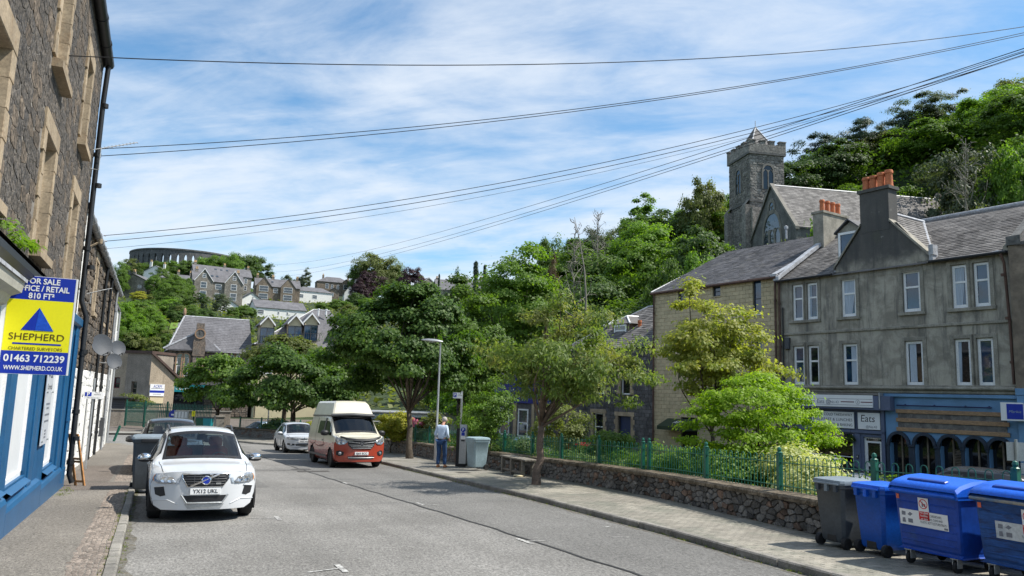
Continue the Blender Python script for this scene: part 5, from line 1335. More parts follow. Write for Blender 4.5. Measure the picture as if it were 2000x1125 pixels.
link_mesh('foliage',leaf_mesh('foliage',l_deep,crown_clusters(np.random.default_rng(3),40,.16,.16,.16,inner=.9,floor=-2,lump=0),np.random.default_rng(4),900,.05,.03,.05),g)
mb=MB();mb.tube([bc+np.array([0,0,.1]),bc+np.array([0,0,.42])],.008,4);mb.build('chain',m_black,g)

# ------------------------------------------------------------------ boarded pub front
pb=thing('pub_front','mid blue boarded up pub front with five dark arches','shop front',tuple(FA.p(-2.6,.1,zg(20))))
arcs=[RS(u,860,.06)[0]for u in(1756,1806,1856,1905,1953)];pit=(arcs[-1]-arcs[0])/4;ah=pit*.40
zs0=.45;mb=MB()
def arch_pts(xc,hw,zs,rise,n=10):return[(xc-hw*math.cos(math.pi*i/n),zs+rise*math.sin(math.pi*i/n))for i in range(n+1)]
ap=[(-5.24,2.5),(-5.24,zs0)]
for xc in arcs:ap+=[(x,z)for x,z in arch_pts(xc,ah,zs0,.40)]
ap+=[(.0,zs0),(.0,2.5)]
mb.prism(FA,ap,.0,.06);
edges=[-5.24]+sum([[xc-ah,xc+ah]for xc in arcs],[])+[0.0]
for i in range(0,len(edges),2):mb.box(FA,edges[i],edges[i+1],-.2,.06,-1.7,zs0)
mb.build('front_wall',m_pub,pb)
for xc in arcs:
    mb=MB();o_=arch_pts(xc,ah+.10,zs0-.02,.52);i_=arch_pts(xc,ah-.02,zs0-.02,.40)
    for k in range(10):mb.prism(FA,[o_[k],o_[k+1],i_[k+1],i_[k]],.06,.16)
    mb.build('arch_hood',m_pubdark,pb)
    mb=MB();mb.box(FA,xc-ah-.05,xc+ah+.05,-.22,-.2,-1.6,zs0+.46);wd=mb.build('arch_window',m_paned,pb)
    mb=MB();mb.box(FA,xc-.03,xc+.03,-.2,-.14,-1.5,zs0+.4);mb.box(FA,xc-ah,xc+ah,-.2,-.12,-1.1,-1.0);mb.build('mullion',m_housebrown,wd)
    if abs(xc-arcs[2])<.01:
        for k in range(18):mb=MB();mb.box(FA,xc+.04,xc+ah-.02,-.19,-.15,-.7+k*.06,-.67+k*.06);mb.build('slat',m_housebrown,wd)
for i in range(0,len(edges),2):
    a,b=edges[i],edges[i+1];mb=MB();mb.bbox(FA,a+.02,b-.02,.06,.13,-1.6,zs0-.12,.02);mb.bbox(FA,a-.0,b+.0,.06,.16,zs0-.12,zs0-.02,.02);mb.build('pier',m_pubdark,pb)
mb=MB();mb.bbox(FA,-5.24,0,.06,.18,2.36,2.5,.02);mb.build('cornice_board',m_pub,pb)
bx0,bx1=RS(1750,805,.1)[0],RS(1972,830,.1)[0]
mb=MB();mb.bbox(FA,bx0+.06,bx1-.1,.06,.09,1.02,1.80,.005);bd=mb.build('backing_board',m_ply,pb)
for(z0,z1,xe)in((1.70,1.86,-.25),(1.34,1.50,0),(.96,1.12,0)):mb=MB();mb.bbox(FA,bx0,bx1+xe,.09,.13,z0,z1,.008);mb.build('plank',m_wood,pb)
mb=MB();mb.tube([FA.p(bx0+.1,.2,2.02),FA.p(bx1-.55,.2,2.02)],.03,6)
for t in(.08,.4,.72,.95):mb.tube([FA.p(bx0+.1+(bx1-bx0-.6)*t,.06,2.06),FA.p(bx0+.1+(bx1-bx0-.6)*t,.2,2.02)],.03,6)
mb.build('light_bar',m_navy,pb)
sx0,sz1=RS(1961,789,.6);bs=thing('box_sign','small blue illuminated box sign projecting from the pub front','sign',tuple(FA.p(-.45,.5,1.85)))
sF=face(0,at(1977,804,depth(FA.p(-.15,.75,1.8))),-8);mb=MB();mb.box(sF,-.36,.36,-.2,0,-.33,.33);mb.build('box',m_sign,bs)
mb=MB();mb.box(sF,-.17,.34,.0,.012,-.27,.28);pnl=mb.build('face_panel',m_signblue,bs);text('Markie',.14,sF.sub(.08,.014,0),'lettering',m_carblue,bs,italic=.3)
mb=MB();mb.tube([sF.p(.3,-.1,0),FA.p(.05,.1,1.85)],.03,6);mb.build('bracket',m_galv,bs)

# ------------------------------------------------------------------ tan block building
tb_=thing('block_building','tan concrete block building with a slate roof left of the grey tenement','building',tuple(FA.p(-15,0,zg(33))))
TE=8.2;xl,xr=-19.48,-10.66
def rsw(u0,v0,u1,v1):a=RS(u0,v0);b=RS(u1,v1);return(a[0],b[0],b[1],a[1])
tw_=[rsw(1470,547,1487,613),rsw(1325,570,1338,586),rsw(1392,560,1407,578),rsw(1475,640,1490,700),rsw(1392,655,1408,715),rsw(1322,660,1336,690),rsw(1330,815,1362,905),rsw(1400,745,1416,800)]
tw_=[(a,b,min(c,d),max(c,d))for(a,b,c,d)in tw_]
mb=MB();wall_holes(mb,FA,xl,xr,-1.6,TE,tw_,-.01,.15);mb.box(FA,xl,xr,-12.6,-.25,-1.6,TE)
for xx in(xl,xr):mb.add([FA.p(xx,-12.6,TE),FA.p(xx,0,TE),FA.p(xx,-6.3,11.4)],[(0,1,2)])
mb.build('wall',m_tanjoint,tb_)
blocks(tb_,FA,xl,xr,-.9,TE-.1,.44,.215,tw_,m_tanblock,300)
for i,o in enumerate(tw_):
    if i==6:continue
    window(tb_,FA,o[0],o[1],o[2],o[3],-.08,.05,.5 if i!=0 else .45,fr=m_darkgrey,pane=m_pane);sill(tb_,FA,o[0]-.06,o[1]+.06,o[2],m_upvc if i in(0,3)else m_tanblock,.06,.06)
mb=MB();o=tw_[6];mb.box(FA,o[0],o[1],-.14,-.1,o[2],o[3]);mb.build('door',m_dark,tb_)
mb=MB();roof_pair(mb,FA,xl,xr,-12.6,0,TE-.02,3.2,'x',.12,.10);rf=mb.build('roof',m_slate,tb_)
us2=unit(FA.y*-6.42+FA.z*3.27);un2=np.cross(FA.x,us2);un2=un2 if un2[2]>0 else-un2
slates(FA.p(xl-.1,.14,TE-.0),FA.x,us2,un2,xr-xl+.1,7.3,.36,.24).build('slate_covering',m_slate,rf,kind='stuff')
mb=MB();mb.tube([FA.p(xl-.1,-6.3,11.38),FA.p(xr,-6.3,11.38)],.09,6);mb.tube([FA.p(xl-.1,.15,TE+.03),FA.p(xl-.1,-6.3,11.34)],.05,5);mb.build('ridge',m_lead,rf)
mb=MB();mb.tube([FA.p(xl-.1,.2,TE-.08),FA.p(xr,.2,TE-.08)],.065,8);mb.build('gutter',rustp,tb_)
pipe(tb_,[FA.p(xl+.08,.1,TE-.1),FA.p(xl+.08,.1,-1)],.05,rustp,collars=4);pipe(tb_,[FA.p(xr-.1,.1,TE-.1),FA.p(xr-.1,.1,-1)],.05,rustp,collars=4)
mb=MB();mb.add([FA.p(xr-.35,.2,TE+.06),FA.p(xr+.05,.2,TE+.06),FA.p(xr+.05,-6.3,11.46),FA.p(xr-.35,-6.3,11.46)],[(0,1,2,3)]);mb.box(FA,xr-.3,xr+.04,.0,.2,TE-.05,TE+.1);mb.build('lead_verge',m_lead,rf)
mb=MB();mb.lathe(FA.sub(xl+4.6,-6.2,11.6),[(.06,0),(.06,.55),(.11,.6),(.11,.75),(.03,.8)],8);mb.build('roof_vent',m_lead,rf)
aw=thing('awning','dark green awning with white letters over the tan building door','awning',tuple(FA.p(*[RS(1318,840)[0],.4,.3])))
a0,az=RS(1292,822,.5);a1,_=RS(1350,822,.5);az=.52
mb=MB();mb.add([FA.p(a0,.0,az+.42),FA.p(a1,.0,az+.42),FA.p(a1,.85,az),FA.p(a0,.85,az),FA.p(a0,.85,az-.2),FA.p(a1,.85,az-.2),FA.p(a0,0,az-.2),FA.p(a1,0,az-.2)],[(0,1,2,3),(3,2,5,4),(0,3,4,6),(1,2,5,7)]);mb.build('canopy',m_awning,aw)
us3=unit(FA.y*-.85+FA.z*.42);AF=Fr(FA.p((a0+a1)/2,.45,az+.215),FA.x,unit(np.cross(us3,FA.x))if np.cross(us3,FA.x)[2]>0 else-unit(np.cross(us3,FA.x)),us3);text('AP',.42,AF,'lettering',m_sign,aw,depth_=.02,italic=.15)
mb=MB();mb.tube([FA.p(a0+.05,.1,az-.15),FA.p(a0+.05,.8,az-.18)],.02,5);mb.build('arm',m_black,aw)

# ------------------------------------------------------------------ dark whinstone house further left
wh=thing('stone_house','dark whinstone house with sandstone margins and a slate roof behind the cherry','building',tuple(FA.p(-24,0,zg(42))))
xl2,xr2=-28.6,-19.55;hz0=5.0
ops=[(-27.6,-26.6,-1.4,.75),(-25.0,-24.0,-.7,1.0),(-22.6,-21.4,-1.4,.9),(-27.5,-26.6,2.2,4.2),(-24.9,-24.0,2.2,4.2),(-22.4,-21.5,2.2,4.2)]
mb=MB();wall_holes(mb,FA,xl2,xr2,-1.7,hz0,ops,-.02,.2);mb.box(FA,xl2,xr2,-8,-.3,-1.7,hz0);mb.build('wall',m_wallmortar,wh)
blocks(wh,FA,xl2,xr2,-1.5,hz0,.36,.22,[(a-.2,b+.2,c-.15,d+.2)for a,b,c,d in ops],m_whin,200,.03,.016,jit=.5)
for i,(a,b,c,d)in enumerate(ops):
    z=c;k=0
    while z<d:
        for x,s in((a,-1),(b,1)):
            w_=.22 if k%2 else .34;mb=MB();mb.bbox(FA,min(x-s*.004,x+s*w_),max(x-s*.004,x+s*w_),-.05,.045,z+.005,min(z+.3,d)-.005,.01);mb.build('margin_block',m_sand,wh)
        z+=.3;k+=1
    mb=MB();mb.bbox(FA,a-.3,b+.3,-.05,.05,d,d+.25,.01);mb.build('lintel',m_sand,wh)
    if i in(0,2):mb=MB();mb.box(FA,a+.08,b-.08,-.2,-.14,c,d);mb.build('door',m_navy,wh)
    else:window(wh,FA,a,b,c,d,-.14,.07,.5,pane=m_paned)
mb=MB();A=[FA.p(xl2-.2,.2,hz0),FA.p(xr2,.2,hz0),FA.p(xr2,-4,8.1),FA.p(xl2+4.3,-4,8.1),FA.p(xl2-.2,-8.2,hz0),FA.p(xr2,-8.2,hz0)]
mb.add(A,[(0,1,2,3),(0,3,4),(4,3,2,5)]);rf=mb.build('roof',m_slate,wh)
us4=unit(FA.y*-4.2+FA.z*3.1);un4=np.cross(FA.x,us4);un4=un4 if un4[2]>0 else-un4
slates(A[0]+un4*.01,FA.x,us4,un4,xr2-xl2+.2,5.2,.34,.24,lambda a,v:a>4.5*v/5.22).build('slate_covering',m_slatew,rf,kind='stuff')
mb=MB();mb.tube([A[0],A[3]],.08,6);mb.tube([A[3],A[2]],.09,6);mb.build('ridge',m_lead,rf)
dx,_=RS(1215,650,-1.6);mb=MB();mb.box(FA,dx-.85,dx+.85,-3.6,-1.5,5.9,6.75);dm2=mb.build('dormer',m_housebrown,wh)
mb=MB();B=[FA.p(dx-1.05,-1.35,6.75),FA.p(dx+1.05,-1.35,6.75),FA.p(dx+1.05,-3.8,6.75),FA.p(dx-1.05,-3.8,6.75),FA.p(dx-.2,-2.2,7.35),FA.p(dx+.2,-3.8,7.35)];mb.add(B,[(0,1,4),(1,2,5,4),(0,4,5,3)]);mb.build('dormer_roof',m_slatew,dm2)
mb=MB();mb.tube([B[0],B[4]],.06,5);mb.tube([B[1],B[4]],.06,5);mb.tube([B[4],B[5]],.06,5);mb.build('dormer_lead',m_sign,dm2)
far_window(wh,FA,dx,5.95,1.2,.75,y=-1.48)
mb=MB();mb.lathe(FA.sub(dx+1.35,-1.9,6.4),[(.12,0),(.11,.35),(.14,.4),(.12,.55),(.06,.55)],8);mb.build('clay_pot',m_pot,rf)
far_window(wh,Fr(FA.p(-26.2,-2.1,6.9),FA.x,unit(np.cross(us4,FA.x))if np.cross(us4,FA.x)[2]>0 else-unit(np.cross(us4,FA.x)),us4),0,-.3,.6,.7,y=.05,bars=False)
# blue fronted shop at its far end
bs_=thing('blue_shop','low shop with a deep blue upper front half hidden by the cherry tree','building',tuple(FA.p(-32,0,zg(49))))
mb=MB();mb.box(FA,-37,-28.65,-8,.02,-1.8,3.4);mb.build('wall',m_whin,bs_)
mb=MB();mb.bbox(FA,-37,-28.7,.02,.14,1.4,3.2,.02);mb.build('blue_front',m_signdeep,bs_)
mb=MB();roof_pair(mb,FA,-37,-28.65,-8,.02,3.4,2.6,'x',.2);mb.build('roof',m_slate,bs_)
for xx in(-35.5,-33,-30.4):far_window(bs_,FA,xx,-1.0,1.3,2.0,y=.03)
mb=MB();mb.bbox(FA,-34.3,-33.9,.02,.1,-1.6,1.4,.02);mb.bbox(FA,-31.9,-31.6,.02,.1,-1.6,1.4,.02);mb.build('pilaster',m_sand,bs_)
lw=thing('white_building','long low white building with blue panels seen under the trees','building',tuple(at(810,830,66)))
lF=face(810,at(810,838,66),10);mb=MB();mb.box(lF,-5,4.2,-5,0,-1,1.3);mb.build('wall',m_white,lw)
mb=MB();mb.bbox(lF,-5.1,4.3,-5,.2,1.3,1.42,.02);mb.build('roof',m_greypaint,lw)
for xx in(-3.6,-1.7,.3,2.3):far_window(lw,lF,xx,.1,1.3,1.0,y=.02)
mb=MB();mb.bbox(lF,-5,-2.8,.02,.06,.8,1.25,.01);mb.build('blue_panel',m_carblue,lw)

# ------------------------------------------------------------------ church
CP=at(1555,443,89.5);CFz=zland(CP[0],CP[1])
CF=CHF
ez,rz_,gwid,NL=CP[2],at(1507,350,92.5)[2],10.8,23.5
chh=thing('church','grey stone church with a square battlemented tower on the wooded hill','church',(CP[0],CP[1],CFz))
mb=MB();mb.box(CF,0,NL,-gwid,0,CFz-4,ez)
for xx in(0,NL):mb.add([CF.p(xx,-gwid,ez),CF.p(xx,0,ez),CF.p(xx,-gwid/2,rz_)],[(0,1,2)])
mb.build('nave_wall',m_churchd,chh)
mb=MB();roof_pair(mb,CF,.25,NL-.2,-gwid,0,ez,rz_-ez,'x',.12,.12);rf=mb.build('roof',m_slatew,chh)
us5=unit(CF.y*-gwid/2+CF.z*(rz_-ez));un5=np.cross(CF.x,us5);un5=un5 if un5[2]>0 else-un5
slates(CF.p(.1,.15,ez+.02),CF.x,us5,un5,NL-.2,math.hypot(gwid/2,rz_-ez)+.1,.5,.34).build('slate_covering',m_slatew,rf,kind='stuff')
mb=MB();mb.tube([CF.p(0,-gwid/2,rz_+.16),CF.p(NL,-gwid/2,rz_+.16)],.13,6);mb.build('ridge',m_lead,rf)
mb=MB()
for xx in(0,NL):
    for ya in(.25,-gwid-.25):
        zl_=ez-.25*(rz_-ez)/(gwid/2);mb.add([CF.p(xx-.22,ya,zl_),CF.p(xx+.28,ya,zl_),CF.p(xx+.28,-gwid/2,rz_+.05),CF.p(xx-.22,-gwid/2,rz_+.05),CF.p(xx-.22,ya,zl_+.35),CF.p(xx+.28,ya,zl_+.35),CF.p(xx+.28,-gwid/2,rz_+.42),CF.p(xx-.22,-gwid/2,rz_+.42)],[(0,1,5,4),(4,5,6,7),(0,3,7,4),(1,2,6,5)])
        mb.build('skew',m_church_tr,chh);mb=MB()
mb.ball(CF.p(NL,-gwid/2,rz_+.65),.4,8,5);mb.build('finial',m_church_tr,chh)
GF=Fr(CF.p(0,0,0),CF.y*1.0,-CF.x)       # the gable: x runs to the viewer's right (towards the near eaves), y out
def lancet(root,F,x,z0,zs,hw,m_glass,deep=.25,surround=.35,lights=2,msur=None):
    n=6;h=hw*1.5
    def gothic(w,rise):return[(-w,z0)]+[(-w+w*math.sin(math.pi/2*i/n)*1.0 if False else-w*math.cos(math.pi/2*i/n)**.8,zs+rise*math.sin(math.pi/2*i/n))for i in range(n+1)]+[(w*math.cos(math.pi/2*i/n)**.8,zs+rise*math.sin(math.pi/2*i/n))for i in range(n-1,-1,-1)]+[(w,z0)]
    a=[(x+p,q)for p,q in gothic(hw,h)];o=[(x+p,q)for p,q in gothic(hw+surround,h+surround*1.4)]
    mb=MB()
    for i in range(len(a)-1):mb.prism(F,[a[i],a[i+1],o[i+1],o[i]],-.1,.12)
    wn_=mb.build('window',msur or m_church_tr,root)
    mb=MB();mb.poly([F.p(px_,.03,pz)for px_,pz in a]);mb.build('pane',m_glass,wn_)
    mb=MB();t=hw*.10
    for k in range(1,lights):
        xx=x-hw+2*hw*k/lights;mb.box(F,xx-t,xx+t,.03,.10,z0,zs+h*.35)
    for k in range(lights):
        xx=x-hw+2*hw*(k+.5)/lights;w2=hw/lights
        for s in(-1,1):mb.prism(F,[(xx+s*w2,zs),(xx+s*w2,zs+w2*1.1),(xx,zs+w2*1.5),(xx+s*w2*.55,zs+w2*.85)],.03,.09)
    mb.build('tracery',msur or m_church_tr,wn_)
lancet(chh,GF,-gwid/2,ez-5.2,ez-.2,2.0,m_panefar,lights=3)
lancet(chh,GF,-gwid/2,ez+2.7,ez+3.4,.55,m_panefar,lights=2)
# tower
TX,TY,TWx,TWy=.0,-gwid-.05,4.9,5.9
TFr=CF.sub(TX,TY,0);tdp=depth(TFr.p(0,0,30));cz=at(1465,268,tdp)[2];zpar=at(1465,293,tdp)[2];zstr=at(1465,392,tdp)[2];mb=MB();mb.box(TFr,0,TWx,-TWy,0,CFz-6,zpar+.6);mb.build('tower_wall',m_church,chh)
for(F_,L_)in((TFr,TWx),(Fr(TFr.p(0,0,0),TFr.y,-TFr.x),0)):
    if L_:rubble(lambda s,o,z,F_=F_:F_.p(s,o,z),L_,CFz,zpar-.2,.72,.36,.05,.05,[m_church],chh,0,part='masonry',jit=.3)
    else:rubble(lambda s,o,z,F_=F_:F_.p(-s,o,z),TWy,CFz,zpar-.2,.72,.36,.05,.05,[m_church],chh,0,part='masonry',jit=.3)
mb=MB();o=.22;mb.box(TFr,-o,TWx+o,-TWy-o,o,zpar-.25,zpar+.05);mb.build('string_course',m_churchd,chh);mb=MB();mb.box(TFr,-.14,TWx+.14,-TWy-.14,.14,zstr-.18,zstr+.12);mb.build('string_course',m_churchd,chh)
mb=MB();zp2=cz-.55
for(x0,x1,y0,y1)in((-o,TWx+o,.02-.3,o),(-o,TWx+o,-TWy-o,-TWy+.3),(-o,.3,-TWy+.3,-.28),(TWx-.3,TWx+o,-TWy+.3,-.28)):mb.box(TFr,x0,x1,y0,y1,zpar+.05,zp2)
mb.build('parapet',m_church,chh)
def merlon(x0,x1,y0,y1):m2=MB();m2.box(TFr,x0,x1,y0,y1,zp2,cz-.1);m2.box(TFr,x0-.06,x1+.06,y0-.06,y1+.06,cz-.1,cz+.05);m2.build('merlon',m_church,chh)
for t in(0,.36,.68):pass
for(a,b)in((-o,.75),(1.45,2.2),(2.75,3.5),(TWx-.7,TWx+o)):
    merlon(a,b,-.28,o);merlon(a,b,-TWy-o,-TWy+.3)
for(a,b)in((-1.9,-1.1),(-3.4,-2.6),(-4.9,-4.1)):merlon(-o,.3,a,b);merlon(TWx-.3,TWx+o,a,b)
pc=at(1471,240,tdp+3)[2]
mb=MB();c4=[TFr.p(x,y,zp2-.3)for x,y in((.55,-.75),(TWx-.55,-.75),(TWx-.55,-TWy+.75),(.55,-TWy+.75))];ap_=TFr.p(TWx/2,-TWy/2,pc);mb.add([*c4,ap_],[(0,1,4),(1,2,4),(2,3,4),(3,0,4)]);sp2=mb.build('pyramid_roof',m_slatew,chh)
mb=MB()
for q in c4:mb.tube([q,ap_],.09,5)
mb.tube([ap_-np.array([0,0,.2]),ap_+np.array([0,0,.9])],.05,5);mb.build('lead_hip',m_lead,sp2)
zb0,zb1=at(1497,372,tdp+1)[2],at(1497,340,tdp+1)[2]
lancet(chh,TFr.sub(0,.05,0),TWx*.52,zb0,zb1,.72,m_paned,surround=.2,lights=2)
LF=Fr(TFr.p(-.05,0,0),TFr.y,-TFr.x);lancet(chh,LF,-TWy*.52,zb0,zb1,.72,m_paned,surround=.2,lights=2)
lancet(chh,LF,-TWy*.45,CFz+3,CFz+4.6,.5,m_paned,surround=.2,lights=1)
mb=MB()
for(y0,y1)in((-.9,.1),(-TWy-.1,-TWy+.9)):mb.box(TFr,-.75,0,y0,y1,CFz-4,zstr-.6);mb.add([TFr.p(-.75,y0,zstr-.6),TFr.p(-.75,y1,zstr-.6),TFr.p(0,y1,zstr+.3),TFr.p(0,y0,zstr+.3)],[(0,1,2,3)])
mb.box(TFr,.0,1.0,0,.55,CFz-4,zstr-1.0);mb.build('buttress',m_church,chh)
# ------------------------------------------------------------------ left side of the street
FL=Fr((-1.93,0,0),(0,1,0),(1,0,0))
lb=thing('corner_building','tall dark rubble building with sandstone windows and blue ground floor on the left','building',(-1.93,14,zg(14)))
Y0,Y1=3.0,21.65;ZT=10.1;SPLIT=3.45
cols=[(9.35,10.45),(13.75,14.92),(18.12,19.18)]
uw=[(a,b,c,d)for a,b in cols for c,d in((3.98,5.82),(7.03,8.88))]
mb=MB();wall_holes(mb,FL,Y0,Y1,SPLIT-.1,ZT,uw,0,.28,0,1);mb.box(FL,Y0,Y1,-8,-.4,-2,ZT)
mb.poly([FL.p(Y1,0,-2),FL.p(Y1,-8,-2),FL.p(Y1,-8,ZT),FL.p(Y1,0,ZT)])
mb.build('wall',[m_mortar,m_sand],lb)
rubble(lambda s,o,z:FL.p(s,o,z),Y1-.02,SPLIT,ZT,.44,.23,.010,.009,[m_rubble,m_rubble2],lb,300,openings=[(a-.24,b+.24,c-.16,d+.30)for a,b,c,d in uw],jit=.34,s0=8.0,matw=(.7,.3),vis=on_screen,bev=.03)
rubble(lambda s,o,z:FL.p(s,o,z),8.0,SPLIT,ZT,.52,.27,.012,.016,[m_rubble],lb,0,jit=.34,s0=Y0)
for(a,b,c,d)in uw:
    # sandstone surround: lintel, jamb stones, sill
    mb=MB();mb.bbox(FL,a-.26,b+.26,-.27,.05,d-.004,d+.32,.012);mb.build('lintel',m_sand,lb)
    z=c;k=0
    while z<d-.01:
        z2=min(z+.37,d)
        for x,s in((a,-1),(b,1)):
            w_=.17 if(k%2)else .27;mb=MB();mb.bbox(FL,min(x-s*.004,x+s*w_),max(x-s*.004,x+s*w_),-.26,.045,z+.004,z2-.004,.01);mb.build('jamb_stone',m_sand,lb)
        z=z2;k+=1
    mb=MB();mb.add([FL.p(a-.16,-.25,c),FL.p(b+.16,-.25,c),FL.p(b+.16,.16,c-.05),FL.p(a-.16,.16,c-.05),FL.p(a-.16,-.25,c-.18),FL.p(b+.16,-.25,c-.18),FL.p(b+.16,.16,c-.18),FL.p(a-.16,.16,c-.18)],[(0,1,2,3),(3,2,6,7),(1,2,6,5),(0,3,7,4),(4,5,6,7)]);mb.build('sill',m_sand,lb)
    window(lb,FL,a,b,c,d,-.13,.07,.5)
mb=MB();mb.tube([FL.p(Y0,.12,ZT-.02),FL.p(Y1+.05,.12,ZT-.02)],.13,10);mb.build('gutter',m_black,lb,angle=50)
for y in np.arange(8.3,21.6,1.5):mb=MB();mb.tube([FL.p(y-.05,.12,ZT-.02),FL.p(y+.05,.12,ZT-.02)],.145,10);mb.build('gutter_joint',m_black,lb,angle=50)
mb=MB();mb.box(FL,Y0,Y1,-.3,.02,ZT-.14,ZT+.06);mb.build('eaves_board',m_black,lb)
mb=MB();mb.add([FL.p(Y0,.1,ZT+.1),FL.p(Y1,.1,ZT+.1),FL.p(Y1,-4,ZT+3),FL.p(Y0,-4,ZT+3),FL.p(Y1,-8.1,ZT),FL.p(Y0,-8.1,ZT)],[(0,1,2,3),(3,2,4,5)]);mb.poly([FL.p(Y1,.1,ZT+.0),FL.p(Y1,-8,ZT),FL.p(Y1,-4,ZT+3)]);mb.build('roof',m_slate,lb)
pipe(lb,[FL.p(21.5,.13,ZT-.15),FL.p(21.5,.10,9.0),FL.p(21.5,.10,3.9),FL.p(21.5,.24,3.5),FL.p(21.5,.24,zg(21.5)+PH+.25),FL.p(21.5,.32,zg(21.5)+PH+.05)],.062,m_black,collars=5)
mb=MB()
for z in(7.6,5.2,2.6,1.2,.0):mb.tube([FL.p(21.5,.10 if z>4 else .24,z-.05),FL.p(21.5,.10 if z>4 else .24,z+.05)],.085,8)
mb.build('pipe_collars',m_black,lb,kind='stuff')
# ---- the blue office front
of=thing('blue_shop','blue painted shop front with tall white panelled windows and a black cornice','shop front',(-1.88,15,zg(15)))
FB=FL.sub(0,.06,0)
pan=[(11.55,13.0,.42,3.0),(13.55,15.45,.33,3.0),(17.85,19.45,.18,3.0)]
mb=MB();wall_holes(mb,FB,7.0,21.40,-1.4,SPLIT,pan,0,.16);mb.box(FB,7.0,21.40,-.06,-.04,SPLIT-.05,SPLIT)
mb.poly([FB.p(21.4,0,-1.4),FB.p(21.4,-.06,-1.4),FB.p(21.4,-.06,SPLIT),FB.p(21.4,0,SPLIT)]);mb.build('front_wall',m_bluewall,of)
for(a,b,c,d)in pan:
    mb=MB()
    for(p,q,r,s)in((a,b,c,c+.07),(a,b,d-.07,d),(a,a+.07,c,d),(b-.07,b,c,d),(a+.07,b-.07,d-.75,d-.68)):mb.box(FB,p,q,-.13,-.055,r,s)
    f=mb.build('window',m_upvc,of);mb=MB();mb.box(FB,a+.05,b-.05,-.12,-.09,c+.05,d-.05);mb.build('white_panel',m_whitepanel,f)
    mb=MB();mb.add([FB.p(a-.05,-.1,c+.02),FB.p(b+.05,-.1,c+.02),FB.p(b+.05,.10,c-.10),FB.p(a-.05,.10,c-.10),FB.p(a-.05,0,c-.2),FB.p(b+.05,0,c-.2)],[(0,1,2,3),(3,2,5,4)]);mb.build('sill',m_bluetrim,of)
for(a,b)in((7.0,13.2),(13.2,17.0),(17.0,21.4)):
    z=zg((a+b)/2)+PH;mb=MB();mb.add([FB.p(x,y,z_)for x in(a,b-.01)for(y,z_)in((.10,-1.4),(.10,z+.36),(.07,z+.42),(0,z+.46))],[(0,1,5,4),(1,2,6,5),(2,3,7,6),(0,1,2,3),(4,5,6,7)]);mb.build('plinth',m_bluetrim,of)
mb=MB();mb.bbox(FB,19.75,20.6,.0,.05,zg(20)+.5,3.3,.015);mb.bbox(FB,15.62,16.1,.0,.03,zg(16)+.5,3.3,.01);mb.bbox(FB,20.75,21.38,.0,.09,zg(20)+.1,3.3,.02);mb.build('pilaster',m_bluetrim,of,kind='stuff')
mb=MB();mb.tube([FB.p(20.65,.08,3.0),FB.p(20.65,.08,zg(20)+.2)],.035,8);mb.tube([FB.p(20.65,.08,1.0),FB.p(20.65,.08,1.08)],.055,8);mb.build('blue_pipe',m_bluetrim,of)
mb=MB();mb.bbox(FB,7.0,17.2,-.05,.27,3.24,3.44,.06);mb.add([FB.p(7,.27,3.44),FB.p(17.2,.27,3.44),FB.p(17.2,-.04,3.66),FB.p(7,-.04,3.66)],[(0,1,2,3)]);mb.bbox(FB,7.0,17.2,0,.12,3.08,3.24,.03);mb.build('cornice',m_black,of)
mb=MB();mb.bbox(FB,17.2,21.4,-.05,.14,3.2,3.44,.04);mb.build('band',m_bluetrim,of)
# nearer cream cornice which cuts across the sign
cn=thing('shop_cornice','grey cream moulded shop cornice at the left edge in front of the for sale board','cornice',(-1.7,8,2.9))
mb=MB()
prof=[(0,2.52),(.10,2.52),(.12,2.60),(.18,2.64),(.22,2.72),(.30,2.76),(.34,2.86),(.44,2.90),(.46,3.02),(0,3.10)]
mb.grid([[FL.p(y,p,z)for p,z in prof]for y in(4,10.35)]);mb.poly([FL.p(10.35,p,z)for p,z in prof]);mb.build('moulding',M('cream_gloss',(.50,.48,.40),.45,var=.1,streak=.15),cn)
mb=MB();mb.add([FL.p(4,.48,3.02),FL.p(10.4,.48,3.02),FL.p(10.4,0,3.14),FL.p(4,0,3.14),FL.p(4,.48,3.06),FL.p(10.4,.48,3.06),FL.p(10.4,0,3.18),FL.p(4,0,3.18)],[(0,1,2,3),(4,5,6,7),(0,1,5,4),(1,2,6,5)]);mb.build('lead_cap',m_lead,cn)
p0=RS  # (facade helper of the other side stays untouched)
pl=thing('ledge_plant','small green plant growing on the black cornice ledge','plant',tuple(FL.p(11.6,.12,3.6)))
link_mesh('foliage',leaf_mesh('foliage',l_fresh,np.array([[.0,y,.12+.1*rnd.random()]for y in np.linspace(-1.0,1.3,12)]),np.random.default_rng(9),260,.10,.035,.16,droop=.2),pl)
# grey notice board
nb_=thing('notice_board','tall pale grey notice board with dark print fixed to the blue wall','sign',tuple(FB.p(17.1,.05,1.8)))
panel(nb_,'board',16.62,17.48,.72,2.95,.035,M('pale_grey_panel',(.55,.57,.60),.35,var=.03,bump=0),FB,.02)
text('West',.26,FB.sub(17.02,.057,2.05),'lettering',m_navy,nb_);text('Commercial',.15,FB.sub(17.05,.057,1.80),'lettering',m_ink,nb_,width=.66)
mb=MB();mb.box(FB,16.74,16.84,.056,.058,2.0,2.3);mb.build('logo',m_navy,nb_)
for i,z in enumerate((1.48,1.40,1.28,1.16,.98,.92,.86)):
    L_=(.5,.34,.62,.6,.22,.2,.24)[i];mb=MB();mb.box(FB,17.05-L_/2,17.05+L_/2,.056,.058,z-.018,z+.018);mb.build('print_line',m_inkgrey,nb_)
for y in(16.66,17.44):
    for z in(.80,1.7,2.86):mb=MB();mb.tube([FB.p(y,.03,z),FB.p(y,.085,z)],.018,8);mb.build('stud',m_galv,nb_)
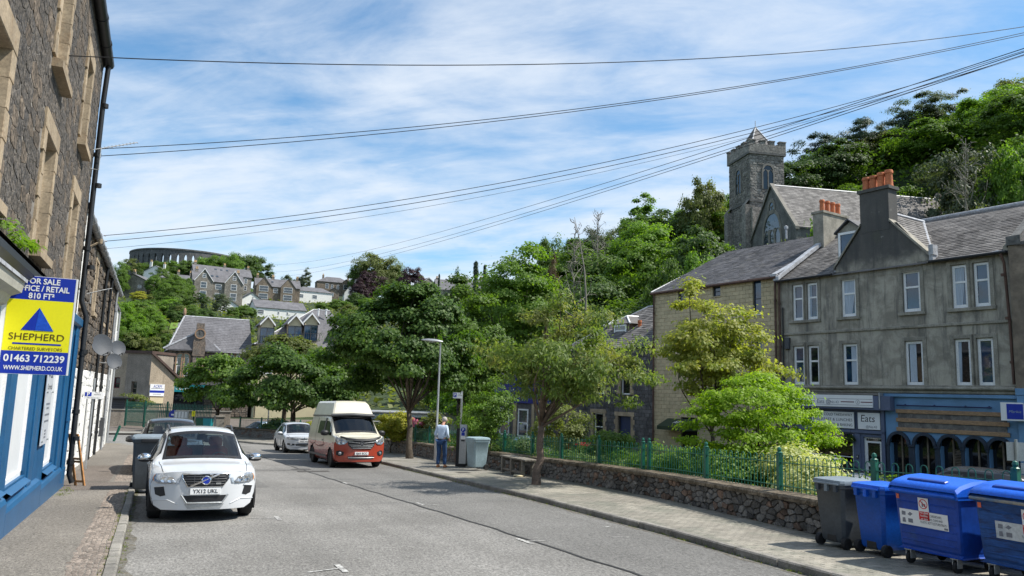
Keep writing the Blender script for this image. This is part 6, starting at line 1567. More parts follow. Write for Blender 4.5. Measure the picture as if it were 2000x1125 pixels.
# for sale board: a flat board standing out square from the wall
fs=thing('for_sale_sign','yellow and blue for sale board projecting from the left building','sign',(-1.5,12.0,2.6))
SX0,SX1,SZ0,SZ1=-1.885,-1.105,1.985,3.30
SF=Fr(((SX0+SX1)/2,12.0,0),(1,0,0),(0,-1,0));hw=(SX1-SX0)/2
mb=MB();mb.box(SF,-hw,hw,-.02,0,SZ0,SZ1);bdp=mb.build('board',m_sign,fs)
def spanel(name,z0,z1,m,d=.003):mb=MB();mb.box(SF,-hw+.006,hw-.006,0,d,z0,z1);return mb.build(name,m,bdp)
H3=SZ1-SZ0;zt_,zb_=SZ1-.285*H3*.86,SZ0+.232*H3
spanel('blue_top',zt_,SZ1-.006,m_signblue);spanel('yellow_middle',zb_,zt_,m_signyel);spanel('blue_bottom',SZ0+.006,zb_,m_signblue)
text('FOR SALE',.105,SF.sub(0,.004,SZ1-.07),'lettering',m_sign,fs,bold=.025,width=.40);text('OFFICE / RETAIL',.105,SF.sub(0,.004,SZ1-.17),'lettering',m_sign,fs,bold=.025,width=.64);text('810 FT\u00b2',.105,SF.sub(0.0,.004,SZ1-.27),'lettering',m_sign,fs,bold=.025,width=.30)
zc=zt_-.10
mb=MB();mb.prism(SF,[(-.005,zc),(.185,zc-.31),(-.195,zc-.31)],.003,.006);mb.build('blue_triangle',m_signblue,fs)
mb=MB();mb.prism(SF,[(-.005,zc),(.185,zc-.31),(-.03,zc-.31)],.006,.008);mb.build('blue_triangle',M('sign_mid_blue',(.015,.085,.50),.35,bump=0),fs)
text('SHEPHERD',.13,SF.sub(0,.004,zc-.40),'lettering',M('brown_ink',(.10,.055,.005),.5,bump=0),fs,width=.64)
mb=MB();mb.box(SF,-.27,.29,.003,.005,zc-.50,zc-.478);mb.build('rule',m_signblue,fs)
text('CHARTERED SURVEYORS',.06,SF.sub(0,.004,zc-.555),'lettering',bpy.data.materials['brown_ink'],fs,width=.62)
text('01463 712239',.13,SF.sub(0,.004,zb_-.10),'lettering',m_sign,fs,bold=.025,width=.70);text('WWW.SHEPHERD.CO.UK',.08,SF.sub(0,.004,SZ0+.08),'lettering',m_sign,fs,bold=.02,width=.68)
mb=MB();mb.box(SF,hw,hw+.02,-.025,.005,SZ0,SZ1);mb.box(SF,-hw-.05,-hw,-.03,.0,SZ0-.1,SZ1+.1);mb.build('batten',m_sign,fs,kind='stuff')

# ------------------------------------------------------------------ lower building with a white ground floor
F2=Fr((-2.12,0,0),(0,1,0),(1,0,0))
l2=thing('lower_building','lower brown rubble building with white painted ground floor','building',(-2.12,32,zg(32)))
E2=6.3;YA,YB=21.68,43.0
uw2=[(23.2,24.1,4.0,5.6),(28.2,29.1,4.2,5.85),(33.0,33.9,4.2,5.8),(37.0,37.9,4.2,5.8),(40.6,41.4,4.2,5.8)]
gw2=[(26.6,27.5,.2,1.9),(29.6,30.5,-.85,1.6),(33.0,33.8,-.9,1.5),(36.5,37.4,0,1.5),(39.5,40.3,-1,1.3)]
mb=MB();wall_holes(mb,F2,YA,YB,-2,E2,uw2+gw2,0,.25);mb.box(F2,YA,YB,-7,-.3,-2,E2);mb.build('wall',[m_mortar],l2)
sp2f=2.45
rubble(lambda s,o,z:F2.p(s,o,z),YB-.02,2.30,E2,.46,.27,.03,.05,[m_rubble2,m_rubble],l2,160,openings=[(a-.2,b+.2,c-.12,d+.28)for a,b,c,d in uw2],jit=.35,s0=YA+.02,vis=on_screen,bev=.12)
mb=MB();wall_holes(mb,F2.sub(0,.02,0),YA,YB,-2,2.30,gw2,0,.2);mb.build('white_base',m_white,l2)
rubble(lambda s,o,z:F2.p(s,o+.02,z),YB-.02,-1.2,2.30,.5,.28,.014,.035,[m_whitestone],l2,120,openings=[(a-.1,b+.1,c-.1,d+.2)for a,b,c,d in gw2],part='white_stone',jit=.3,s0=YA+.02,vis=on_screen,bev=.14)
for(a,b,c,d)in uw2:
    mb=MB();mb.bbox(F2,a-.24,b+.24,-.2,.055,d-.004,d+.3,.012);mb.build('lintel',m_sand,l2)
    for x,s in((a,-1),(b,1)):
        z=c;k=0
        while z<d-.01:z2=min(z+.4,d);mb=MB();mb.bbox(F2,min(x-s*.004,x+s*.24),max(x-s*.004,x+s*.24),-.2,.05,z+.004,z2-.004,.01);mb.build('jamb_stone',m_sand,l2);z=z2
    mb=MB();mb.bbox(F2,a-.14,b+.14,-.2,.14,c-.16,c,.02);mb.build('sill',m_sand,l2);window(l2,F2,a,b,c,d,-.12,.07,.5)
z=2.4
while z<E2-.1:mb=MB();w_=.38 if int(z/.35)%2 else .28;mb.bbox(F2,YA+.02,YA+.02+w_,-.02,.07,z,min(z+.34,E2)-.008,.012);mb.build('quoin',m_sand,l2);z+=.35
for i,(a,b,c,d)in enumerate(gw2):
    mb=MB();mb.bbox(F2,a-.12,b+.12,.0,.07,d,d+.16,.01);mb.bbox(F2,a-.12,a,.0,.065,c,d,.01);mb.bbox(F2,b,b+.12,.0,.065,c,d,.01);mb.build('opening_margin',m_white,l2)
    if i in(0,3):window(l2,F2,a,b,c,d,-.12,.06,.5,pane=m_paned)
    else:mb=MB();mb.box(F2,a,b,-.2,-.14,c,d);mb.build('door',m_darkgrey,l2)
mb=MB();mb.tube([F2.p(YA-.1,.17,E2),F2.p(YB,.17,E2)],.10,10);mb.build('gutter',m_greypaint,l2,angle=50)
for y in np.arange(22.4,43,1.2):mb=MB();mb.tube([F2.p(y-.05,.17,E2),F2.p(y+.05,.17,E2)],.118,10);mb.build('gutter_joint',m_lead,l2,angle=50)
mb=MB();mb.add([F2.p(YA,.1,E2+.05),F2.p(YB,.1,E2+.05),F2.p(YB,-3.5,E2+2.6),F2.p(YA,-3.5,E2+2.6),F2.p(YB,-7,E2),F2.p(YA,-7,E2)],[(0,1,2,3),(3,2,4,5)]);mb.build('roof',m_slate,l2)
pipe(l2,[F2.p(22.1,.16,E2-.08),F2.p(22.1,.12,5.6),F2.p(22.1,.12,2.4)],.062,m_white,'white_pipe',3)
pipe(l2,[F2.p(22.1,.12,2.4),F2.p(22.1,.12,zg(22)+PH)],.06,m_black,collars=3)
for y,m in((32.2,m_black),(35.6,m_black),(40.2,m_greypaint)):pipe(l2,[F2.p(y,.14,E2-.1),F2.p(y,.12,5.7),F2.p(y,.12,zg(y)+PH)],.055,m,collars=4)
mb=MB();mb.bbox(F2,38.3,38.8,.03,.22,-.4,.4,.02);mb.build('meter_box',m_darkgrey,l2)
mb=MB();mb.tube([F2.p(22.4,.0,5.2),F2.p(22.4,.5,5.55)],.03,6);mb.tube([F2.p(22.4,.5,5.5),F2.p(22.4,.5,5.62)],.05,8);mb.build('bracket',m_sand,l2)
l3=thing('end_building','narrow pale rendered house at the far end of the left pavement','building',(-2.25,45,zg(45)))
F3=Fr((-2.2,0,0),(0,1,0),(1,0,0));mb=MB();mb.box(F3,43.05,47.5,-6,0,-2.2,5.9);mb.build('wall',m_harl,l3);mb=MB();roof_pair(mb,F3,43.05,47.5,-6,0,5.9,2.4,'x',.1);mb.build('roof',m_slate,l3)
mb=MB();mb.bbox(F3,43.05,47.5,0,.02,-2,5.85,.01);mb.build('pale_render',m_white,l3)
for y in(44.3,46.3):far_window(l3,F3,y,3.2,.9,1.5,y=.03)
for y in(43.4,47.2):pipe(l3,[F3.p(y,.1,5.8),F3.p(y,.1,-1.2)],.05,m_greypaint,collars=2)

# ------------------------------------------------------------------ things on the left walls and pavement
def dish(u,v,Y,r,label,wall_x):
    c=atY(u,v,Y);root=thing('satellite_dish',label,'satellite dish',tuple(c))
    d=unit(np.array([.55,-1.0,.35]));a=unit(np.cross((0,0,1),d));e=np.cross(d,a);D_=Fr(c,a,e,d)
    mb=MB();n=22;rows=[]
    for k in range(6):
        t=k/5;rows.append([D_.p(r*t*math.cos(6.2832*i/n),r*1.08*t*math.sin(6.2832*i/n),.20*r*t*t-.1*r)for i in range(n+1)])
    mb.grid(rows);rows=[[D_.p(r*q*math.cos(6.2832*i/n),r*1.08*q*math.sin(6.2832*i/n),.2*r-.1*r+dz)for i in range(n+1)]for q,dz in((1,0),(1.02,-.01),(1.0,-.03))];mb.grid(rows);mb.build('reflector',m_dishgrey,root,smooth=True)
    mb=MB();f=D_.p(r*.25,-r*.95,r*.75);mb.tube([D_.p(0,-r*1.0,.05*r),f],.013,6);mb.build('feed_arm',m_darkgrey,root)
    mb=MB();mb.tube([f,f-d*.09],.035,8);mb.build('receiver',m_black,root)
    mb=MB();mb.tube([D_.p(0,0,-.1*r),D_.p(0,0,-.25),np.array([wall_x,Y+.25,c[2]-.05])],.022,6);mb.build('bracket',m_galv,root)
dish(199,674,30,.36,'big grey satellite dish on the brown rubble wall',-2.1)
dish(231,680,33.5,.28,'small grey satellite dish, upper one of the far pair',-2.1)
dish(223,706,33,.29,'small grey satellite dish, lower one of the far pair',-2.1)
def aerial(P,dirv,L,label,wall):
    root=thing('tv_aerial',label,'aerial',tuple(P));d=unit(np.array(dirv,float));s=unit(np.cross(d,(0,0,1)));mb=MB();mb.tube([P-d*L*.2,P+d*L],.012,5);mb.build('boom',m_galv,root)
    for i in range(10):
        q=P+d*L*(i/10+.05);mb=MB();mb.tube([q-s*.16+np.array([0,0,.05]),q+s*.16-np.array([0,0,.05])],.006,4);mb.build('element',m_galv,root)
    mb=MB();mb.tube([np.array(wall),np.array([P[0],P[1],wall[2]]),P],.017,6);mb.build('mast',m_galv,root)
a_=atY(197,290,21.2);aerial(a_,(.75,.35,.38),.95,'tv aerial on a short mast by the black drainpipe',(-1.93,21.2,a_[2]-.55))
a_=atY(178,572,25.0);aerial(a_,(.5,-.6,.1),.7,'tv aerial on the brown rubble wall under the gutter',(-2.1,25,a_[2]-.3))
# parking sign on its post
P_=atY(188,905,27.2);g=np.array([-1.72,27.2,zg(27.2)+PH]);ps=thing('parking_sign','small blue and white parking sign on a grey post by the white wall','sign',tuple(g))
mb=MB();mb.tube([g,g+np.array([.0,0,2.75])],.035,8);mb.build('post',m_galv,ps)
zc=atY(182,772,27.2)[2];QF=Fr((-1.70,27.15,zc),unit(np.array([1,.15,0])),unit(np.array([.15,-1,0])));mb=MB();mb.box(QF,-.26,.26,-.01,.0,-.11,.11);bp_=mb.build('plate',m_sign,ps)
mb=MB();mb.box(QF,-.24,-.06,0,.003,-.03,.09);mb.build('blue_square',m_signblue,bp_);text('P',.16,QF.sub(-.15,.003,.03),'lettering',m_sign,bp_,bold=.02);text('Pay at\nmachine',.055,QF.sub(.10,.002,.055),'lettering',m_ink,bp_);text('Mon-Sat 9am-6pm',.045,QF.sub(0,.002,-.075),'lettering',m_ink,bp_)
# timber frame leaning on the wall
g=on_ground(156,947,PH);fr_=thing('timber_frame','orange brown wooden ladder frame leaning against the white wall','ladder',(g[0],g[1],zg(g[1])+PH-.02))
base=np.array([max(g[0],-1.66),g[1],zg(g[1])+PH-.02]);tp=base+np.array([-.26,.10,1.22]);sd=unit(np.array([.85,-.5,0]))
for s in(-.11,.11):
    F_=Fr(base+sd*s,sd,unit(np.cross(sd,tp-base)),unit(tp-base));mb=MB();mb.bbox(F_,-.025,.025,-.02,.02,0,1.25,.004);mb.build('rail',m_orangewood,fr_)
F_=Fr(base,sd,unit(np.cross(sd,tp-base)),unit(tp-base))
for z in(.08,.55,.62,1.2):mb=MB();mb.bbox(F_,-.085,.085,-.02,.015,z,z+.05,.004);mb.build('rung',m_orangewood,fr_)
# leaning green bollard at the corner
g=on_ground(222,862,.0);bl=thing('bollard','leaning green bollard at the far end of the left pavement','bollard',tuple(g));mb=MB();t=np.array([.28,0,1.0]);mb.tube([g,g+t*.9],.075,10);mb.build('post',m_green,bl,angle=40);mb=MB();mb.tube([g+t*.72,g+t*.78],.082,10);mb.tube([g+t*.9,g+t*.93],.05,10);mb.build('band',m_greendark,bl,angle=40)
# ------------------------------------------------------------------ town beyond the junction
def onF(F,u,v,off=0.0):
    q=F.inv(on_plane(u,v,F.p(0,off,0),F.y));return q[0],q[2]
# stone hall
HP=at(318,800,88);HF_=face(400,HP,2);HF_=Fr((HP[0],HP[1],0),HF_.x,HF_.y);zg0=-1.6
hl=thing('stone_hall','old stone hall with arched windows and a clock gable beyond the junction','building',(HP[0],HP[1],zg0))
def H(u,v,off=0):return onF(HF_,u,v,off)
x1=H(492,700)[0];ez=H(400,686)[1];rzz=H(430,622,-5)[1];xr0=H(360,622,-5)[0]
def rw(u0,u1,v0,v1):a=H(u0,v0);b=H(u1,v1);return(a[0],b[0],b[1],a[1])
ops=[rw(325,331,697,721),rw(346,355,697,735),rw(357,366,697,735),rw(387,394,698,736),rw(450,457,694,706),rw(461,468,694,706)]
mb=MB();wall_holes(mb,HF_,0,x1,zg0-1,ez,ops,0,.2);mb.box(HF_,0,x1,-10,-.3,zg0-1,ez);mb.build('wall',m_wallmortar,hl)
rubble(lambda s,o,z:HF_.p(s,o,z),x1,zg0,ez,.55,.27,.03,.05,[m_hallstone],hl,0,openings=[(a-.2,b+.2,c-.1,d+.55)for a,b,c,d in ops],part='masonry',jit=.4)
for i,(a,b,c,d)in enumerate(ops):
    w_=b-a;mb=MB();mb.bbox(HF_,a-.16,a,-.1,.07,c-.1,d,.01);mb.bbox(HF_,b,b+.16,-.1,.07,c-.1,d,.01);mb.bbox(HF_,a,b,-.1,.1,c-.14,c,.01)
    o=[((a+b)/2-(w_/2+.16)*math.cos(math.pi*k/8),d+(w_/2+.16)*math.sin(math.pi*k/8))for k in range(9)];q=[((a+b)/2-(w_/2)*math.cos(math.pi*k/8),d+(w_/2)*math.sin(math.pi*k/8))for k in range(9)]
    for k in range(8):mb.prism(HF_,[o[k],o[k+1],q[k+1],q[k]],-.02,.08)
    mb.build('window_surround',m_hallsand,hl);mb=MB();mb.poly([HF_.p(x,.03,z)for x,z in q]);mb.build('fanlight',m_panefar,hl);window(hl,HF_,a,b,c,d,-.08,.09,.55,pane=m_panefar)
mb=MB();sl_=(rzz-ez)/5.0;A=[HF_.p(-.2,.3,ez-.1),HF_.p(x1,.3,ez-.1),HF_.p(x1,-5,rzz),HF_.p(xr0,-5,rzz),HF_.p(-.2,-10.2,ez),HF_.p(x1,-10.2,ez)]
mb.add(A,[(0,1,2,3),(0,3,4),(4,3,2,5)]);rf=mb.build('roof',m_slatefar,hl)
u6=unit(A[2]-A[1]);n6=np.cross(HF_.x,u6);n6=n6 if n6[2]>0 else-n6;L6=np.linalg.norm(A[2]-A[1])
slates(A[0]+n6*.02,HF_.x,u6,n6,x1+.2,L6,.5,.34,lambda a,v:a>(xr0+.2)*v/L6).build('slate_covering',m_slatefar,rf,kind='stuff')
mb=MB();mb.tube([A[3],A[2]],.10,5);mb.tube([A[0],A[3]],.09,5);mb.build('ridge',m_lead,rf)
mb=MB();mb.ball(A[3]+np.array([0,0,.5]),(.18,.18,.5),6,5);mb.build('finial',m_hallsand,rf)
xc0,xc1=H(378,660)[0],H(402,660)[0];xm=(xc0+xc1)/2;zcg=H(397,632)[1]
mb=MB();mb.prism(HF_,[(xc0,ez-.6),(xc1,ez-.6),(xc1,ez+1.0),(xm+.42,zcg-1.0),(xm+.42,zcg),(xm-.42,zcg),(xm-.42,zcg-1.0),(xc0,ez+1.0)],-.4,.35);mb.box(HF_,xc0+.1,xc1-.1,0,.28,zg0+3.5,ez-.6);mb.build('clock_gable',m_hallstone,hl)
mb=MB();xw0,xw1=H(352,680)[0],H(436,680)[0]
for xe in(H(318,684)[0],H(432,664)[0]):
    T_=HF_.p(xm,-.5,zcg-.95);mb.add([T_,HF_.p(xm,-4.0,zcg-.4),HF_.p(xe,.30,ez+.04),HF_.p(xm,.34,ez+.04)],[(0,1,2),(0,2,3)])
mb.build('cross_roof',m_slatefar,rf)
mb=MB();mb.tube([HF_.p(xm,-.5,zcg-.9),HF_.p(H(318,684)[0],.3,ez+.1)],.1,5);mb.tube([HF_.p(xm,-4.0,zcg-.35),HF_.p(H(432,664)[0],.28,ez+.1)],.1,5);mb.tube([HF_.p(xm,.1,zcg-.8),HF_.p(xm,-4,zcg-.35)],.09,5);mb.build('lead_flashing',m_lead,rf)
mb=MB();cz_=ez+2.0;n=16;mb.grid([[HF_.p(xm+r*math.cos(6.2832*i/n),.36+d,cz_+r*math.sin(6.2832*i/n))for r,d in((.62,0),(.62,.08),(.48,.08),(.48,.02))]for i in range(n+1)]);mb.build('clock_ring',m_hallsand,hl)
mb=MB();mb.poly([HF_.p(xm+.48*math.cos(6.2832*i/n),.39,cz_+.48*math.sin(6.2832*i/n))for i in range(n)]);mb.box(HF_,xm-.04,xm+.04,.4,.43,cz_-.05,cz_+.4);mb.build('clock_face',m_churchd,hl)
mb=MB();mb.bbox(HF_,0,x1,.0,.9,H(360,751)[1],H(360,739)[1],.03);mb.build('canopy',m_churchd,hl)
tsx0,tsz0=H(337,765,1.0);tsx1,tsz1=H(402,753,1.0);tsn=thing('shop_sign','teal shop sign with pale lettering under the stone hall canopy','sign',tuple(HF_.p((tsx0+tsx1)/2,1,tsz0)))
mb=MB();mb.box(HF_,tsx0,tsx1,.7,1.0,tsz0,tsz1);bd_=mb.build('board',m_teal,tsn);text('Corals',.55,HF_.sub(tsx0+1.0,1.01,(tsz0+tsz1)/2),'lettering',m_sign,bd_)
mb=MB();mb.box(HF_,tsx0,tsx1,.5,.6,zg0,tsz0);mb.build('shop_glass',m_paned,hl)
# cream building with three gabled dormers
DP=at(492,800,92);q=face(560,DP,6);DFm=Fr((DP[0],DP[1],0),q.x,q.y)
dm=thing('dormered_building','cream building with a slate roof and gabled dormers beside the stone hall','building',(DP[0],DP[1],zg0))
def Dd(u,v,off=0):return onF(DFm,u,v,off)
xe1=Dd(700,690)[0];ez2=Dd(496,672)[1];rz2=Dd(600,604,-5)[1]
mb=MB();mb.box(DFm,0,xe1,-10,0,zg0-1,ez2);mb.build('wall',m_cream,dm)
xh=Dd(612,604,-5)[0];mb=MB();A=[DFm.p(-.35,.35,ez2),DFm.p(xe1+.35,.35,ez2),DFm.p(xe1-3,-5,rz2),DFm.p(xh,-5,rz2),DFm.p(-.35,-10.3,ez2),DFm.p(xe1+.35,-10.3,ez2)]
mb.add(A,[(0,1,2,3),(0,3,4),(4,3,2,5),(1,5,2)]);rf=mb.build('roof',m_slatefar,dm)
for i,(ua,ub,va,vw0,vw1)in enumerate(((508,536,617,639,672),(562,590,615,636,668),(592,622,612,634,666),(655,690,622,640,668))):
    xa,xb=Dd(ua,640)[0],Dd(ub,640)[0];xm_=(xa+xb)/2;zt2=Dd((ua+ub)/2,va)[1];ze=zt2-(xb-xa)*.52
    mb=MB();mb.box(DFm,xa+.15,xb-.15,-4,.12,ez2-1.4,ze);mb.add([DFm.p(xa+.15,.12,ze),DFm.p(xb-.15,.12,ze),DFm.p(xm_,.12,zt2-.1)],[(0,1,2)]);d_=mb.build('dormer',m_cream,dm)
    mb=MB();roof_pair(mb,DFm,xa+.1,xb-.1,-4.5,.12,ze,zt2-ze,'y',.28,.1);mb.build('dormer_roof',m_slatefar,d_)
    mb=MB();
    for s in(-1,1):mb.prism(DFm,[(xm_+s*(xb-xa)*.55,ze-.16),(xm_,zt2+.1),(xm_,zt2-.16),(xm_+s*(xb-xa)*.55,ze-.4)],.4,.46)
    mb.build('bargeboard',m_sign,d_)
    window(dm,DFm,xm_-.85,xm_+.85,Dd(ua,vw1)[1],Dd(ua,vw0)[1],.2,.09,.0,fr=m_darkgrey,pane=m_pane,mull=True)
    mb=MB();zb2=Dd(ua,vw1)[1]
    for z in(zb2+.05,zb2+.95):mb.box(DFm,xa-.1,xb+.1,.42,.46,z,z+.05)
    for k in range(9):xx=xa-.1+(xb-xa+.2)*k/8;mb.box(DFm,xx-.02,xx+.02,.42,.46,zb2,zb2+1)
    mb.build('balcony_rail',m_darkgrey,dm)
mb=MB();mb.tube([A[3],A[2]],.09,5);mb.tube([A[0],A[3]],.09,5);mb.build('ridge',m_lead,rf)
for uu in(622,637):mb=MB();xx=Dd(uu,612,-3.5)[0];mb.lathe(DFm.sub(xx,-3.5,rz2-.9),[(.1,0),(.1,.75),(.15,.8),(.15,.95)],8);mb.build('roof_vent',m_sign,rf)
pipe(dm,[DFm.p(.3,.1,ez2),DFm.p(.3,.1,zg0)],.06,m_black)
for uu in(520,600):far_window(dm,DFm,Dd(uu,720)[0],Dd(uu,730)[1],1.4,1.5,y=.02)
# brown harled office
BP=at(287,797,72);q=face(300,BP,22);BF=Fr((BP[0],BP[1],0),q.x,q.y)
def Bb(u,v,off=0):return onF(BF,u,v,off)
bo=thing('harled_building','brown harled building with a sloping roof and white signs behind the green fence','building',(BP[0],BP[1],zg0))
xg1=Bb(342,740)[0];ztop=Bb(287,690)[1];zlow=Bb(342,738)[1]
mb=MB();mb.prism(BF,[(0,zg0-1),(xg1,zg0-1),(xg1,zlow),(0,ztop)],-7,0);mb.build('gable_wall',m_harl,bo)
mb=MB();mb.prism(BF,[(-.1,ztop),(xg1+.6,zlow-.35),(xg1+.6,zlow-.1),(-.1,ztop+.25)],-7.2,.25);mb.build('roof_edge',M('brown_verge',(.085,.055,.045),.8),bo)
q2=face(265,BP,-30);SF2=Fr((BP[0],BP[1],0),q2.x,q2.y)
def Ss(u,v,off=0):return onF(SF2,u,v,off)
xs0=Ss(245,740)[0];o=(Ss(256,756)[0],Ss(267,756)[0],Ss(260,769)[1],Ss(260,745)[1])
mb=MB();wall_holes(mb,SF2,xs0,-.0,zg0-1,ztop,[o],.0,.3);mb.box(SF2,xs0,0,-4,-.35,zg0-1,ztop);mb.build('dark_wall',m_harld,bo)
mb=MB();mb.box(SF2,xs0-.2,.1,-4.2,.2,ztop,ztop+.25);mb.build('parapet',M('brown_verge2',(.085,.055,.045),.8),bo)
window(bo,SF2,*o,-.2,.09,.45,fr=m_housebrown,pane=m_paned)
xl0=Ss(205,740,-.6)[0];o2=(Ss(222,750,-.6)[0],Ss(234,750,-.6)[0],Ss(228,758,-.6)[1],Ss(228,737,-.6)[1])
mb=MB();zt3=Ss(230,690,-.6)[1];wall_holes(mb,SF2,xl0,xs0,zg0-1,zt3,[o2],-.6,.3);mb.box(SF2,xl0,xs0,-5,-.95,zg0-1,zt3);mb.build('side_wall',m_harl,bo);window(bo,SF2,*o2,-.75,.07,.45,fr=m_maroon,pane=m_paned)
def bsign(name,lab,u0,u1,v0,v1,m):
    a=Bb(u0,v0,.1);b=Bb(u1,v1,.1);r=thing(name,lab,'sign',tuple(BF.p((a[0]+b[0])/2,.1,b[1])));mb=MB();mb.box(BF,a[0],b[0],.03,.1,b[1],a[1]);return r,mb.build('board',m,r),a[0],b[0],b[1],a[1]
r,bd_,xa,xb,za,zb=bsign('office_sign','white office sign with a blue band on the brown harled gable',294,320,750,774,m_sign)
mb=MB();hh=zb-za;mb.box(BF,xa,xb,.1,.105,za+hh*.28,za+hh*.48);mb.build('blue_band',m_signblue,bd_);text('ACRM',.40,BF.sub((xa+xb)/2,.105,za+hh*.80),'lettering',m_signblue,bd_,italic=.2,width=(xb-xa)*.6);mb=MB();mb.box(BF,xa+.1,xb-.1,.1,.104,za+hh*.62,za+hh*.66);mb.box(BF,xa+.3,xb-.3,.1,.104,za+hh*.14,za+hh*.18);mb.build('print_line',m_inkgrey,bd_)
r,bd_,xa,xb,za,zb=bsign('wall_panel','blank tan panel below the white office sign',293,318,776,788,m_cream)
# grey shed
q=face(226,at(226,830,66),-14);SH=Fr((q.o[0],q.o[1],0),q.x,q.y);sx=onF(SH,243,800)[0];sz=onF(SH,230,779)[1]
sh=thing('shed','dark grey boarded shed at the left end of the green fence','shed',(SH.o[0],SH.o[1],zg0))
mb=MB();mb.box(SH,-3,sx,-4,0,zg0,sz);mb.build('wall',m_darkgrey,sh)
k=zg0+.05
while k<sz-.2:mb=MB();mb.bbox(SH,-3,sx,0,.04,k,k+.19,.01);mb.build('board',m_darkgrey,sh);k+=.21
mb=MB();mb.box(SH,-3.2,sx+.5,-4.2,.4,sz,sz+.12);mb.build('roof',m_black,sh)
mb=MB();c_=onF(SH,232,819);mb.lathe(Fr(SH.p(c_[0],.05,c_[1]),SH.x,SH.z,SH.y),[(.12,0),(.12,.06),(.05,.08)],10);mb.build('vent',m_sign,sh)
bu=at(262,786,68);tree('shrub','thin olive bush between the shed and the brown building','shrub',(bu[0],bu[1],zg0),bu,(1.2,1,.8),88,l_olive,m_bark,20,1500,.18,.1,.4,.04,.6,6)
# green palisade fence with its gates
fp=[at(241,842,60.5),at(305,845,58.5),at(340,845,58.5),at(412,842,57.5)]
fn=thing('palisade_fence','tall green palisade fence along the far side of the junction','fence',(fp[1][0],fp[1][1],-1.5+PH))
pth=Path([(p[0],p[1])for p in fp]);Z0=-1.5+PH
s=0.0;i=0
while s<pth.L:
    p=pth.at(s);t=pth.tan(s);F_=Fr((p[0],p[1],Z0),(t[0],t[1],0),(t[1],-t[0],0));hp=1.95
    mb=MB();mb.prism(F_,[(-.032,.08),(.032,.08),(.032,hp-.1),(0,hp),(-.032,hp-.1)],0,.012);mb.build('pale',m_green,fn);s+=.135;i+=1
for s in np.arange(0,pth.L+.1,2.35):
    p=pth.at(s);t=pth.tan(s);F_=Fr((p[0],p[1],Z0),(t[0],t[1],0),(t[1],-t[0],0));mb=MB();mb.box(F_,-.06,.06,-.1,-.02,0,2.05);mb.build('post',m_greendark,fn)
for z in(.35,1.55):
    for a,b in zip(fp[:-1],fp[1:]):mb=MB();d=unit(np.array([b[0]-a[0],b[1]-a[1],0]));F_=Fr((a[0],a[1],Z0),d,(d[1],-d[0],0));L_=math.hypot(b[0]-a[0],b[1]-a[1]);mb.box(F_,0,L_,-.05,-.005,z,z+.05);mb.build('rail',m_green,fn)
gp_=at(275,815,63);wl2=thing('yard_wall','low grey wall behind the green palisade fence','wall',(gp_[0],gp_[1],zg0));q=face(300,at(300,815,63.5),0);F_=Fr((q.o[0],q.o[1],0),q.x,q.y);mb=MB();mb.box(F_,-3.2,6,-.2,0,zg0,zg0+1.35);mb.build('wall_face',m_harld,wl2);mb=MB();mb.bbox(F_,-3.25,6.05,-.25,.05,zg0+1.35,zg0+1.45,.02);mb.build('coping',m_rpave,wl2)
q=face(340,at(340,810,57.2),0);F_=Fr(q.o,q.x,q.y);ar=thing('arrow_sign','round blue turn right arrow sign on the green fence','sign',tuple(q.o))
mb=MB();n=20;mb.lathe(Fr(F_.o,F_.x,F_.z,F_.y),[(.36,0),(.36,.02)],20);mb.build('disc',m_signblue,ar);mb=MB();mb.box(F_,-.2,.05,.021,.026,-.06,.06);mb.prism(F_,[(.03,.16),(.22,0),(.03,-.16)],.021,.026);mb.build('arrow',m_sign,ar);mb=MB();mb.tube([F_.p(0,-.05,.3),F_.p(0,-.05,-1.4)],.04,6);mb.build('post',m_galv,ar)
for(u,v,w_,h_,lab)in((354,810,12,14,'grey cabinet notice on the green fence beside the arrow sign'),):
    q=face(u,at(u,v,57.3),0);r=thing('notice',lab,'sign',tuple(q.o));mb=MB();mb.box(Fr(q.o,q.x,q.y),-.5,.5,0,.03,-.3,.3);mb.build('board',m_galv,r);mb=MB()
    for k in range(4):mb.box(Fr(q.o,q.x,q.y),-.42+k*.22,-.27+k*.22,.03,.04,-.22,.22)
    mb.build('sheets',m_sign,r)
for(u,v)in((378,808),):q=face(u,at(u,v,56.8),0);r=thing('warning_sign','small yellow warning sign on the green fence','sign',tuple(q.o));mb=MB();mb.box(q,-.12,.12,0,.02,-.2,.2);mb.build('plate',m_signyel,r);text('!',.25,q.sub(0,.022,0),'lettering',m_ink,r)
for k,(u,lab)in enumerate(((392,'dark green wheelie bin beside the far gate pillar'),(406,'teal wheelie bin beside the far gate pillar'))):
    p=at(u,836,56);r=thing('far_bin',lab,'bin',(p[0],p[1],Z0));F_=yawF((p[0],p[1],Z0),-20);mb=MB();mb.add([F_.p(x*s,y*s,z)for z,s in((.08,.8),(1.0,1.0))for x,y in((-.29,-.36),(.29,-.36),(.29,.36),(-.29,.36))],[(0,1,5,4),(1,2,6,5),(2,3,7,6),(3,0,4,7),(0,1,2,3)]);mb.build('body',[m_greendark,m_teal][k],r);mb=MB();mb.bbox(Fr(F_.p(0,0,1.0),F_.x,F_.z,F_.y),-.31,.31,0,.07,-.38,.38,.03);mb.build('lid',m_bin,r)
pp=on_ground(430,838);pg=at(428,842,54);pil=thing('gate_pillar','pale grey stone pillar at the corner of the garden wall','pillar',(pg[0],pg[1],Z0));F_=face(428,pg,10);F_=Fr((pg[0],pg[1],Z0),F_.x,F_.y);mb=MB();mb.bbox(F_,-.28,.28,-.56,0,0,1.15,.02);mb.build('shaft',m_harl if False else m_rpave,pil);mb=MB();mb.bbox(F_,-.33,.33,-.61,.05,1.15,1.26,.02);mb.build('cap',m_kerb,pil)
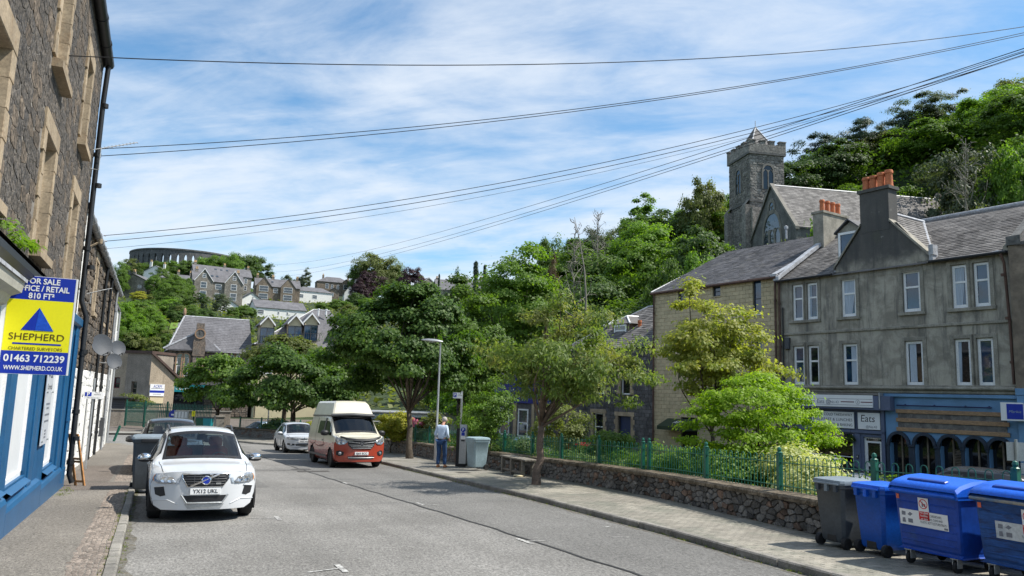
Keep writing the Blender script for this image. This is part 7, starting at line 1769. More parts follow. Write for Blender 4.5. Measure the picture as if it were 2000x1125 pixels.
# ------------------------------------------------------------------ vehicles (local space: front towards -y, x across, z up)
def cr(P,n,ten=.5):
    """cardinal spline through the rows of P (k, m) with n steps per segment"""
    P=np.asarray(P,float);k=len(P);out=[]
    T=np.zeros_like(P);T[1:-1]=(P[2:]-P[:-2])*.5*ten*1.4;T[0]=(P[1]-P[0])*ten;T[-1]=(P[-1]-P[-2])*ten
    for i in range(k-1):
        for j in range(n):
            t=j/n;h0=2*t**3-3*t**2+1;h1=t**3-2*t**2+t;h2=-2*t**3+3*t**2;h3=t**3-t**2
            out.append(h0*P[i]+h1*T[i]+h2*P[i+1]+h3*T[i+1])
    out.append(P[-1]);return np.array(out)
NS,NR=6,4
class Nose:
    """front surface: y as a function of x and z"""
    def __init__(s,y0,D,p,w,lean,zref):s.y0,s.D,s.p,s.w,s.lean,s.zref=y0,D,p,w,lean,zref
    def y(s,x,z):return s.y0+s.D*(min(abs(x)/s.w,1.08))**s.p+s.lean*max(0,z-s.zref)**2*4+.25*max(0,.42-z)**2
def build_car(root,st,nose,wheels,rw,tw,paintm,glassm,cab,S=(1,1,1),two_tone=None,hatch=True,side_to=5,bpillar=(3,4),arch=1.12,rimm=None,body_lip=None):
    """st: stations [(y or None, [(x, z, dy)...9])]; cab = index of the cowl station"""
    G=[]
    for(y,pts)in st:
        G.append([(x*S[0],(nose.y(x,z)if y is None else y+dy)*S[1],z*S[2])for x,z,dy in pts])
    G=np.array(G)                                                   # k, 9, 3
    A=np.stack([cr(G[:,j],NS)for j in range(9)],1)               # along the car
    A=np.stack([cr(A[i],NR,.55)for i in range(len(A))],0)        # across
    ni,nj=A.shape[:2];k=len(st)
    parts={}
    def put(key,quad,mi=0):parts.setdefault(key,[]).append((quad,mi))
    wc=[(wy*S[1],rw*S[2]*1.0)for wy in wheels];R_=rw*S[2]*arch
    for i in range(ni-1):
        si=i/NS
        for j in range(nj-1):
            rj=j/NR;q=[A[i,j],A[i,j+1],A[i+1,j+1],A[i+1,j]];c=sum(q)/4;key,mi='body',0
            seg,row=int(si),int(rj);f=si-seg
            if row<3:
                dead=False
                for(wy,wz)in wc:
                    if(c[1]-wy)**2+(c[2]-wz)**2<R_**2:dead=True
                if dead:continue
                q2=[]
                for p in q:
                    p=p.copy()
                    for(wy,wz)in wc:
                        dy,dz=p[1]-wy,p[2]-wz;d=math.hypot(dy,dz)
                        if d<R_:p[1],p[2]=wy+dy/d*R_,wz+dz/d*R_
                    q2.append(p)
                q=q2
            if seg==cab and rj>=5+1/NR-.01:
                key='windscreen'
                if f<.5/NS or f>1-1.5/NS or rj<5+2/NR-.01:key='screen_trim'
            elif hatch and seg==k-3 and rj>=5+1/NR-.01:key='rear_window' if 0.1<f<.8 else 'body'
            elif row==4 and cab<=seg<side_to:
                sub=rj-4
                key='side_window'
                if sub>.7:key='body' if two_tone else 'side_trim'
                if seg==cab and f<.30:key='body'
                for(bs,be)in[(bpillar[0]+1-.10,bpillar[0]+1+.10)]:
                    if bs<=si+.5/NS<=be+1e-6:key='side_trim'
                if seg==side_to-1 and f>.8:key='body'
            if key=='body' and two_tone:mi=two_tone(c,si,rj)
            put(key,q,mi)
    names={'body':paintm,'windscreen':glassm,'rear_window':glassm,'side_window':glassm,'screen_trim':m_blackplastic,'side_trim':m_blackplastic}
    objs={}
    for key in parts:
        for sgn in((1,-1)if key in('side_window','side_trim')else(0,)):
            mb=MB()
            for s in((1,-1)if sgn==0 else(sgn,)):
                idx={};V=[];Fq=[];Mi=[]
                for q,mi in parts[key]:
                    f=[]
                    for p in q:
                        h=(round(p[0],4),round(p[1],4),round(p[2],4))
                        if h not in idx:idx[h]=len(V);V.append((p[0]*s,p[1],p[2]))
                        f.append(idx[h])
                    if len(set(f))==4:Fq.append(tuple(f)if s>0 else tuple(f[::-1]));Mi.append(mi)
                n=len(mb.v);mb.v+=V;mb.f+=[tuple(a+n for a in f)for f in Fq];mb.m+=Mi
            objs[key]=mb.build(key,names[key],root,local=True,angle=38)
    # nose
    base=np.array([(p[0],p[1])for p in[(x,z)for x,z,d in st[0][1]]]);side=base[:5];top=base[4:]
    mb=MB();nu,nv=33,13;rows=[]
    for b in range(nv):
        v=b/(nv-1);r=[]
        wv=np.interp(v*4,range(5),side[:,0]);zv=np.interp(v*4,range(5),side[:,1])
        for a in range(nu):
            u=a/(nu-1)*2-1;x=u*wv;zt=np.interp(abs(x),top[::-1,0],top[::-1,1])if abs(x)<side[4,0]else side[4,1]
            t=(zv-side[0,1])/(side[4,1]-side[0,1]);z=side[0,1]+t*(zt-side[0,1])
            r.append((x*S[0],nose.y(x,z)*S[1],z*S[2]))
        rows.append(r)
    mats=paintm if isinstance(paintm,(list,tuple))else[paintm]
    for b in range(nv-1):
        for a in range(nu-1):
            q=[rows[b][a],rows[b][a+1],rows[b+1][a+1],rows[b+1][a]];c=np.mean(q,0)
            mb.add(q,[(0,1,2,3)],two_tone(c,0,0)if two_tone else 0)
    o=mb.build('front_bumper',mats,root,local=True);bm=bmesh.new();bm.from_mesh(o.data);bmesh.ops.remove_doubles(bm,verts=bm.verts,dist=.0008);bm.to_mesh(o.data);bm.free()
    o.data.polygons.foreach_set('use_smooth',[True]*len(o.data.polygons))
    for s in(-1,1):
        j=5*NR;L_=[A[i,j]*np.array([s,1,1])+np.array([0,0,.002])for i in range(1,cab*NS)];mb=MB();mb.tube(L_,.0055,4);mb.build('bonnet_seam',m_blackplastic,root,local=True)
    # tail, floor pan, wheel housings
    mb=MB();T=A[-1];pts=[(p[0],p[1],p[2])for p in T]+[(-p[0],p[1],p[2])for p in T[::-1]];mb.poly(pts);mb.build('tail_panel',mats[0],root,local=True)
    mb=MB();sw=st[1][1][0][0]*S[0];y0,y1=(st[0][0]if st[0][0]else nose.y0+nose.D*.6)*S[1],st[-1][0]*S[1];mb.box(WF,-sw,sw,y0+.1,y1-.05,.2*S[2],.27*S[2])
    for(wy,wz)in wc:mb.box(WF,-sw+.25,sw-.25,wy-R_,wy+R_,.27*S[2],.27*S[2]+R_*1.2)
    mb.build('underbody',m_rubber,root,local=True)
    hw=st[1][1][3][0]*S[0]
    for(wy,wz)in wc:
        for s in(-1,1):
            mb=MB();n=18;rr=[[(s*(hw+.006-.035*q2),wy+R_*(1.0+.075*q2-.0)*math.cos(t),wz+R_*(1.0+.075*q2)*math.sin(t))for q2 in(0,.5,1)]for t in np.linspace(-.35,math.pi+.35,n)]
            mb.grid(rr);mb.grid([[(s*(hw+.004),wy+R_*math.cos(t),wz+R_*math.sin(t)),(s*(hw-.26),wy+R_*math.cos(t),wz+R_*math.sin(t))]for t in np.linspace(-.5,math.pi+.5,n)])
            mb.grid([[(s*(hw-.26),wy,wz),(s*(hw-.26),wy+R_*math.cos(t),wz+R_*math.sin(t))]for t in np.linspace(-.5,math.pi+.5,n)])
            mb.build('wheel_arch',body_lip or m_rubber,root,local=True,smooth=True)
            wF=Fr((s*(hw-.01),wy,rw*S[2]),(0,1,0),(0,0,1),(s,0,0));r=rw*S[2]
            mb=MB();mb.lathe(wF,[(r*.66,-.0),(r*.70,.0),(r*.90,-.005),(r*.97,-.03),(r,-.06),(r,-tw+.06),(r*.97,-tw+.02),(r*.8,-tw),(r*.5,-tw)],28);wh_=mb.build('wheel',m_rubber,root,local=True,angle=35)
            mb=MB();mb.lathe(wF,[(r*.67,-.0),(r*.64,-.005),(r*.62,-.05),(r*.2,-.06),(.001,-.06)],24)
            for q in range(5):
                a=2*math.pi*q/5+.3;ca,sa=math.cos(a),math.sin(a);L2=Fr(wF.o,wF.x*ca+wF.y*sa,wF.y*ca-wF.x*sa,wF.z)
                mb.add([L2.p(x,y,z)for(x,y,z)in((.05,-.035,-.015),(.05,.035,-.015),(r*.65,.055,-.008),(r*.65,-.055,-.008),(.05,-.035,-.05),(.05,.035,-.05),(r*.65,.055,-.05),(r*.65,-.055,-.05))],[(0,1,2,3),(0,1,5,4),(1,2,6,5),(3,0,4,7)])
            mb.lathe(wF,[(.07,-.04),(.065,-.005),(.001,-.002)],12);mb.build('rim',rimm or m_alloy,wh_,local=True,angle=35)
    return A
def on_nose(root,nose,S,name,poly,m,eps=.006,parent=None,thick=0.0,smooth=False):
    """a flat-ish piece laid on the nose; poly in (x, z)"""
    def P(x,z,e):return(x*S[0],nose.y(x,z)*S[1]-e,z*S[2])
    # refine the outline so that it follows the curve
    L=[]
    for(a,b)in zip(poly,poly[1:]+poly[:1]):
        n=max(1,int(abs(b[0]-a[0])/.08));L+=[(a[0]+(b[0]-a[0])*i/n,a[1]+(b[1]-a[1])*i/n)for i in range(n)]
    cx=sum(p[0]for p in L)/len(L);cz=sum(p[1]for p in L)/len(L);n=len(L);mb=MB()
    rings=[(1.0,-.01),(1.0,eps),(.96,eps+thick)]
    pts=[]
    for q,e in rings:pts+=[P(cx+(x-cx)*q,cz+(z-cz)*q,e)for x,z in L]
    fs=[(r*n+i,r*n+(i+1)%n,(r+1)*n+(i+1)%n,(r+1)*n+i)for r in range(2)for i in range(n)]
    for q in(.66,.33):pts+=[P(cx+(x-cx)*q,cz+(z-cz)*q,eps+thick)for x,z in L]
    fs+=[((2+r)*n+i,(2+r)*n+(i+1)%n,(3+r)*n+(i+1)%n,(3+r)*n+i)for r in range(2)for i in range(n)]
    pts.append(P(cx,cz,eps+thick));c=len(pts)-1;fs+=[(4*n+i,4*n+(i+1)%n,c)for i in range(n)]
    mb.add(pts,fs);return mb.build(name,m,parent or root,local=True,smooth=smooth)
def nose_bar(root,nose,S,name,pts,wd,m,e=.02,parent=None):
    L=[]
    for a,b in zip(pts[:-1],pts[1:]):
        n=max(1,int(abs(b[0]-a[0])/.07)+1);L+=[(a[0]+(b[0]-a[0])*i/n,a[1]+(b[1]-a[1])*i/n)for i in range(n)]
    L.append(pts[-1]);mb=MB();mb.tube([(x*S[0],nose.y(x,z)*S[1]-e,z*S[2])for x,z in L],wd,6);return mb.build(name,m,parent or root,local=True)
def plate(root,nose,S,z,txt,x=0.0,m=None):
    y=(nose.y(x,z)*S[1])-.022;F=Fr((x*S[0],y,z*S[2]),(1,0,0),(0,-1,0));mb=MB();mb.bbox(F,-.26,.26,-.03,.006,-.056,.056,.003);p=mb.build('number_plate',m_sign,root,local=True)
    text(txt,.10,F.sub(0,.008,0),'lettering',m_ink,p,width=.43,bold=.015,local=True)
def seats(root,xs,y,z,m,w_=.5,S=1.0):
    for x in xs:
        for kind,(a,b,c,d,e,f)in(('seat_cushion',(-w_/2,w_/2,-.28,.25,0,.16)),('seat_back',(-w_/2,w_/2,.20,.36,.12,.72)),('headrest',(-.13,.13,.26,.36,.74,.94))):
            mb=MB();mb.box(Fr((x,y,z)),a,b,c,d,e,f);o=mb.build(kind,m,root,local=True);md=o.modifiers.new('b','BEVEL');md.width=.05;md.segments=2
def cabin(root,y0,y1,w_,z0,zd,yd):
    mb=MB();mb.box(WF,-w_,w_,y0,y1,z0-.03,z0);mb.build('cabin_floor',m_dark,root,local=True)
    mb=MB();mb.prism(Fr((0,0,0),(0,1,0),(1,0,0)),[(yd-.40,z0),(yd-.40,zd-.06),(yd-.1,zd),(yd+.12,zd-.04),(yd+.16,zd-.25),(yd+.05,z0)],-w_,w_);mb.build('dashboard',m_dark,root,local=True)
def wheel_steer(root,x,y,z):
    mb=MB();c=np.array([x,y,z]);mb.tube([c+np.array([.19*math.cos(t),.08*math.sin(t),.18*math.sin(t)])for t in np.linspace(0,6.2832,19)],.016,6,caps=False);mb.tube([c+np.array([-.18,0,0]),c+np.array([.18,0,0])],.018,5);mb.build('steering_wheel',m_blackplastic,root,local=True)
def mirror(root,x,y,z,m,sc_=1.0):
    for s in(-1,1):
        mb=MB();mb.ball((s*x,y,z),(.135*sc_,.085*sc_,.085*sc_),12,8);o=mb.build('mirror',m,root,local=True,smooth=True)
        mb=MB();mb.tube([(s*(x-.22),y+.04,z-.06),(s*(x-.05),y+.01,z-.05)],.028,6);mb.build('stalk',m_blackplastic,o,local=True)
        mb=MB();mb.ball((s*x,y,z-.045*sc_),(.125*sc_,.08*sc_,.045*sc_),12,6);mb.build('base',m_blackplastic,o,local=True,smooth=True)
def at_road(root,x,y,rz=0.0,dz=0.0):
    root.location=(x,y,zg(y)+dz);root.rotation_euler=(math.atan(-.03),0,rz);return root
def sec(*p):return[(a[0],a[1],a[2]if len(a)>2 else 0.0)for a in p]
SUVST=[(None,sec((.72,.23),(.84,.30),(.90,.50),(.915,.68),(.865,.81),(.72,.885),(.50,.915),(.25,.93),(0,.935))),
    (-1.72,sec((.78,.23),(.88,.32),(.935,.52),(.945,.74),(.905,.92),(.76,.99),(.53,1.01),(.26,1.03),(0,1.035))),
    (-1.15,sec((.80,.23),(.89,.33),(.94,.54),(.952,.76),(.92,.995),(.79,1.06,.10),(.56,1.09,.0),(.28,1.105,-.06),(0,1.11,-.08))),
    (-.42,sec((.81,.23),(.89,.33),(.94,.54),(.952,.76),(.922,1.03),(.675,1.50,.14),(.585,1.575,.10),(.31,1.62,.02),(0,1.635,-.02))),
    (.35,sec((.81,.23),(.89,.33),(.94,.54),(.952,.77),(.922,1.05),(.69,1.565),(.60,1.655),(.32,1.70),(0,1.71))),
    (1.2,sec((.81,.23),(.89,.33),(.94,.54),(.952,.78),(.92,1.08),(.68,1.55),(.585,1.65),(.31,1.69),(0,1.70))),
    (1.82,sec((.80,.25),(.88,.34),(.935,.55),(.945,.78),(.90,1.11),(.65,1.47),(.55,1.57),(.29,1.61),(0,1.62))),
    (2.16,sec((.78,.28),(.86,.36),(.92,.56),(.93,.78),(.87,1.06),(.70,1.13),(.52,1.16),(.26,1.17),(0,1.175))),
    (2.30,sec((.72,.30),(.82,.38),(.88,.56),(.88,.76),(.82,.94),(.66,.98),(.48,.99),(.24,1.0),(0,1.0)))]
NV=Nose(-2.30,.40,2.7,.90,.10,.62)
# ---- white SUV, front towards the camera
v=thing('parked_suv','white suv with a black grille and diagonal bar parked at the left kerb','car',(.93,17.02,0));S1=(1,1,1);v.scale=(.955,1,.935)
build_car(v,SUVST,NV,(-1.40,1.37),.375,.245,m_volvo,m_cglass,2)
on_nose(v,NV,S1,'grille',[(-.41,.875),(.41,.875),(.405,.80),(.30,.655),(-.30,.655),(-.405,.80)],m_blackplastic,.008)
for z in(.83,.785,.74,.695):nose_bar(v,NV,S1,'grille_bar',[(-.36+abs(z-.78)*.5,z),(.36-abs(z-.78)*.5,z)],.009,m_darkgrey,.016)
for x in(-.2,-.1,.1,.2):nose_bar(v,NV,S1,'grille_rib',[(x,.67),(x,.86)],.007,m_darkgrey,.018)
nose_bar(v,NV,S1,'grille_frame',[(-.41,.878),(.41,.878)],.012,m_chrome,.012);nose_bar(v,NV,S1,'grille_frame',[(-.41,.875),(-.40,.80),(-.30,.65),(.30,.65),(.40,.80),(.41,.875)],.011,m_chrome,.010)
nose_bar(v,NV,S1,'diagonal_bar',[(-.26,.665),(.22,.87)],.020,m_chrome,.030)
bF=Fr((0,NV.y(0,.765)-.03,.765),(1,0,0),(0,0,1),(0,-1,0));mb=MB();mb.lathe(bF,[(.085,0),(.085,.012),(.070,.02),(.062,.012)],20);bg_=mb.build('badge',m_chrome,v,local=True,angle=40)
mb=MB();mb.lathe(bF,[(.062,0),(.062,.014)],18);mb.build('badge_centre',m_signblue,bg_,local=True)
mb=MB();mb.tube([(.055,bF.o[1]-.01,.825),(.10,bF.o[1]-.01,.87)],.014,6);mb.tube([(.055,bF.o[1]-.01,.87),(.105,bF.o[1]-.01,.872),(.10,bF.o[1]-.01,.83)],.012,6);mb.build('badge_arrow',m_chrome,bg_,local=True)
mb=MB();mb.box(Fr((0,0,0)),.17,.26,NV.y(.2,.70)-.035,NV.y(.2,.70)-.01,.69,.72);mb.build('model_badge',m_chrome,v,local=True)
for s in(-1,1):
    hl_=on_nose(v,NV,S1,'headlight',[(s*.515,.70),(s*.50,.74),(s*.62,.83),(s*.74,.885),(s*.845,.875),(s*.885,.80),(s*.87,.735),(s*.80,.70)],m_lens,.010,thick=.012,smooth=True)
    on_nose(v,NV,S1,'indicator',[(s*.83,.73),(s*.82,.85),(s*.86,.86),(s*.892,.79),(s*.875,.74)],m_amber,.020,hl_)
    for x in(.60,.71):
        c=(s*x,NV.y(x,.775)-.028,.775);F_=Fr(c,(1,0,0),(0,0,1),(0,-1,0));mb=MB();mb.lathe(F_,[(.052,0),(.052,.012),(.038,.006),(.001,-.004)],14);mb.build('lamp',m_chrome,hl_,local=True,angle=35)
    on_nose(v,NV,S1,'side_lamp',[(s*.455,.705),(s*.43,.80),(s*.475,.80),(s*.50,.70)],m_lens,.012)
    on_nose(v,NV,S1,'fog_intake',[(s*.66,.49),(s*.70,.65),(s*.78,.655),(s*.855,.62),(s*.83,.50),(s*.74,.465)],m_blackplastic,.006)
    nose_bar(v,NV,S1,'trim_strip',[(s*.68,.66),(s*.86,.635)],.012,m_volvo,.012)
    nose_bar(v,NV,S1,'crease',[(s*.88,.39),(s*.62,.41),(s*.45,.33)],.010,m_volvo,.002)
on_nose(v,NV,S1,'lower_intake',[(-.37,.49),(.37,.49),(.30,.375),(-.30,.375)],m_blackplastic,.006);nose_bar(v,NV,S1,'intake_frame',[(-.40,.50),(-.30,.355),(.30,.355),(.40,.50)],.016,m_galv,.010)
on_nose(v,NV,S1,'skid_plate',[(-.34,.335),(.34,.335),(.28,.25),(-.28,.25)],m_galv,.006)
plate(v,NV,S1,.565,'YX12 UKL');cabin(v,-1.3,1.9,.72,.42,1.04,-.82);seats(v,(-.36,.36),.18,.52,m_redseat);seats(v,(-.4,.4),1.05,.52,m_redseat);wheel_steer(v,.36,-.50,1.0);mirror(v,1.045,-.72,1.10,m_chrome)
mb=MB();mb.box(WF,-.10,.10,-.42,-.36,1.44,1.55);mb.build('rear_view_mirror',m_blackplastic,v,local=True)
for s in(-1,1):
    mb=MB();mb.tube([(s*.615,-.12,1.63),(s*.635,.4,1.72),(s*.625,1.2,1.715),(s*.59,1.7,1.62)],.022,6);mb.build('roof_rail',m_darkgrey,v,local=True)
    for y in(.05,1.0):mb=MB();mb.tube([(s*.958,y-.09,.93),(s*.975,y,.935),(s*.958,y+.09,.93)],.014,6);mb.build('door_handle',m_volvo,v,local=True)
    for y in(-.62,.42,1.32):mb=MB();mb.tube([(s*.945,y,.40),(s*.957,y,.76),(s*.928,y,1.03)],.006,4);mb.build('door_seam',m_blackplastic,v,local=True)
mb=MB();mb.tube([(-.55,-1.16,1.115),(.1,-1.20,1.13)],.012,5);mb.tube([(0.1,-1.16,1.125),(.62,-1.12,1.11)],.012,5);mb.build('wiper',m_blackplastic,v,local=True,kind='stuff')
at_road(v,.93,17.02,R(.6))
# ---- dark SUV behind it
v=thing('parked_suv','dark suv with silver bonnet edge half hidden behind the white suv','car',(.98,24.9,0));S2=(1.0,1.0,.99)
build_car(v,SUVST,NV,(-1.40,1.37),.37,.24,m_suvdark,m_cglass,2,S=S2);on_nose(v,NV,S2,'grille',[(-.45,.87),(.45,.87),(.42,.70),(-.42,.70)],m_blackplastic,.008)
for s in(-1,1):on_nose(v,NV,S2,'headlight',[(s*.5,.74),(s*.5,.86),(s*.80,.89),(s*.88,.80),(s*.80,.74)],m_lens,.010,thick=.01)
cabin(v,-1.3,1.9,.72,.42,1.0,-.82);seats(v,(-.36,.36),.18,.48,m_greyseat);mirror(v,1.08,-.72,1.06,m_suvdark,1.15);at_road(v,.56,26.6,R(-.4))
# ---- white hatchback
v=thing('parked_hatchback','small white hatchback parked behind the camper van at the right kerb','car',(6.75,40.5,0));S3=(.89,.86,.855);NP=Nose(-2.30,.44,2.5,.90,.12,.60)
build_car(v,SUVST,NP,(-1.42,1.45),.35,.22,m_polo,m_cglass,2,S=S3)
for s in(-1,1):
    hl_=on_nose(v,NP,S3,'headlight',[(s*.40,.77),(s*.42,.86),(s*.70,.90),(s*.87,.90),(s*.89,.82),(s*.80,.76),(s*.55,.75)],m_lens,.010,thick=.01,smooth=True)
    on_nose(v,NP,S3,'fog_intake',[(s*.48,.44),(s*.48,.53),(s*.82,.56),(s*.84,.48),(s*.7,.43)],m_blackplastic,.006)
    c=(s*.66*S3[0],NP.y(.66,.49)*S3[1]-.02,.49*S3[2]);mb=MB();mb.ball(c,.05,8,6);mb.build('fog_lamp',m_lens,v,local=True)
    for y in(-.40,.45):mb=MB();mb.tube([(s*.842,y,.36),(s*.85,y,.66),(s*.823,y,.89)],.006,4);mb.build('door_seam',m_blackplastic,v,local=True)
    mb=MB();mb.tube([(s*.852,.18,.80),(s*.865,.28,.80)],.014,5);mb.build('door_handle',m_polo,v,local=True)
on_nose(v,NP,S3,'grille',[(-.40,.83),(.40,.83),(.38,.765),(-.38,.765)],m_blackplastic,.008);nose_bar(v,NP,S3,'grille_bar',[(-.40,.785),(.40,.785)],.010,m_chrome,.016)
mb=MB();mb.lathe(Fr((0,NP.y(0,.80)*S3[1]-.02,.80*S3[2]),(1,0,0),(0,0,1),(0,-1,0)),[(.062,0),(.062,.012),(.045,.016)],16);mb.build('badge',m_chrome,v,local=True)
on_nose(v,NP,S3,'lower_intake',[(-.45,.52),(.45,.52),(.42,.42),(-.42,.42)],m_blackplastic,.006);nose_bar(v,NP,S3,'intake_trim',[(-.80,.40),(.80,.40)],.012,m_chrome,.008);plate(v,NP,S3,.66,'SA65 HXP')
cabin(v,-1.1,1.6,.62,.38,.88,-.72);seats(v,(-.33,.33),.12,.38,m_greyseat,.44);wheel_steer(v,.33,-.48,.86);mirror(v,.93,-.60,.93,m_polo,.9);at_road(v,6.72,40.4,R(1.0))
# ---- camper van with a high roof
NVan=Nose(-2.48,.34,2.4,.95,.07,.85)
VST=[(None,sec((.80,.24),(.90,.31),(.955,.55),(.97,.82),(.935,1.02),(.80,1.10),(.55,1.14),(.28,1.155),(0,1.16))),
    (-2.10,sec((.84,.24),(.93,.33),(.965,.58),(.978,.88),(.945,1.12),(.83,1.20),(.58,1.235),(.29,1.25),(0,1.255))),
    (-1.72,sec((.86,.24),(.94,.33),(.97,.60),(.98,.90),(.955,1.17),(.87,1.245,.05),(.62,1.29,-.02),(.31,1.31,-.08),(0,1.315,-.10))),
    (-.98,sec((.87,.24),(.945,.33),(.975,.60),(.985,.92),(.965,1.20),(.83,1.80,.10),(.72,1.88,.06),(.38,1.92,.0),(0,1.93,-.03))),
    (-.30,sec((.87,.24),(.945,.33),(.975,.60),(.985,.92),(.965,1.21),(.85,1.84),(.76,1.93),(.40,1.965),(0,1.975))),
    (.95,sec((.87,.24),(.945,.33),(.975,.60),(.985,.92),(.965,1.22),(.85,1.84),(.76,1.93),(.40,1.965),(0,1.975))),
    (2.30,sec((.87,.26),(.945,.35),(.975,.60),(.985,.92),(.96,1.22),(.84,1.82),(.75,1.92),(.40,1.955),(0,1.965))),
    (2.44,sec((.85,.28),(.93,.36),(.96,.60),(.97,.92),(.94,1.22),(.82,1.80),(.73,1.89),(.39,1.92),(0,1.93))),
    (2.48,sec((.80,.30),(.88,.38),(.92,.62),(.93,.92),(.90,1.20),(.79,1.76),(.70,1.85),(.37,1.88),(0,1.89)))]
def vt2(c,si,rj):
    if c[1]<-2.05:return 1 if c[2]<.98-.10*max(0,(abs(c[0])-.5))else 0
    return 1 if c[2]<.93 else 0
v=thing('camper_van','cream and red camper van with a raised high roof parked at the right kerb','van',(6.85,30.05,0));SV=(1,1,1)
build_car(v,VST,NVan,(-1.52,1.58),.345,.24,[m_vancream,m_vanred],m_cglassd,2,two_tone=vt2,hatch=False,side_to=5,bpillar=(3,4),rimm=m_blackplastic,arch=1.1)
# high roof
mb=MB();rows=[]
for(y,hb,ht,zt)in((-1.02,.80,.79,1.99),(-.98,.83,.80,2.06),(-.72,.84,.68,2.44),(-.55,.84,.66,2.50),(2.2,.84,.66,2.52),(2.42,.82,.66,2.42)):
    P=[(hb,1.90),(hb-.01,1.97),(ht+(.02),zt-.07),(ht-.06,zt),(ht*.5,zt+.015),(0,zt+.02)]
    full=[(x,y,z)for x,z in P]+[(-x,y,z)for x,z in P[-2::-1]];rows.append(full)
mb.grid(rows);mb.poly(rows[-1]);mb.poly(rows[0]);mb.build('high_roof',m_vancream,v,local=True)
mb=MB();mb.tube([(x,-1.075+.07*abs(x),1.975-.04*abs(x))for x in np.linspace(-.85,.85,13)],.068,8);mb.build('roof_visor',m_darkgrey,v,local=True,angle=40)
for s in(-1,1):
    mb=MB();mb.tube([(s*.845,-.9,1.93),(s*.855,2.3,1.93)],.022,5);mb.build('roof_seam',m_darkgrey,v,local=True)
    hl_=on_nose(v,NVan,SV,'headlight',[(s*.50,1.0),(s*.62,.88),(s*.80,.85),(s*.90,.90),(s*.945,1.03),(s*.92,1.18),(s*.78,1.08)],m_lens,.012,thick=.012,smooth=True)
    for x,z in((.68,.95),(.82,.96)):mb=MB();mb.lathe(Fr((s*x,NVan.y(x,z)-.03,z),(1,0,0),(0,0,1),(0,-1,0)),[(.06,0),(.06,.014),(.04,.008),(.001,0)],12);mb.build('lamp',m_chrome,hl_,local=True)
    on_nose(v,NVan,SV,'fog_intake',[(s*.66,.48),(s*.64,.60),(s*.80,.66),(s*.90,.62),(s*.90,.50),(s*.8,.45)],m_blackplastic,.008);mb=MB();mb.ball((s*.77,NVan.y(.77,.55)-.012,.55),.06,10,6);mb.build('fog_lamp',m_lens,v,local=True)
    for y in(-.42,1.05):mb=MB();mb.tube([(s*.95,y,.36),(s*.99,y,.9),(s*.965,y,1.25),(s*.86,y,1.84)],.006,4);mb.build('door_seam',m_blackplastic,v,local=True)
    mb=MB();mb.tube([(s*.992,-.36,.98),(s*1.005,-.28,.98),(s*.992,-.18,.98)],.018,5);mb.build('door_handle',m_blackplastic,v,local=True)
    mb=MB();mb.box(WF,s*.978 if s>0 else s*.986,s*.986 if s>0 else s*.978,-.95,2.2,.36,.44);mb.build('side_strip',m_darkgrey,v,local=True)
    mb=MB();F_=Fr((s*.9905,0,0),(0,1,0),(s,0,0));mb.prism(F_,[(-.75,.86),(-.1,.80),(.5,.74),(1.1,.78),(.5,.70),(-.2,.72)],0,.004);mb.prism(F_,[(.9,.86),(1.5,.80),(2.1,.84),(1.5,.74)],0,.004);mb.build('swoosh',M('dark_red_stripe%d'%s,(.16,.02,.02),.4,bump=0),v,local=True,kind='stuff')
on_nose(v,NVan,SV,'grille',[(-.54,.99),(-.2,1.01),(.2,1.01),(.54,.99),(.50,.84),(.36,.71),(-.36,.71),(-.50,.84)],m_blackplastic,.022)
for z,w_ in((.935,.50),(.86,.48),(.80,.42),(.745,.36)):nose_bar(v,NVan,SV,'grille_bar',[(-w_,z+.035*(z>.9)),(0,z-.01),(w_,z+.035*(z>.9))],.0065,m_greybar,.030)
mb=MB();mb.lathe(Fr((0,NVan.y(0,.925)-.025,.925),(1,0,0),(0,0,1),(0,-1,0)),[(.075,0),(.075,.014),(.055,.018),(.05,.01)],18);mb.build('badge',m_darkgrey,v,local=True,angle=40)
nose_bar(v,NVan,SV,'bonnet_guard',[(-.78,1.16),(-.5,1.09),(-.2,1.06),(.2,1.06),(.5,1.09),(.78,1.16)],.034,m_blackplastic,.018);nose_bar(v,NVan,SV,'bonnet_guard',[(-.60,1.07),(-.2,1.025),(.2,1.025),(.60,1.07)],.028,m_darkgrey,.022)
on_nose(v,NVan,SV,'lower_intake',[(-.52,.45),(.52,.45),(.46,.34),(-.46,.34)],m_darkgrey,.008);nose_bar(v,NVan,SV,'intake_bar',[(-.5,.395),(.5,.395)],.01,m_galv,.016);plate(v,NVan,SV,.55,'SJ65 ECC')
cabin(v,-1.9,2.3,.85,.55,1.22,-1.35);seats(v,(-.42,.42),-.55,.85,m_tanseat,.52);wheel_steer(v,.42,-1.02,1.2);mirror(v,1.13,-1.18,1.28,m_blackplastic,1.25)
mb=MB();mb.box(WF,-.84,.84,.2,.24,.55,1.95);mb.build('bulkhead',m_greyseat,v,local=True)
mb=MB();mb.tube([(-.6,-1.80,1.32),(.1,-1.83,1.35)],.014,5);mb.build('wiper',m_blackplastic,v,local=True)
at_road(v,6.84,30.05,R(1.5));v.scale=(.945,.97,.955)
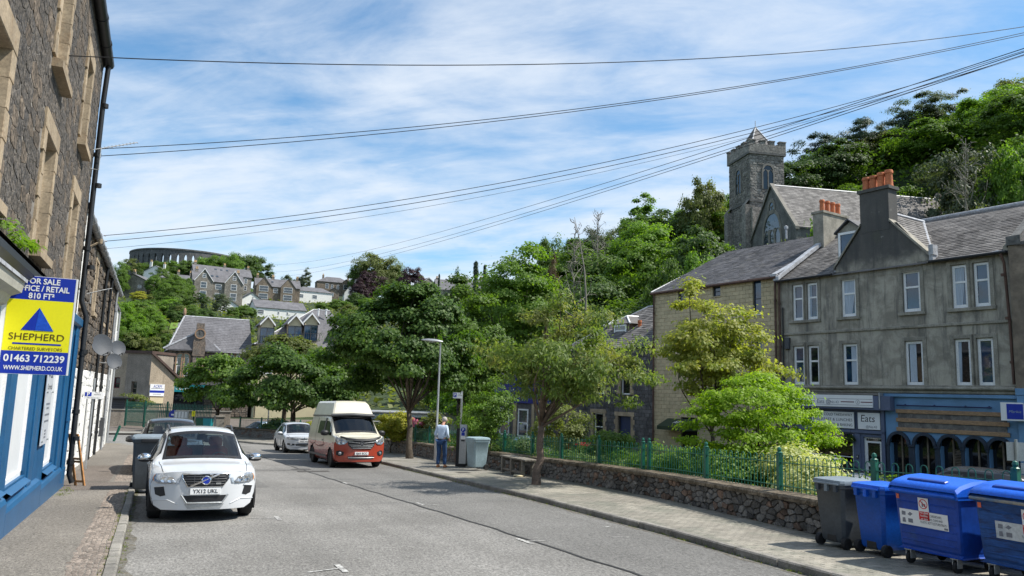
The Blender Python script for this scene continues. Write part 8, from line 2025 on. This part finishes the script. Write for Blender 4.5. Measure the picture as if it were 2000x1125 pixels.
# ---- cars on the street behind the garden
BD=-.8
def back_car(lab,x,y,rz,pm,S=(.93,.9,.86)):
    r=thing('parked_car',lab,'car',(x,y,0));build_car(r,SUVST,NP,(-1.42,1.42),.35,.22,pm,m_cglassd,2,S=S);cabin(r,-1.1,1.6,.62,.38,.88,-.72);seats(r,(-.33,.33),.12,.38,m_greyseat,.44);mirror(r,.95,-.6,.93,pm,.9)
    for s in(-1,1):on_nose(r,NP,S,'headlight',[(s*.5,.77),(s*.5,.87),(s*.80,.90),(s*.88,.82),(s*.80,.76)],m_lens,.01,thick=.01)
    for s in(-1,1):mb=MB();mb.box(WF,s*.62-.16,s*.62+.16,2.30*S[1]-.06,2.30*S[1]+.01,.72,.90);mb.build('tail_light',m_signred,r,local=True)
    at_road(r,x,y,rz,BD)
back_car('dark car whose roof shows above the big blue bins',22.6,15.9,R(188),m_suvdark,(.95,.95,.88))
back_car('silver car with a sloping windscreen in front of the cafe',23.2,21.6,R(8),m_carsilver)
back_car('red car showing its bonnet behind the railing by the dark stone house',20.9,34.9,R(10),m_carred)
back_car('pale blue car behind the railing next to the cherry trunk',21.7,43.2,R(8),m_carblue,(.95,.92,.90))
back_car('light blue car parked beyond the far garden railing under the maples',at(510,805,64)[0],at(510,805,64)[1],R(-60),m_carblue)
bpy.context.scene.objects['back_street'].location.z=BD
# ------------------------------------------------------------------ bins
def wheelie(root,F,w_,d_,h,mb_,ml,lidtilt=0.0,bars=True,wheels=True):
    """wheelie bin; F.y is its handle and wheel side, origin on the ground under its middle"""
    def ring(s,z,r=.05):
        a,b=w_/2*s,d_/2*s;return[F.p(x,y,z)for x,y in((-a+r,-b),(a-r,-b),(a,-b+r),(a,b-r),(a-r,b),(-a+r,b),(-a,b-r),(-a,-b+r))]
    mb=MB();zs=[(.10,.74),(.14,.80),(.5,.88),(h-.12,.985),(h-.10,1.03),(h-.04,1.03)];n=8;P=[p for z,s in zs for p in ring(s,z)]
    mb.add(P,[(k*n+i,k*n+(i+1)%n,(k+1)*n+(i+1)%n,(k+1)*n+i)for k in range(len(zs)-1)for i in range(n)]+[tuple(range(n))]);mb.build('body',mb_,root,angle=35)
    mb=MB();zs=[(h-.04,1.07),(h-.01,1.09),(h+.03,1.05),(h+.05,.85)];P=[p for z,s in zs for p in ring(s,z+lidtilt*0)];mb.add(P,[(k*n+i,k*n+(i+1)%n,(k+1)*n+(i+1)%n,(k+1)*n+i)for k in range(3)for i in range(n)]+[tuple(range(n)),tuple(range(3*n,4*n))]);l=mb.build('lid',ml,root,angle=35)
    mb=MB();mb.tube([F.p(-w_*.42,d_/2+.05,h-.03),F.p(w_*.42,d_/2+.05,h-.03)],.018,6);mb.build('handle',ml,root)
    for x in(-w_*.3,0,w_*.3):mb=MB();mb.box(F,x-.03,x+.03,d_/2-.0,d_/2+.06,h-.16,h-.02);mb.build('hinge',mb_ if x else ml,root)
    for s in(-1,1):mb=MB();mb.lathe(Fr(F.p(s*(w_/2-.03),d_*.36,.10),F.y,F.z,F.x*s),[(.03,-.05),(.095,-.05),(.10,-.03),(.10,.02),(.085,.03),(.03,.02)],16);mb.build('wheel',m_rubber,root,angle=40)
    mb=MB();mb.bbox(F,-w_*.16,w_*.16,d_*.33,d_*.40+.01,.10,.22,.01);mb.build('lift_bar',m_black,root)
def place_bin(name,lab,x,y,w_,d_,h,mb_,ml,face_deg,grp=None,sc_=1.0):
    r=thing(name,lab,'bin',(x,y,zg(y)+PH),0,grp);a=R(face_deg);F=Fr((x,y,zg(y)+PH),(-math.sin(a),math.cos(a),0),(math.cos(a),math.sin(a),0));wheelie(r,F,w_,d_,h,mb_,ml);r.scale=(sc_,)*3;return r
place_bin('wheelie_bin','dark grey wheelie bin with a pale lid, leftmost of the bins by the wall',9.46,8.62,.62,.72,1.10,m_bin,m_binlid,182,None,.86)
place_bin('wheelie_bin','bright blue wheelie bin between the grey wheelie bin and the big bins',9.48,7.93,.62,.70,1.08,m_bluebin,m_bluelid,178,None,.86)
place_bin('wheelie_bin','pale grey blue wheelie bin standing next to the parking meter',10.25,24.95,.60,.62,1.05,m_palebin,m_palebin,10)
r=thing('wheelie_bin','large dark grey bin in the road behind the white suv','bin',(-.02,20.45,zg(20.45)));F_=Fr((.02,20.45,zg(20.45)),(1,0,0),(0,1,0));wheelie(r,F_,.74,.86,1.28,m_bin,m_binlid)
mb=MB();mb.bbox(Fr((.02,20.0,zg(20)+1.2),(1,0,0),(0,-1,0)),-.2,.2,.0,.06,-.02,.05,.01);mb.build('front_handle',m_black,r)
def big_bin(name,lab,y0,y1,x,m,ml,txt,worn):
    yc=(y0+y1)/2;g=zg(yc)+PH;r=thing(name,lab,'bin',(x+.5,yc,g));F=Fr((x,yc,g),(0,-1,0),(-1,0,0));w_=(y1-y0)/2;D=1.0
    prof=[(.22,.90,-.10),(.30,.925,-.07),(1.02,.985,-.01),(1.06,1.0,.0)]
    mb=MB();P=[]
    for z,s,o in prof:P+=[F.p(-w_*s,o,z),F.p(w_*s,o,z),F.p(w_*s,-D-o,z),F.p(-w_*s,-D-o,z)]
    mb.add(P,[(k*4+i,k*4+(i+1)%4,(k+1)*4+(i+1)%4,(k+1)*4+i)for k in range(3)for i in range(4)]+[(0,1,2,3)]);b=mb.build('body',m,r);md=b.modifiers.new('b','BEVEL');md.width=.05;md.segments=2;md.limit_method='ANGLE'
    for z in(.36,.46,.56,.68,.92):mb=MB();o=-.065+.06*(z-.3)/.72;s=.928+.057*(z-.3)/.72;mb.bbox(F,-w_*s+.05,w_*s-.05,o-.02,o+.006,z,z+.018,.006);mb.build('rib',m,r)
    mb=MB();mb.bbox(F,-w_-.02,w_+.02,-D,.05,1.05,1.14,.02);mb.build('rim',m_bluelid if not worn else m_bigbin2,r)
    mb=MB();mb.tube([F.p(-w_,.07,1.09),F.p(w_,.07,1.09)],.022,8);mb.build('front_rail',m_bluelid if not worn else M('worn_rail',(.05,.12,.22),.5,col2=(.28,.25,.20)),r)
    mb=MB();rows=[]
    for t,zz_ in((.07,1.15),(.06,1.19),(-.05,1.245),(-.30,1.30),(-.62,1.32),(-1.02,1.26),(-1.06,1.15)):rows.append([F.p(q*(w_+.03),t,zz_-(.05 if abs(q)==1 else 0))for q in(-1,-.94,-.5,0,.5,.94,1)])
    mb.grid(rows);mb.poly([row[0]for row in rows]);mb.poly([row[-1]for row in rows]);mb.build('lid',ml,r,angle=50)
    mb=MB();mb.bbox(Fr(F.p(0,-.10,1.262),F.x,unit(F.z*.97+F.y*.22),unit(-F.y*.97+F.z*.22)),-w_*.62,w_*.55,-.01,.022,-.03,.05,.012);mb.build('lid_handle',m_bigbin,r)
    for sx,sy in((-1,0),(1,0),(-1,1),(1,1)):
        c=F.p(sx*(w_-.16),-.14-sy*(D-.3),0);ca=MB();ca.lathe(Fr(c+np.array([0,0,.09])+F.x*-.02,F.y,F.z,F.x),[(.02,0),(.088,0),(.092,.01),(.092,.034),(.088,.044),(.02,.044)],18);wl_=ca.build('castor',m_rubber,r,angle=40)
        m2=MB();m2.box(Fr(c,F.x,F.y),-.045,-.032,-.05,.05,.08,.22);m2.box(Fr(c,F.x,F.y),.032,.045,-.05,.05,.08,.22);m2.box(Fr(c,F.x,F.y),-.06,.06,-.06,.06,.2,.23);m2.lathe(Fr(c+np.array([0,0,.09])+F.x*-.035,F.y,F.z,F.x),[(.055,0),(.058,.004)],14);m2.build('fork',m_galv,wl_)
    # labels
    def fo(z):return-.065+.06*(z-.3)/.72+.004
    nrm=unit(F.y*.72-F.z*.06*1.0);upv=unit(F.z*.72+F.y*.06)
    def LF_(x,z):return Fr(F.p(x,fo(z),z),F.x,nrm,upv)
    Q=LF_(-.05 if not worn else .06,.70);mb=MB();mb.box(Q,-.40,.40,0,.003,-.115,.115);sg_=mb.build('white_label',m_sign if not worn else M('worn_label',(.60,.62,.62),.5,col2=(.40,.44,.48)),r)
    if not worn:text('PAPER, CARDBOARD,\nCARTONS, CANS AND\nPLASTIC BOTTLES/TUBS/TRAYS',.05,Q.sub(.16,.003,.01),'lettering',m_ink,sg_,width=.42)
    else:text('PAPER, CARDBOARD,\nCARTONS, CANS AND\nPLASTIC BOTTLES/TUBS/TRAYS',.05,Q.sub(.16,.003,.01),'lettering',m_inkgrey,sg_,width=.42)
    for i,(x,z)in enumerate(((-.33,.05),(-.22,.05),(-.33,-.05),(-.22,-.05))):
        mb=MB();Qi=Q.sub(x,.003,z);mb.prism(Qi,[[(-.035,-.03),(.03,-.03),(.035,.025),(-.03,.03)],[(-.045,-.01),(0,-.03),(.045,.005),(0,.03)],[(-.03,-.035),(.03,-.035),(.02,.035),(-.025,.03)],[(-.04,-.03),(.04,-.03),(.04,.03),(-.04,.03)]][i],0,.001);mb.build('pictogram',m_inkgrey,sg_)
    mb=MB();Qi=Q.sub(.36,.003,-.09);mb.box(Qi,-.03,.03,0,.001,-.015,.015);mb.build('council_mark',m_inkgrey,sg_)
    Q=LF_(.02-.05 if not worn else .12,.90);mb=MB();mb.box(Q,-.085,.085,0,.004,-.085,.115);rs_=mb.build('round_sticker',m_sign,r)
    mb=MB();n=22;mb.grid([[Q.p(rr*math.cos(6.2832*i/n),.005,.025+rr*math.sin(6.2832*i/n))for rr in(.072,.060)]for i in range(n+1)]);mb.prism(Q.sub(0,0,.025),[(-.05,.04),(-.04,.05),(.05,-.04),(.04,-.05)],.0045,.0055);mb.build('ban_ring',m_signred,rs_)
    mb=MB();mb.prism(Q.sub(-.012,0,.02),[(-.012,-.035),(.012,-.035),(.012,.012),(.005,.022),(.005,.04),(-.005,.04),(-.005,.022),(-.012,.012)],.004,.0045);mb.prism(Q.sub(.022,0,.01),[(-.012,-.025),(.012,-.025),(.014,.02),(-.014,.02)],.004,.0045);mb.build('bottle_symbol',m_inkgrey,rs_)
    mb=MB();mb.box(Q,-.085,.085,0,.0045,-.21,-.085);rd=mb.build('red_sticker',m_signred,r);text('No glass\nbottles\nor jars',.042,Q.sub(0,.005,-.147),'lettering',m_sign,rd,bold=.01)
    Q=LF_(-w_*.9,1.0);mb=MB();mb.box(Q,0,.05,0,.003,-.04,.03);mb.build('orange_tag',M('orange_tag',(.75,.16,.08),.5),r);return r
big_bin('recycling_bin','big royal blue four wheeled recycling bin with a printed white label',6.41,7.49,8.98,m_bigbin,m_bluelid,True,False).scale=(.855,)*3
big_bin('recycling_bin','worn big blue recycling bin with a faded white label at the right edge',5.13,6.39,8.98,m_bigbin2,m_bluelid,True,True).scale=(.855,)*3

# ------------------------------------------------------------------ pavement furniture
g=on_ground(893,912,PH);g=np.array([10.28,26.6,zg(26.6)+PH]);pm_=thing('parking_meter','grey and black parking ticket machine with a blue P','parking meter',tuple(g))
q=face(905,g,-12);F_=Fr(g,q.x,q.y)
mb=MB();mb.box(F_,-.19,.19,-.30,-.02,0,.10);mb.box(F_,-.18,-.06,-.29,-.0,.10,1.36);mb.build('dark_side',m_black,pm_)
mb=MB();mb.prism(Fr(F_.o,F_.y,F_.x),[(-.28,.10),(0,.10),(0,1.32),(-.06,1.50),(-.28,1.40)],-.06,.19);mb.build('cabinet',m_galv,pm_)
mb=MB();mb.bbox(F_,-.02,.15,0,.012,.98,1.26,.004);fp_=mb.build('face_plate',m_sign,pm_);mb=MB();mb.lathe(Fr(F_.p(.065,.012,1.31),F_.x,F_.z,F_.y),[(.085,0),(.085,.01)],18);mb.build('blue_disc',m_signblue,pm_);text('P',.13,F_.sub(.065,.024,1.31),'lettering',m_sign,pm_,bold=.02)
mb=MB();mb.bbox(F_,.0,.13,.012,.02,1.10,1.22,.003);mb.build('blue_label',m_signblue,fp_);mb=MB();mb.bbox(F_,.0,.13,.012,.02,.9,.95,.003);mb.build('coin_slot',m_black,pm_)
g=np.array([10.72,27.85,zg(27.85)+PH]);ps=thing('parking_sign','small white parking sign on a tall post behind the parking meter','sign',tuple(g));mb=MB();mb.tube([g,g+np.array([0,0,2.75])],.04,8);mb.build('post',m_galv,ps)
q=face(905,g,0);F_=Fr(g+np.array([0,0,2.58]),q.x,q.y);mb=MB();mb.box(F_,-.34,.02,.04,.055,-.11,.11);bp_=mb.build('plate',m_sign,ps);mb=MB();mb.box(F_,-.32,-.20,.055,.058,-.06,.09);mb.build('blue_square',m_signblue,bp_);text('P',.14,F_.sub(-.26,.06,.015),'lettering',m_sign,bp_,bold=.02);text('Pay at\nmachine',.045,F_.sub(-.09,.057,.03),'lettering',m_ink,bp_)
# bench
g=np.array([10.66,22.5,zg(22.5)+PH]);bn=thing('bench','short grey wooden slatted bench against the garden wall by the cherry tree','bench',tuple(g));F_=Fr(g,(0,-1,0),(-1,0,0))
for i in range(4):mb=MB();mb.bbox(Fr(F_.p(0,0,.50),F_.x,F_.z,-F_.y),-.95,.95,0,.045,-.22+i*.115,-.115+i*.115,.006);mb.build('slat',m_woodgrey,bn)
for x in(-.8,-.1,.7):
    for y in(-.16,.17):mb=MB();mb.bbox(F_,x-.05,x+.05,y-.05,y+.05,0,.5,.008);mb.build('leg',m_woodgrey,bn)
    mb=MB();mb.bbox(F_,x-.04,x+.04,-.11,.12,.38,.46,.006);mb.build('cross_rail',m_woodgrey,bn)
mb=MB();mb.bbox(F_,-.75,.65,.14,.2,.1,.16,.006);mb.build('stretcher',m_woodgrey,bn)
g=on_ground(1012,931,PH);st_=thing('paper_litter','crumpled pale paper on the pavement under the bench','litter',tuple(g));mb=MB();mb.ball((g[0],g[1],g[2]+.03),(.16,.2,.04),8,4);mb.build('paper',m_cream,st_)
# street lamp
g=np.array([10.48,29.9,zg(29.9)+PH]);lm_=thing('street_lamp','slim grey street lamp rising beside the pavement maple','street lamp',tuple(g));tz_=at(874,668,depth(g))[2];tp=np.array([g[0],g[1],tz_])
mb=MB();mb.tube([g,g+np.array([0,0,1.1]),g+np.array([0,0,1.15]),tp],[.07,.07,.045,.035],10);mb.build('pole',m_galv,lm_,angle=40)
d=unit(np.array([-.85,.45,.06]));a=unit(np.cross((0,0,1.),d));mb=MB();rows=[]
for t,w_,h in((-.10,.04,.04),(.0,.09,.06),(.2,.15,.09),(.5,.14,.085),(.72,.08,.05),(.80,.015,.02)):
    c=tp+d*t+np.array([0,0,.05]);rows.append([c+a*w_*math.cos(q)+np.array([0,0,1.])*h*math.sin(q)*(1 if math.sin(q)>0 else .55)for q in np.linspace(0,6.2832,13)])
mb.grid(rows);mb.build('lantern',m_galv,lm_,smooth=True);mb=MB();mb.ball(tp+d*.36+np.array([0,0,.015]),(.12,.12,.05),10,5);mb.build('lens',m_lens,lm_)
g=at(575,830,61);g=np.array([g[0],g[1],-1.5]);l2_=thing('street_lamp','far street lamp whose pale head peeps out of the broad maple','street lamp',tuple(g));tp=at(532,707,59);mb=MB();mb.tube([(tp[0],tp[1],-1.5),tp],.05,8);mb.build('pole',m_galv,l2_);mb=MB();mb.ball(tp,(.42,.3,.14),10,6);mb.build('lantern',m_sign,l2_,smooth=True)
# back of a road sign by the pub
P_=at(1985,880,21.0);g=np.array([P_[0],P_[1],zg(P_[1])+BD]);sgb=thing('road_sign','grey back of a road sign on a pole in front of the pub','sign',tuple(g));q=face(1985,P_,15);mb=MB();mb.tube([g,P_+np.array([0,0,.3])],.04,8);mb.build('post',m_galv,sgb)
mb=MB();mb.box(q,-.22,.34,-.06,-.045,-.28,.22);mb.build('upper_plate',m_galv,sgb);mb=MB();mb.box(q,.1,.5,-.06,-.045,-.62,-.33);mb.build('lower_plate',m_lead,sgb)

# ------------------------------------------------------------------ the man on the pavement
def skin(name,verts,edges,radii,mat_,parent,root_i=0,sub=2,bulge=1.0):
    me=bpy.data.meshes.new(name);me.from_pydata([tuple(v)for v in verts],edges,[]);me.materials.append(mat_);o=link_mesh(name,me,parent)
    o.modifiers.new('skin','SKIN');
    for i,s in enumerate(me.skin_vertices[0].data):
        r=radii[i];s.radius=(r[0],r[1])if hasattr(r,'__len__')else(r,r);s.use_root=(i==root_i)
    sb=o.modifiers.new('sub','SUBSURF');sb.levels=sub;sb.render_levels=sub
    for p in me.polygons:p.use_smooth=True
    o.modifiers['skin'].use_smooth_shade=True;return o
mg=np.array([9.35,26.1,zg(26.1)+PH]);man=thing('person','man seen from behind in pale blue shirt and jeans, head bowed, on the pavement','person',tuple(mg),R(-42))
# local space: y is the way he faces, x to his right
J={'pel':(0,0,.95),'wst':(0,.0,1.08),'chs':(0,.03,1.30),'nek':(0,.07,1.50),'nk2':(.01,.13,1.57),'hed':(.015,.19,1.64),'crn':(.02,.20,1.73),
     'hl':(-.10,0,.90),'kl':(-.10,.03,.49),'al':(-.10,-.03,.09),'fl':(-.11,.10,.045),'hr':(.10,0,.90),'kr':(.11,.08,.50),'ar':(.13,.03,.09),'fr':(.15,.16,.045),
     'sl':(-.165,.03,1.42),'el':(-.235,-.04,1.14),'wl':(-.17,.17,1.00),'ml':(-.12,.25,1.00),'sr':(.165,.03,1.42),'er':(.225,-.03,1.14),'wr':(.21,.16,.97),'mr':(.17,.24,.95)}
def chain(keys):return[J[k]for k in keys]
ks=list(J);ix={k:i for i,k in enumerate(ks)}
E_=[('pel','wst'),('wst','chs'),('chs','nek'),('nek','nk2'),('nk2','hed'),('hed','crn'),('pel','hl'),('hl','kl'),('kl','al'),('al','fl'),('pel','hr'),('hr','kr'),('kr','ar'),('ar','fr'),('chs','sl'),('sl','el'),('el','wl'),('wl','ml'),('chs','sr'),('sr','er'),('er','wr'),('wr','mr')]
rad={'pel':(.15,.11),'wst':(.15,.10),'chs':(.16,.11),'nek':.058,'nk2':.056,'hed':(.082,.10),'crn':(.068,.085),'hl':.085,'kl':.056,'al':.042,'fl':.038,'hr':.085,'kr':.056,'ar':.042,'fr':.038,'sl':.056,'el':.042,'wl':.028,'ml':.034,'sr':.056,'er':.042,'wr':.028,'mr':.034}
skin('body',[J[k]for k in ks],[(ix[a],ix[b])for a,b in E_],[rad[k]for k in ks],m_skin,man)
def sub_skin(name,keys,edges,rr,m_,sub=2,moves={}):return skin(name,[moves.get(k,J[k])for k in keys],[(keys.index(a),keys.index(b))for a,b in edges],[rr[k]for k in keys],m_,man,0,sub)
kk=['pel','wst','chs','nek','sl','el','wl','sr','er','wr']
sub_skin('shirt',kk,[('pel','wst'),('wst','chs'),('chs','nek'),('chs','sl'),('sl','el'),('el','wl'),('chs','sr'),('sr','er'),('er','wr')],
         {'pel':(.165,.13),'wst':(.158,.122),'chs':(.155,.125),'nek':.066,'sl':.070,'el':.058,'wl':.046,'sr':.070,'er':.058,'wr':.046},m_shirt,moves={'wl':(-.20,.09,1.05),'wr':(.22,.09,1.03),'nek':(0,.055,1.47),'pel':(0,0,.94)})
kk=['pel','hl','kl','al','hr','kr','ar']
sub_skin('jeans',kk,[('pel','hl'),('hl','kl'),('kl','al'),('pel','hr'),('hr','kr'),('kr','ar')],{'pel':(.165,.125),'hl':.108,'kl':.080,'al':.068,'hr':.108,'kr':.080,'ar':.068},m_jeans,moves={'pel':(0,0,.96)})
for a,b in(('al','fl'),('ar','fr')):
    p,q=np.array(J[a]),np.array(J[b]);h_=p+np.array([-.0,-.05,-.045]);skin('shoe',[h_,(h_+q)/2+np.array([0,0,.0]),q+np.array([0,.06,.0])],[(0,1),(1,2)],[(.050,.048),(.052,.042),(.045,.032)],m_shoe,man,1)
hd=np.array(J['hed']);mb=MB();rr_=np.random.default_rng(5)
mb.ball(hd+np.array([0,-.035,.03]),(.094,.088,.098),14,10);hr_=mb.build('hair',m_hair,man,local=True,smooth=True)
for s in(-1,1):mb=MB();mb.ball(hd+np.array([s*.092,.01,.0]),(.014,.026,.036),8,6);mb.build('ear',m_skin,man,local=True,smooth=True)
mb=MB();mb.tube([hd+np.array([0,.105,-.0]),hd+np.array([0,.135,-.03])],[.014,.02],6);mb.build('nose',m_skin,man,local=True)
for s,hk in((-1,'ml'),(1,'mr')):
    b=np.array(J[hk])
    for i in range(4):
        x=(i-1.5)*.020;L_=(.070,.080,.076,.060)[i];o=np.array([x,.02,.0]);skin('finger',[b+o*np.array([1,0,1]),b+o+np.array([0,.03,-.008]),b+o+np.array([0,.02+L_*.55,-.03]),b+o+np.array([0,.02+L_*.6,-.06])],[(0,1),(1,2),(2,3)],[.011,.0095,.009,.008],m_skin,man,0,1)
    skin('thumb',[b+np.array([-s*.028,-.01,.0]),b+np.array([-s*.048,.03,.0]),b+np.array([-s*.04,.06,-.02])],[(0,1),(1,2)],[.013,.011,.009],m_skin,man,0,1)
mb=MB();mb.tube([(.166*math.cos(t),.125*math.sin(t),.985)for t in np.linspace(0,6.2832,20)],.014,6);mb.build('belt',m_black,man,local=True)

# ------------------------------------------------------------------ overhead cables and the pole they run to (just outside the view)
EP=at(2330,-12,24.0);gz=zg(EP[1])
po=thing('utility_pole','wooden pole carrying the overhead cables','pole',(EP[0],EP[1],gz));mb=MB();mb.tube([(EP[0],EP[1],gz-.3),(EP[0],EP[1],EP[2]+.6)],[.15,.10],10);mb.build('shaft',m_bark,po)
mb=MB();mb.box(Fr((EP[0],EP[1],EP[2])),-.9,.9,-.05,.05,.1,.2);mb.box(Fr((EP[0],EP[1],EP[2])),-.9,.9,-.05,.05,-.4,-.3);mb.build('cross_arm',m_woodgrey,po)
def cable(lab,us,vs,bs,ve,mu,mv,r=.012,m=None):
    r*=.85;A=at(us,vs,bs);B=at(2330,ve,24.0)
    ts=np.linspace(0,1,400);P=A+(B-A)*ts[:,None];q=P-CAMP;uu=1000+F_PX*(q@CR)/(q@_fw);i=int(np.argmin(abs(uu-mu)));t=ts[i]
    zt=at(mu,mv,depth(P[i]))[2];sag=max((P[i][2]-zt)/(4*t*(1-t)),0.0)
    pts=[A+(B-A)*t-np.array([0,0,4*sag*t*(1-t)])for t in np.linspace(0,1,40)]
    root=thing('overhead_cable',lab,'cable',tuple(A),0,'overhead cables');mb=MB();mb.tube(pts,r,5);mb.build('wire',m_rubber,root)
    mb=MB();mb.tube([A-np.array([.04,0,0]),A+np.array([.03,0,0])],.025,6);mb.build('clamp',m_lead,root)
cable('topmost cable crossing the whole sky',78,106,13.4,-12,1000,131)
cable('upper cable of the pair ending at the tv aerial',190,291,19.5,-16,1000,231);cable('lower cable of the pair ending at the tv aerial',192,305,19.6,-9,1000,236)
cable('upper cable of the pair leaving the lower left roof',205,460,24,-14,1000,357);cable('lower cable of the pair leaving the lower left roof',207,471,24.2,-6,1000,366)
cable('thin faint cable below the lower left pair',182,488,24,-8,800,412,.006)
cable('steep cable rising from the far villas, topmost of the three',536,517,190,-14,1300,322,.02);cable('steep cable rising from the far villas, middle of the three',540,531,190,-8,1300,331,.02);cable('steep cable rising from the far villas, lowest of the three',548,540,190,-3,1300,338,.02)
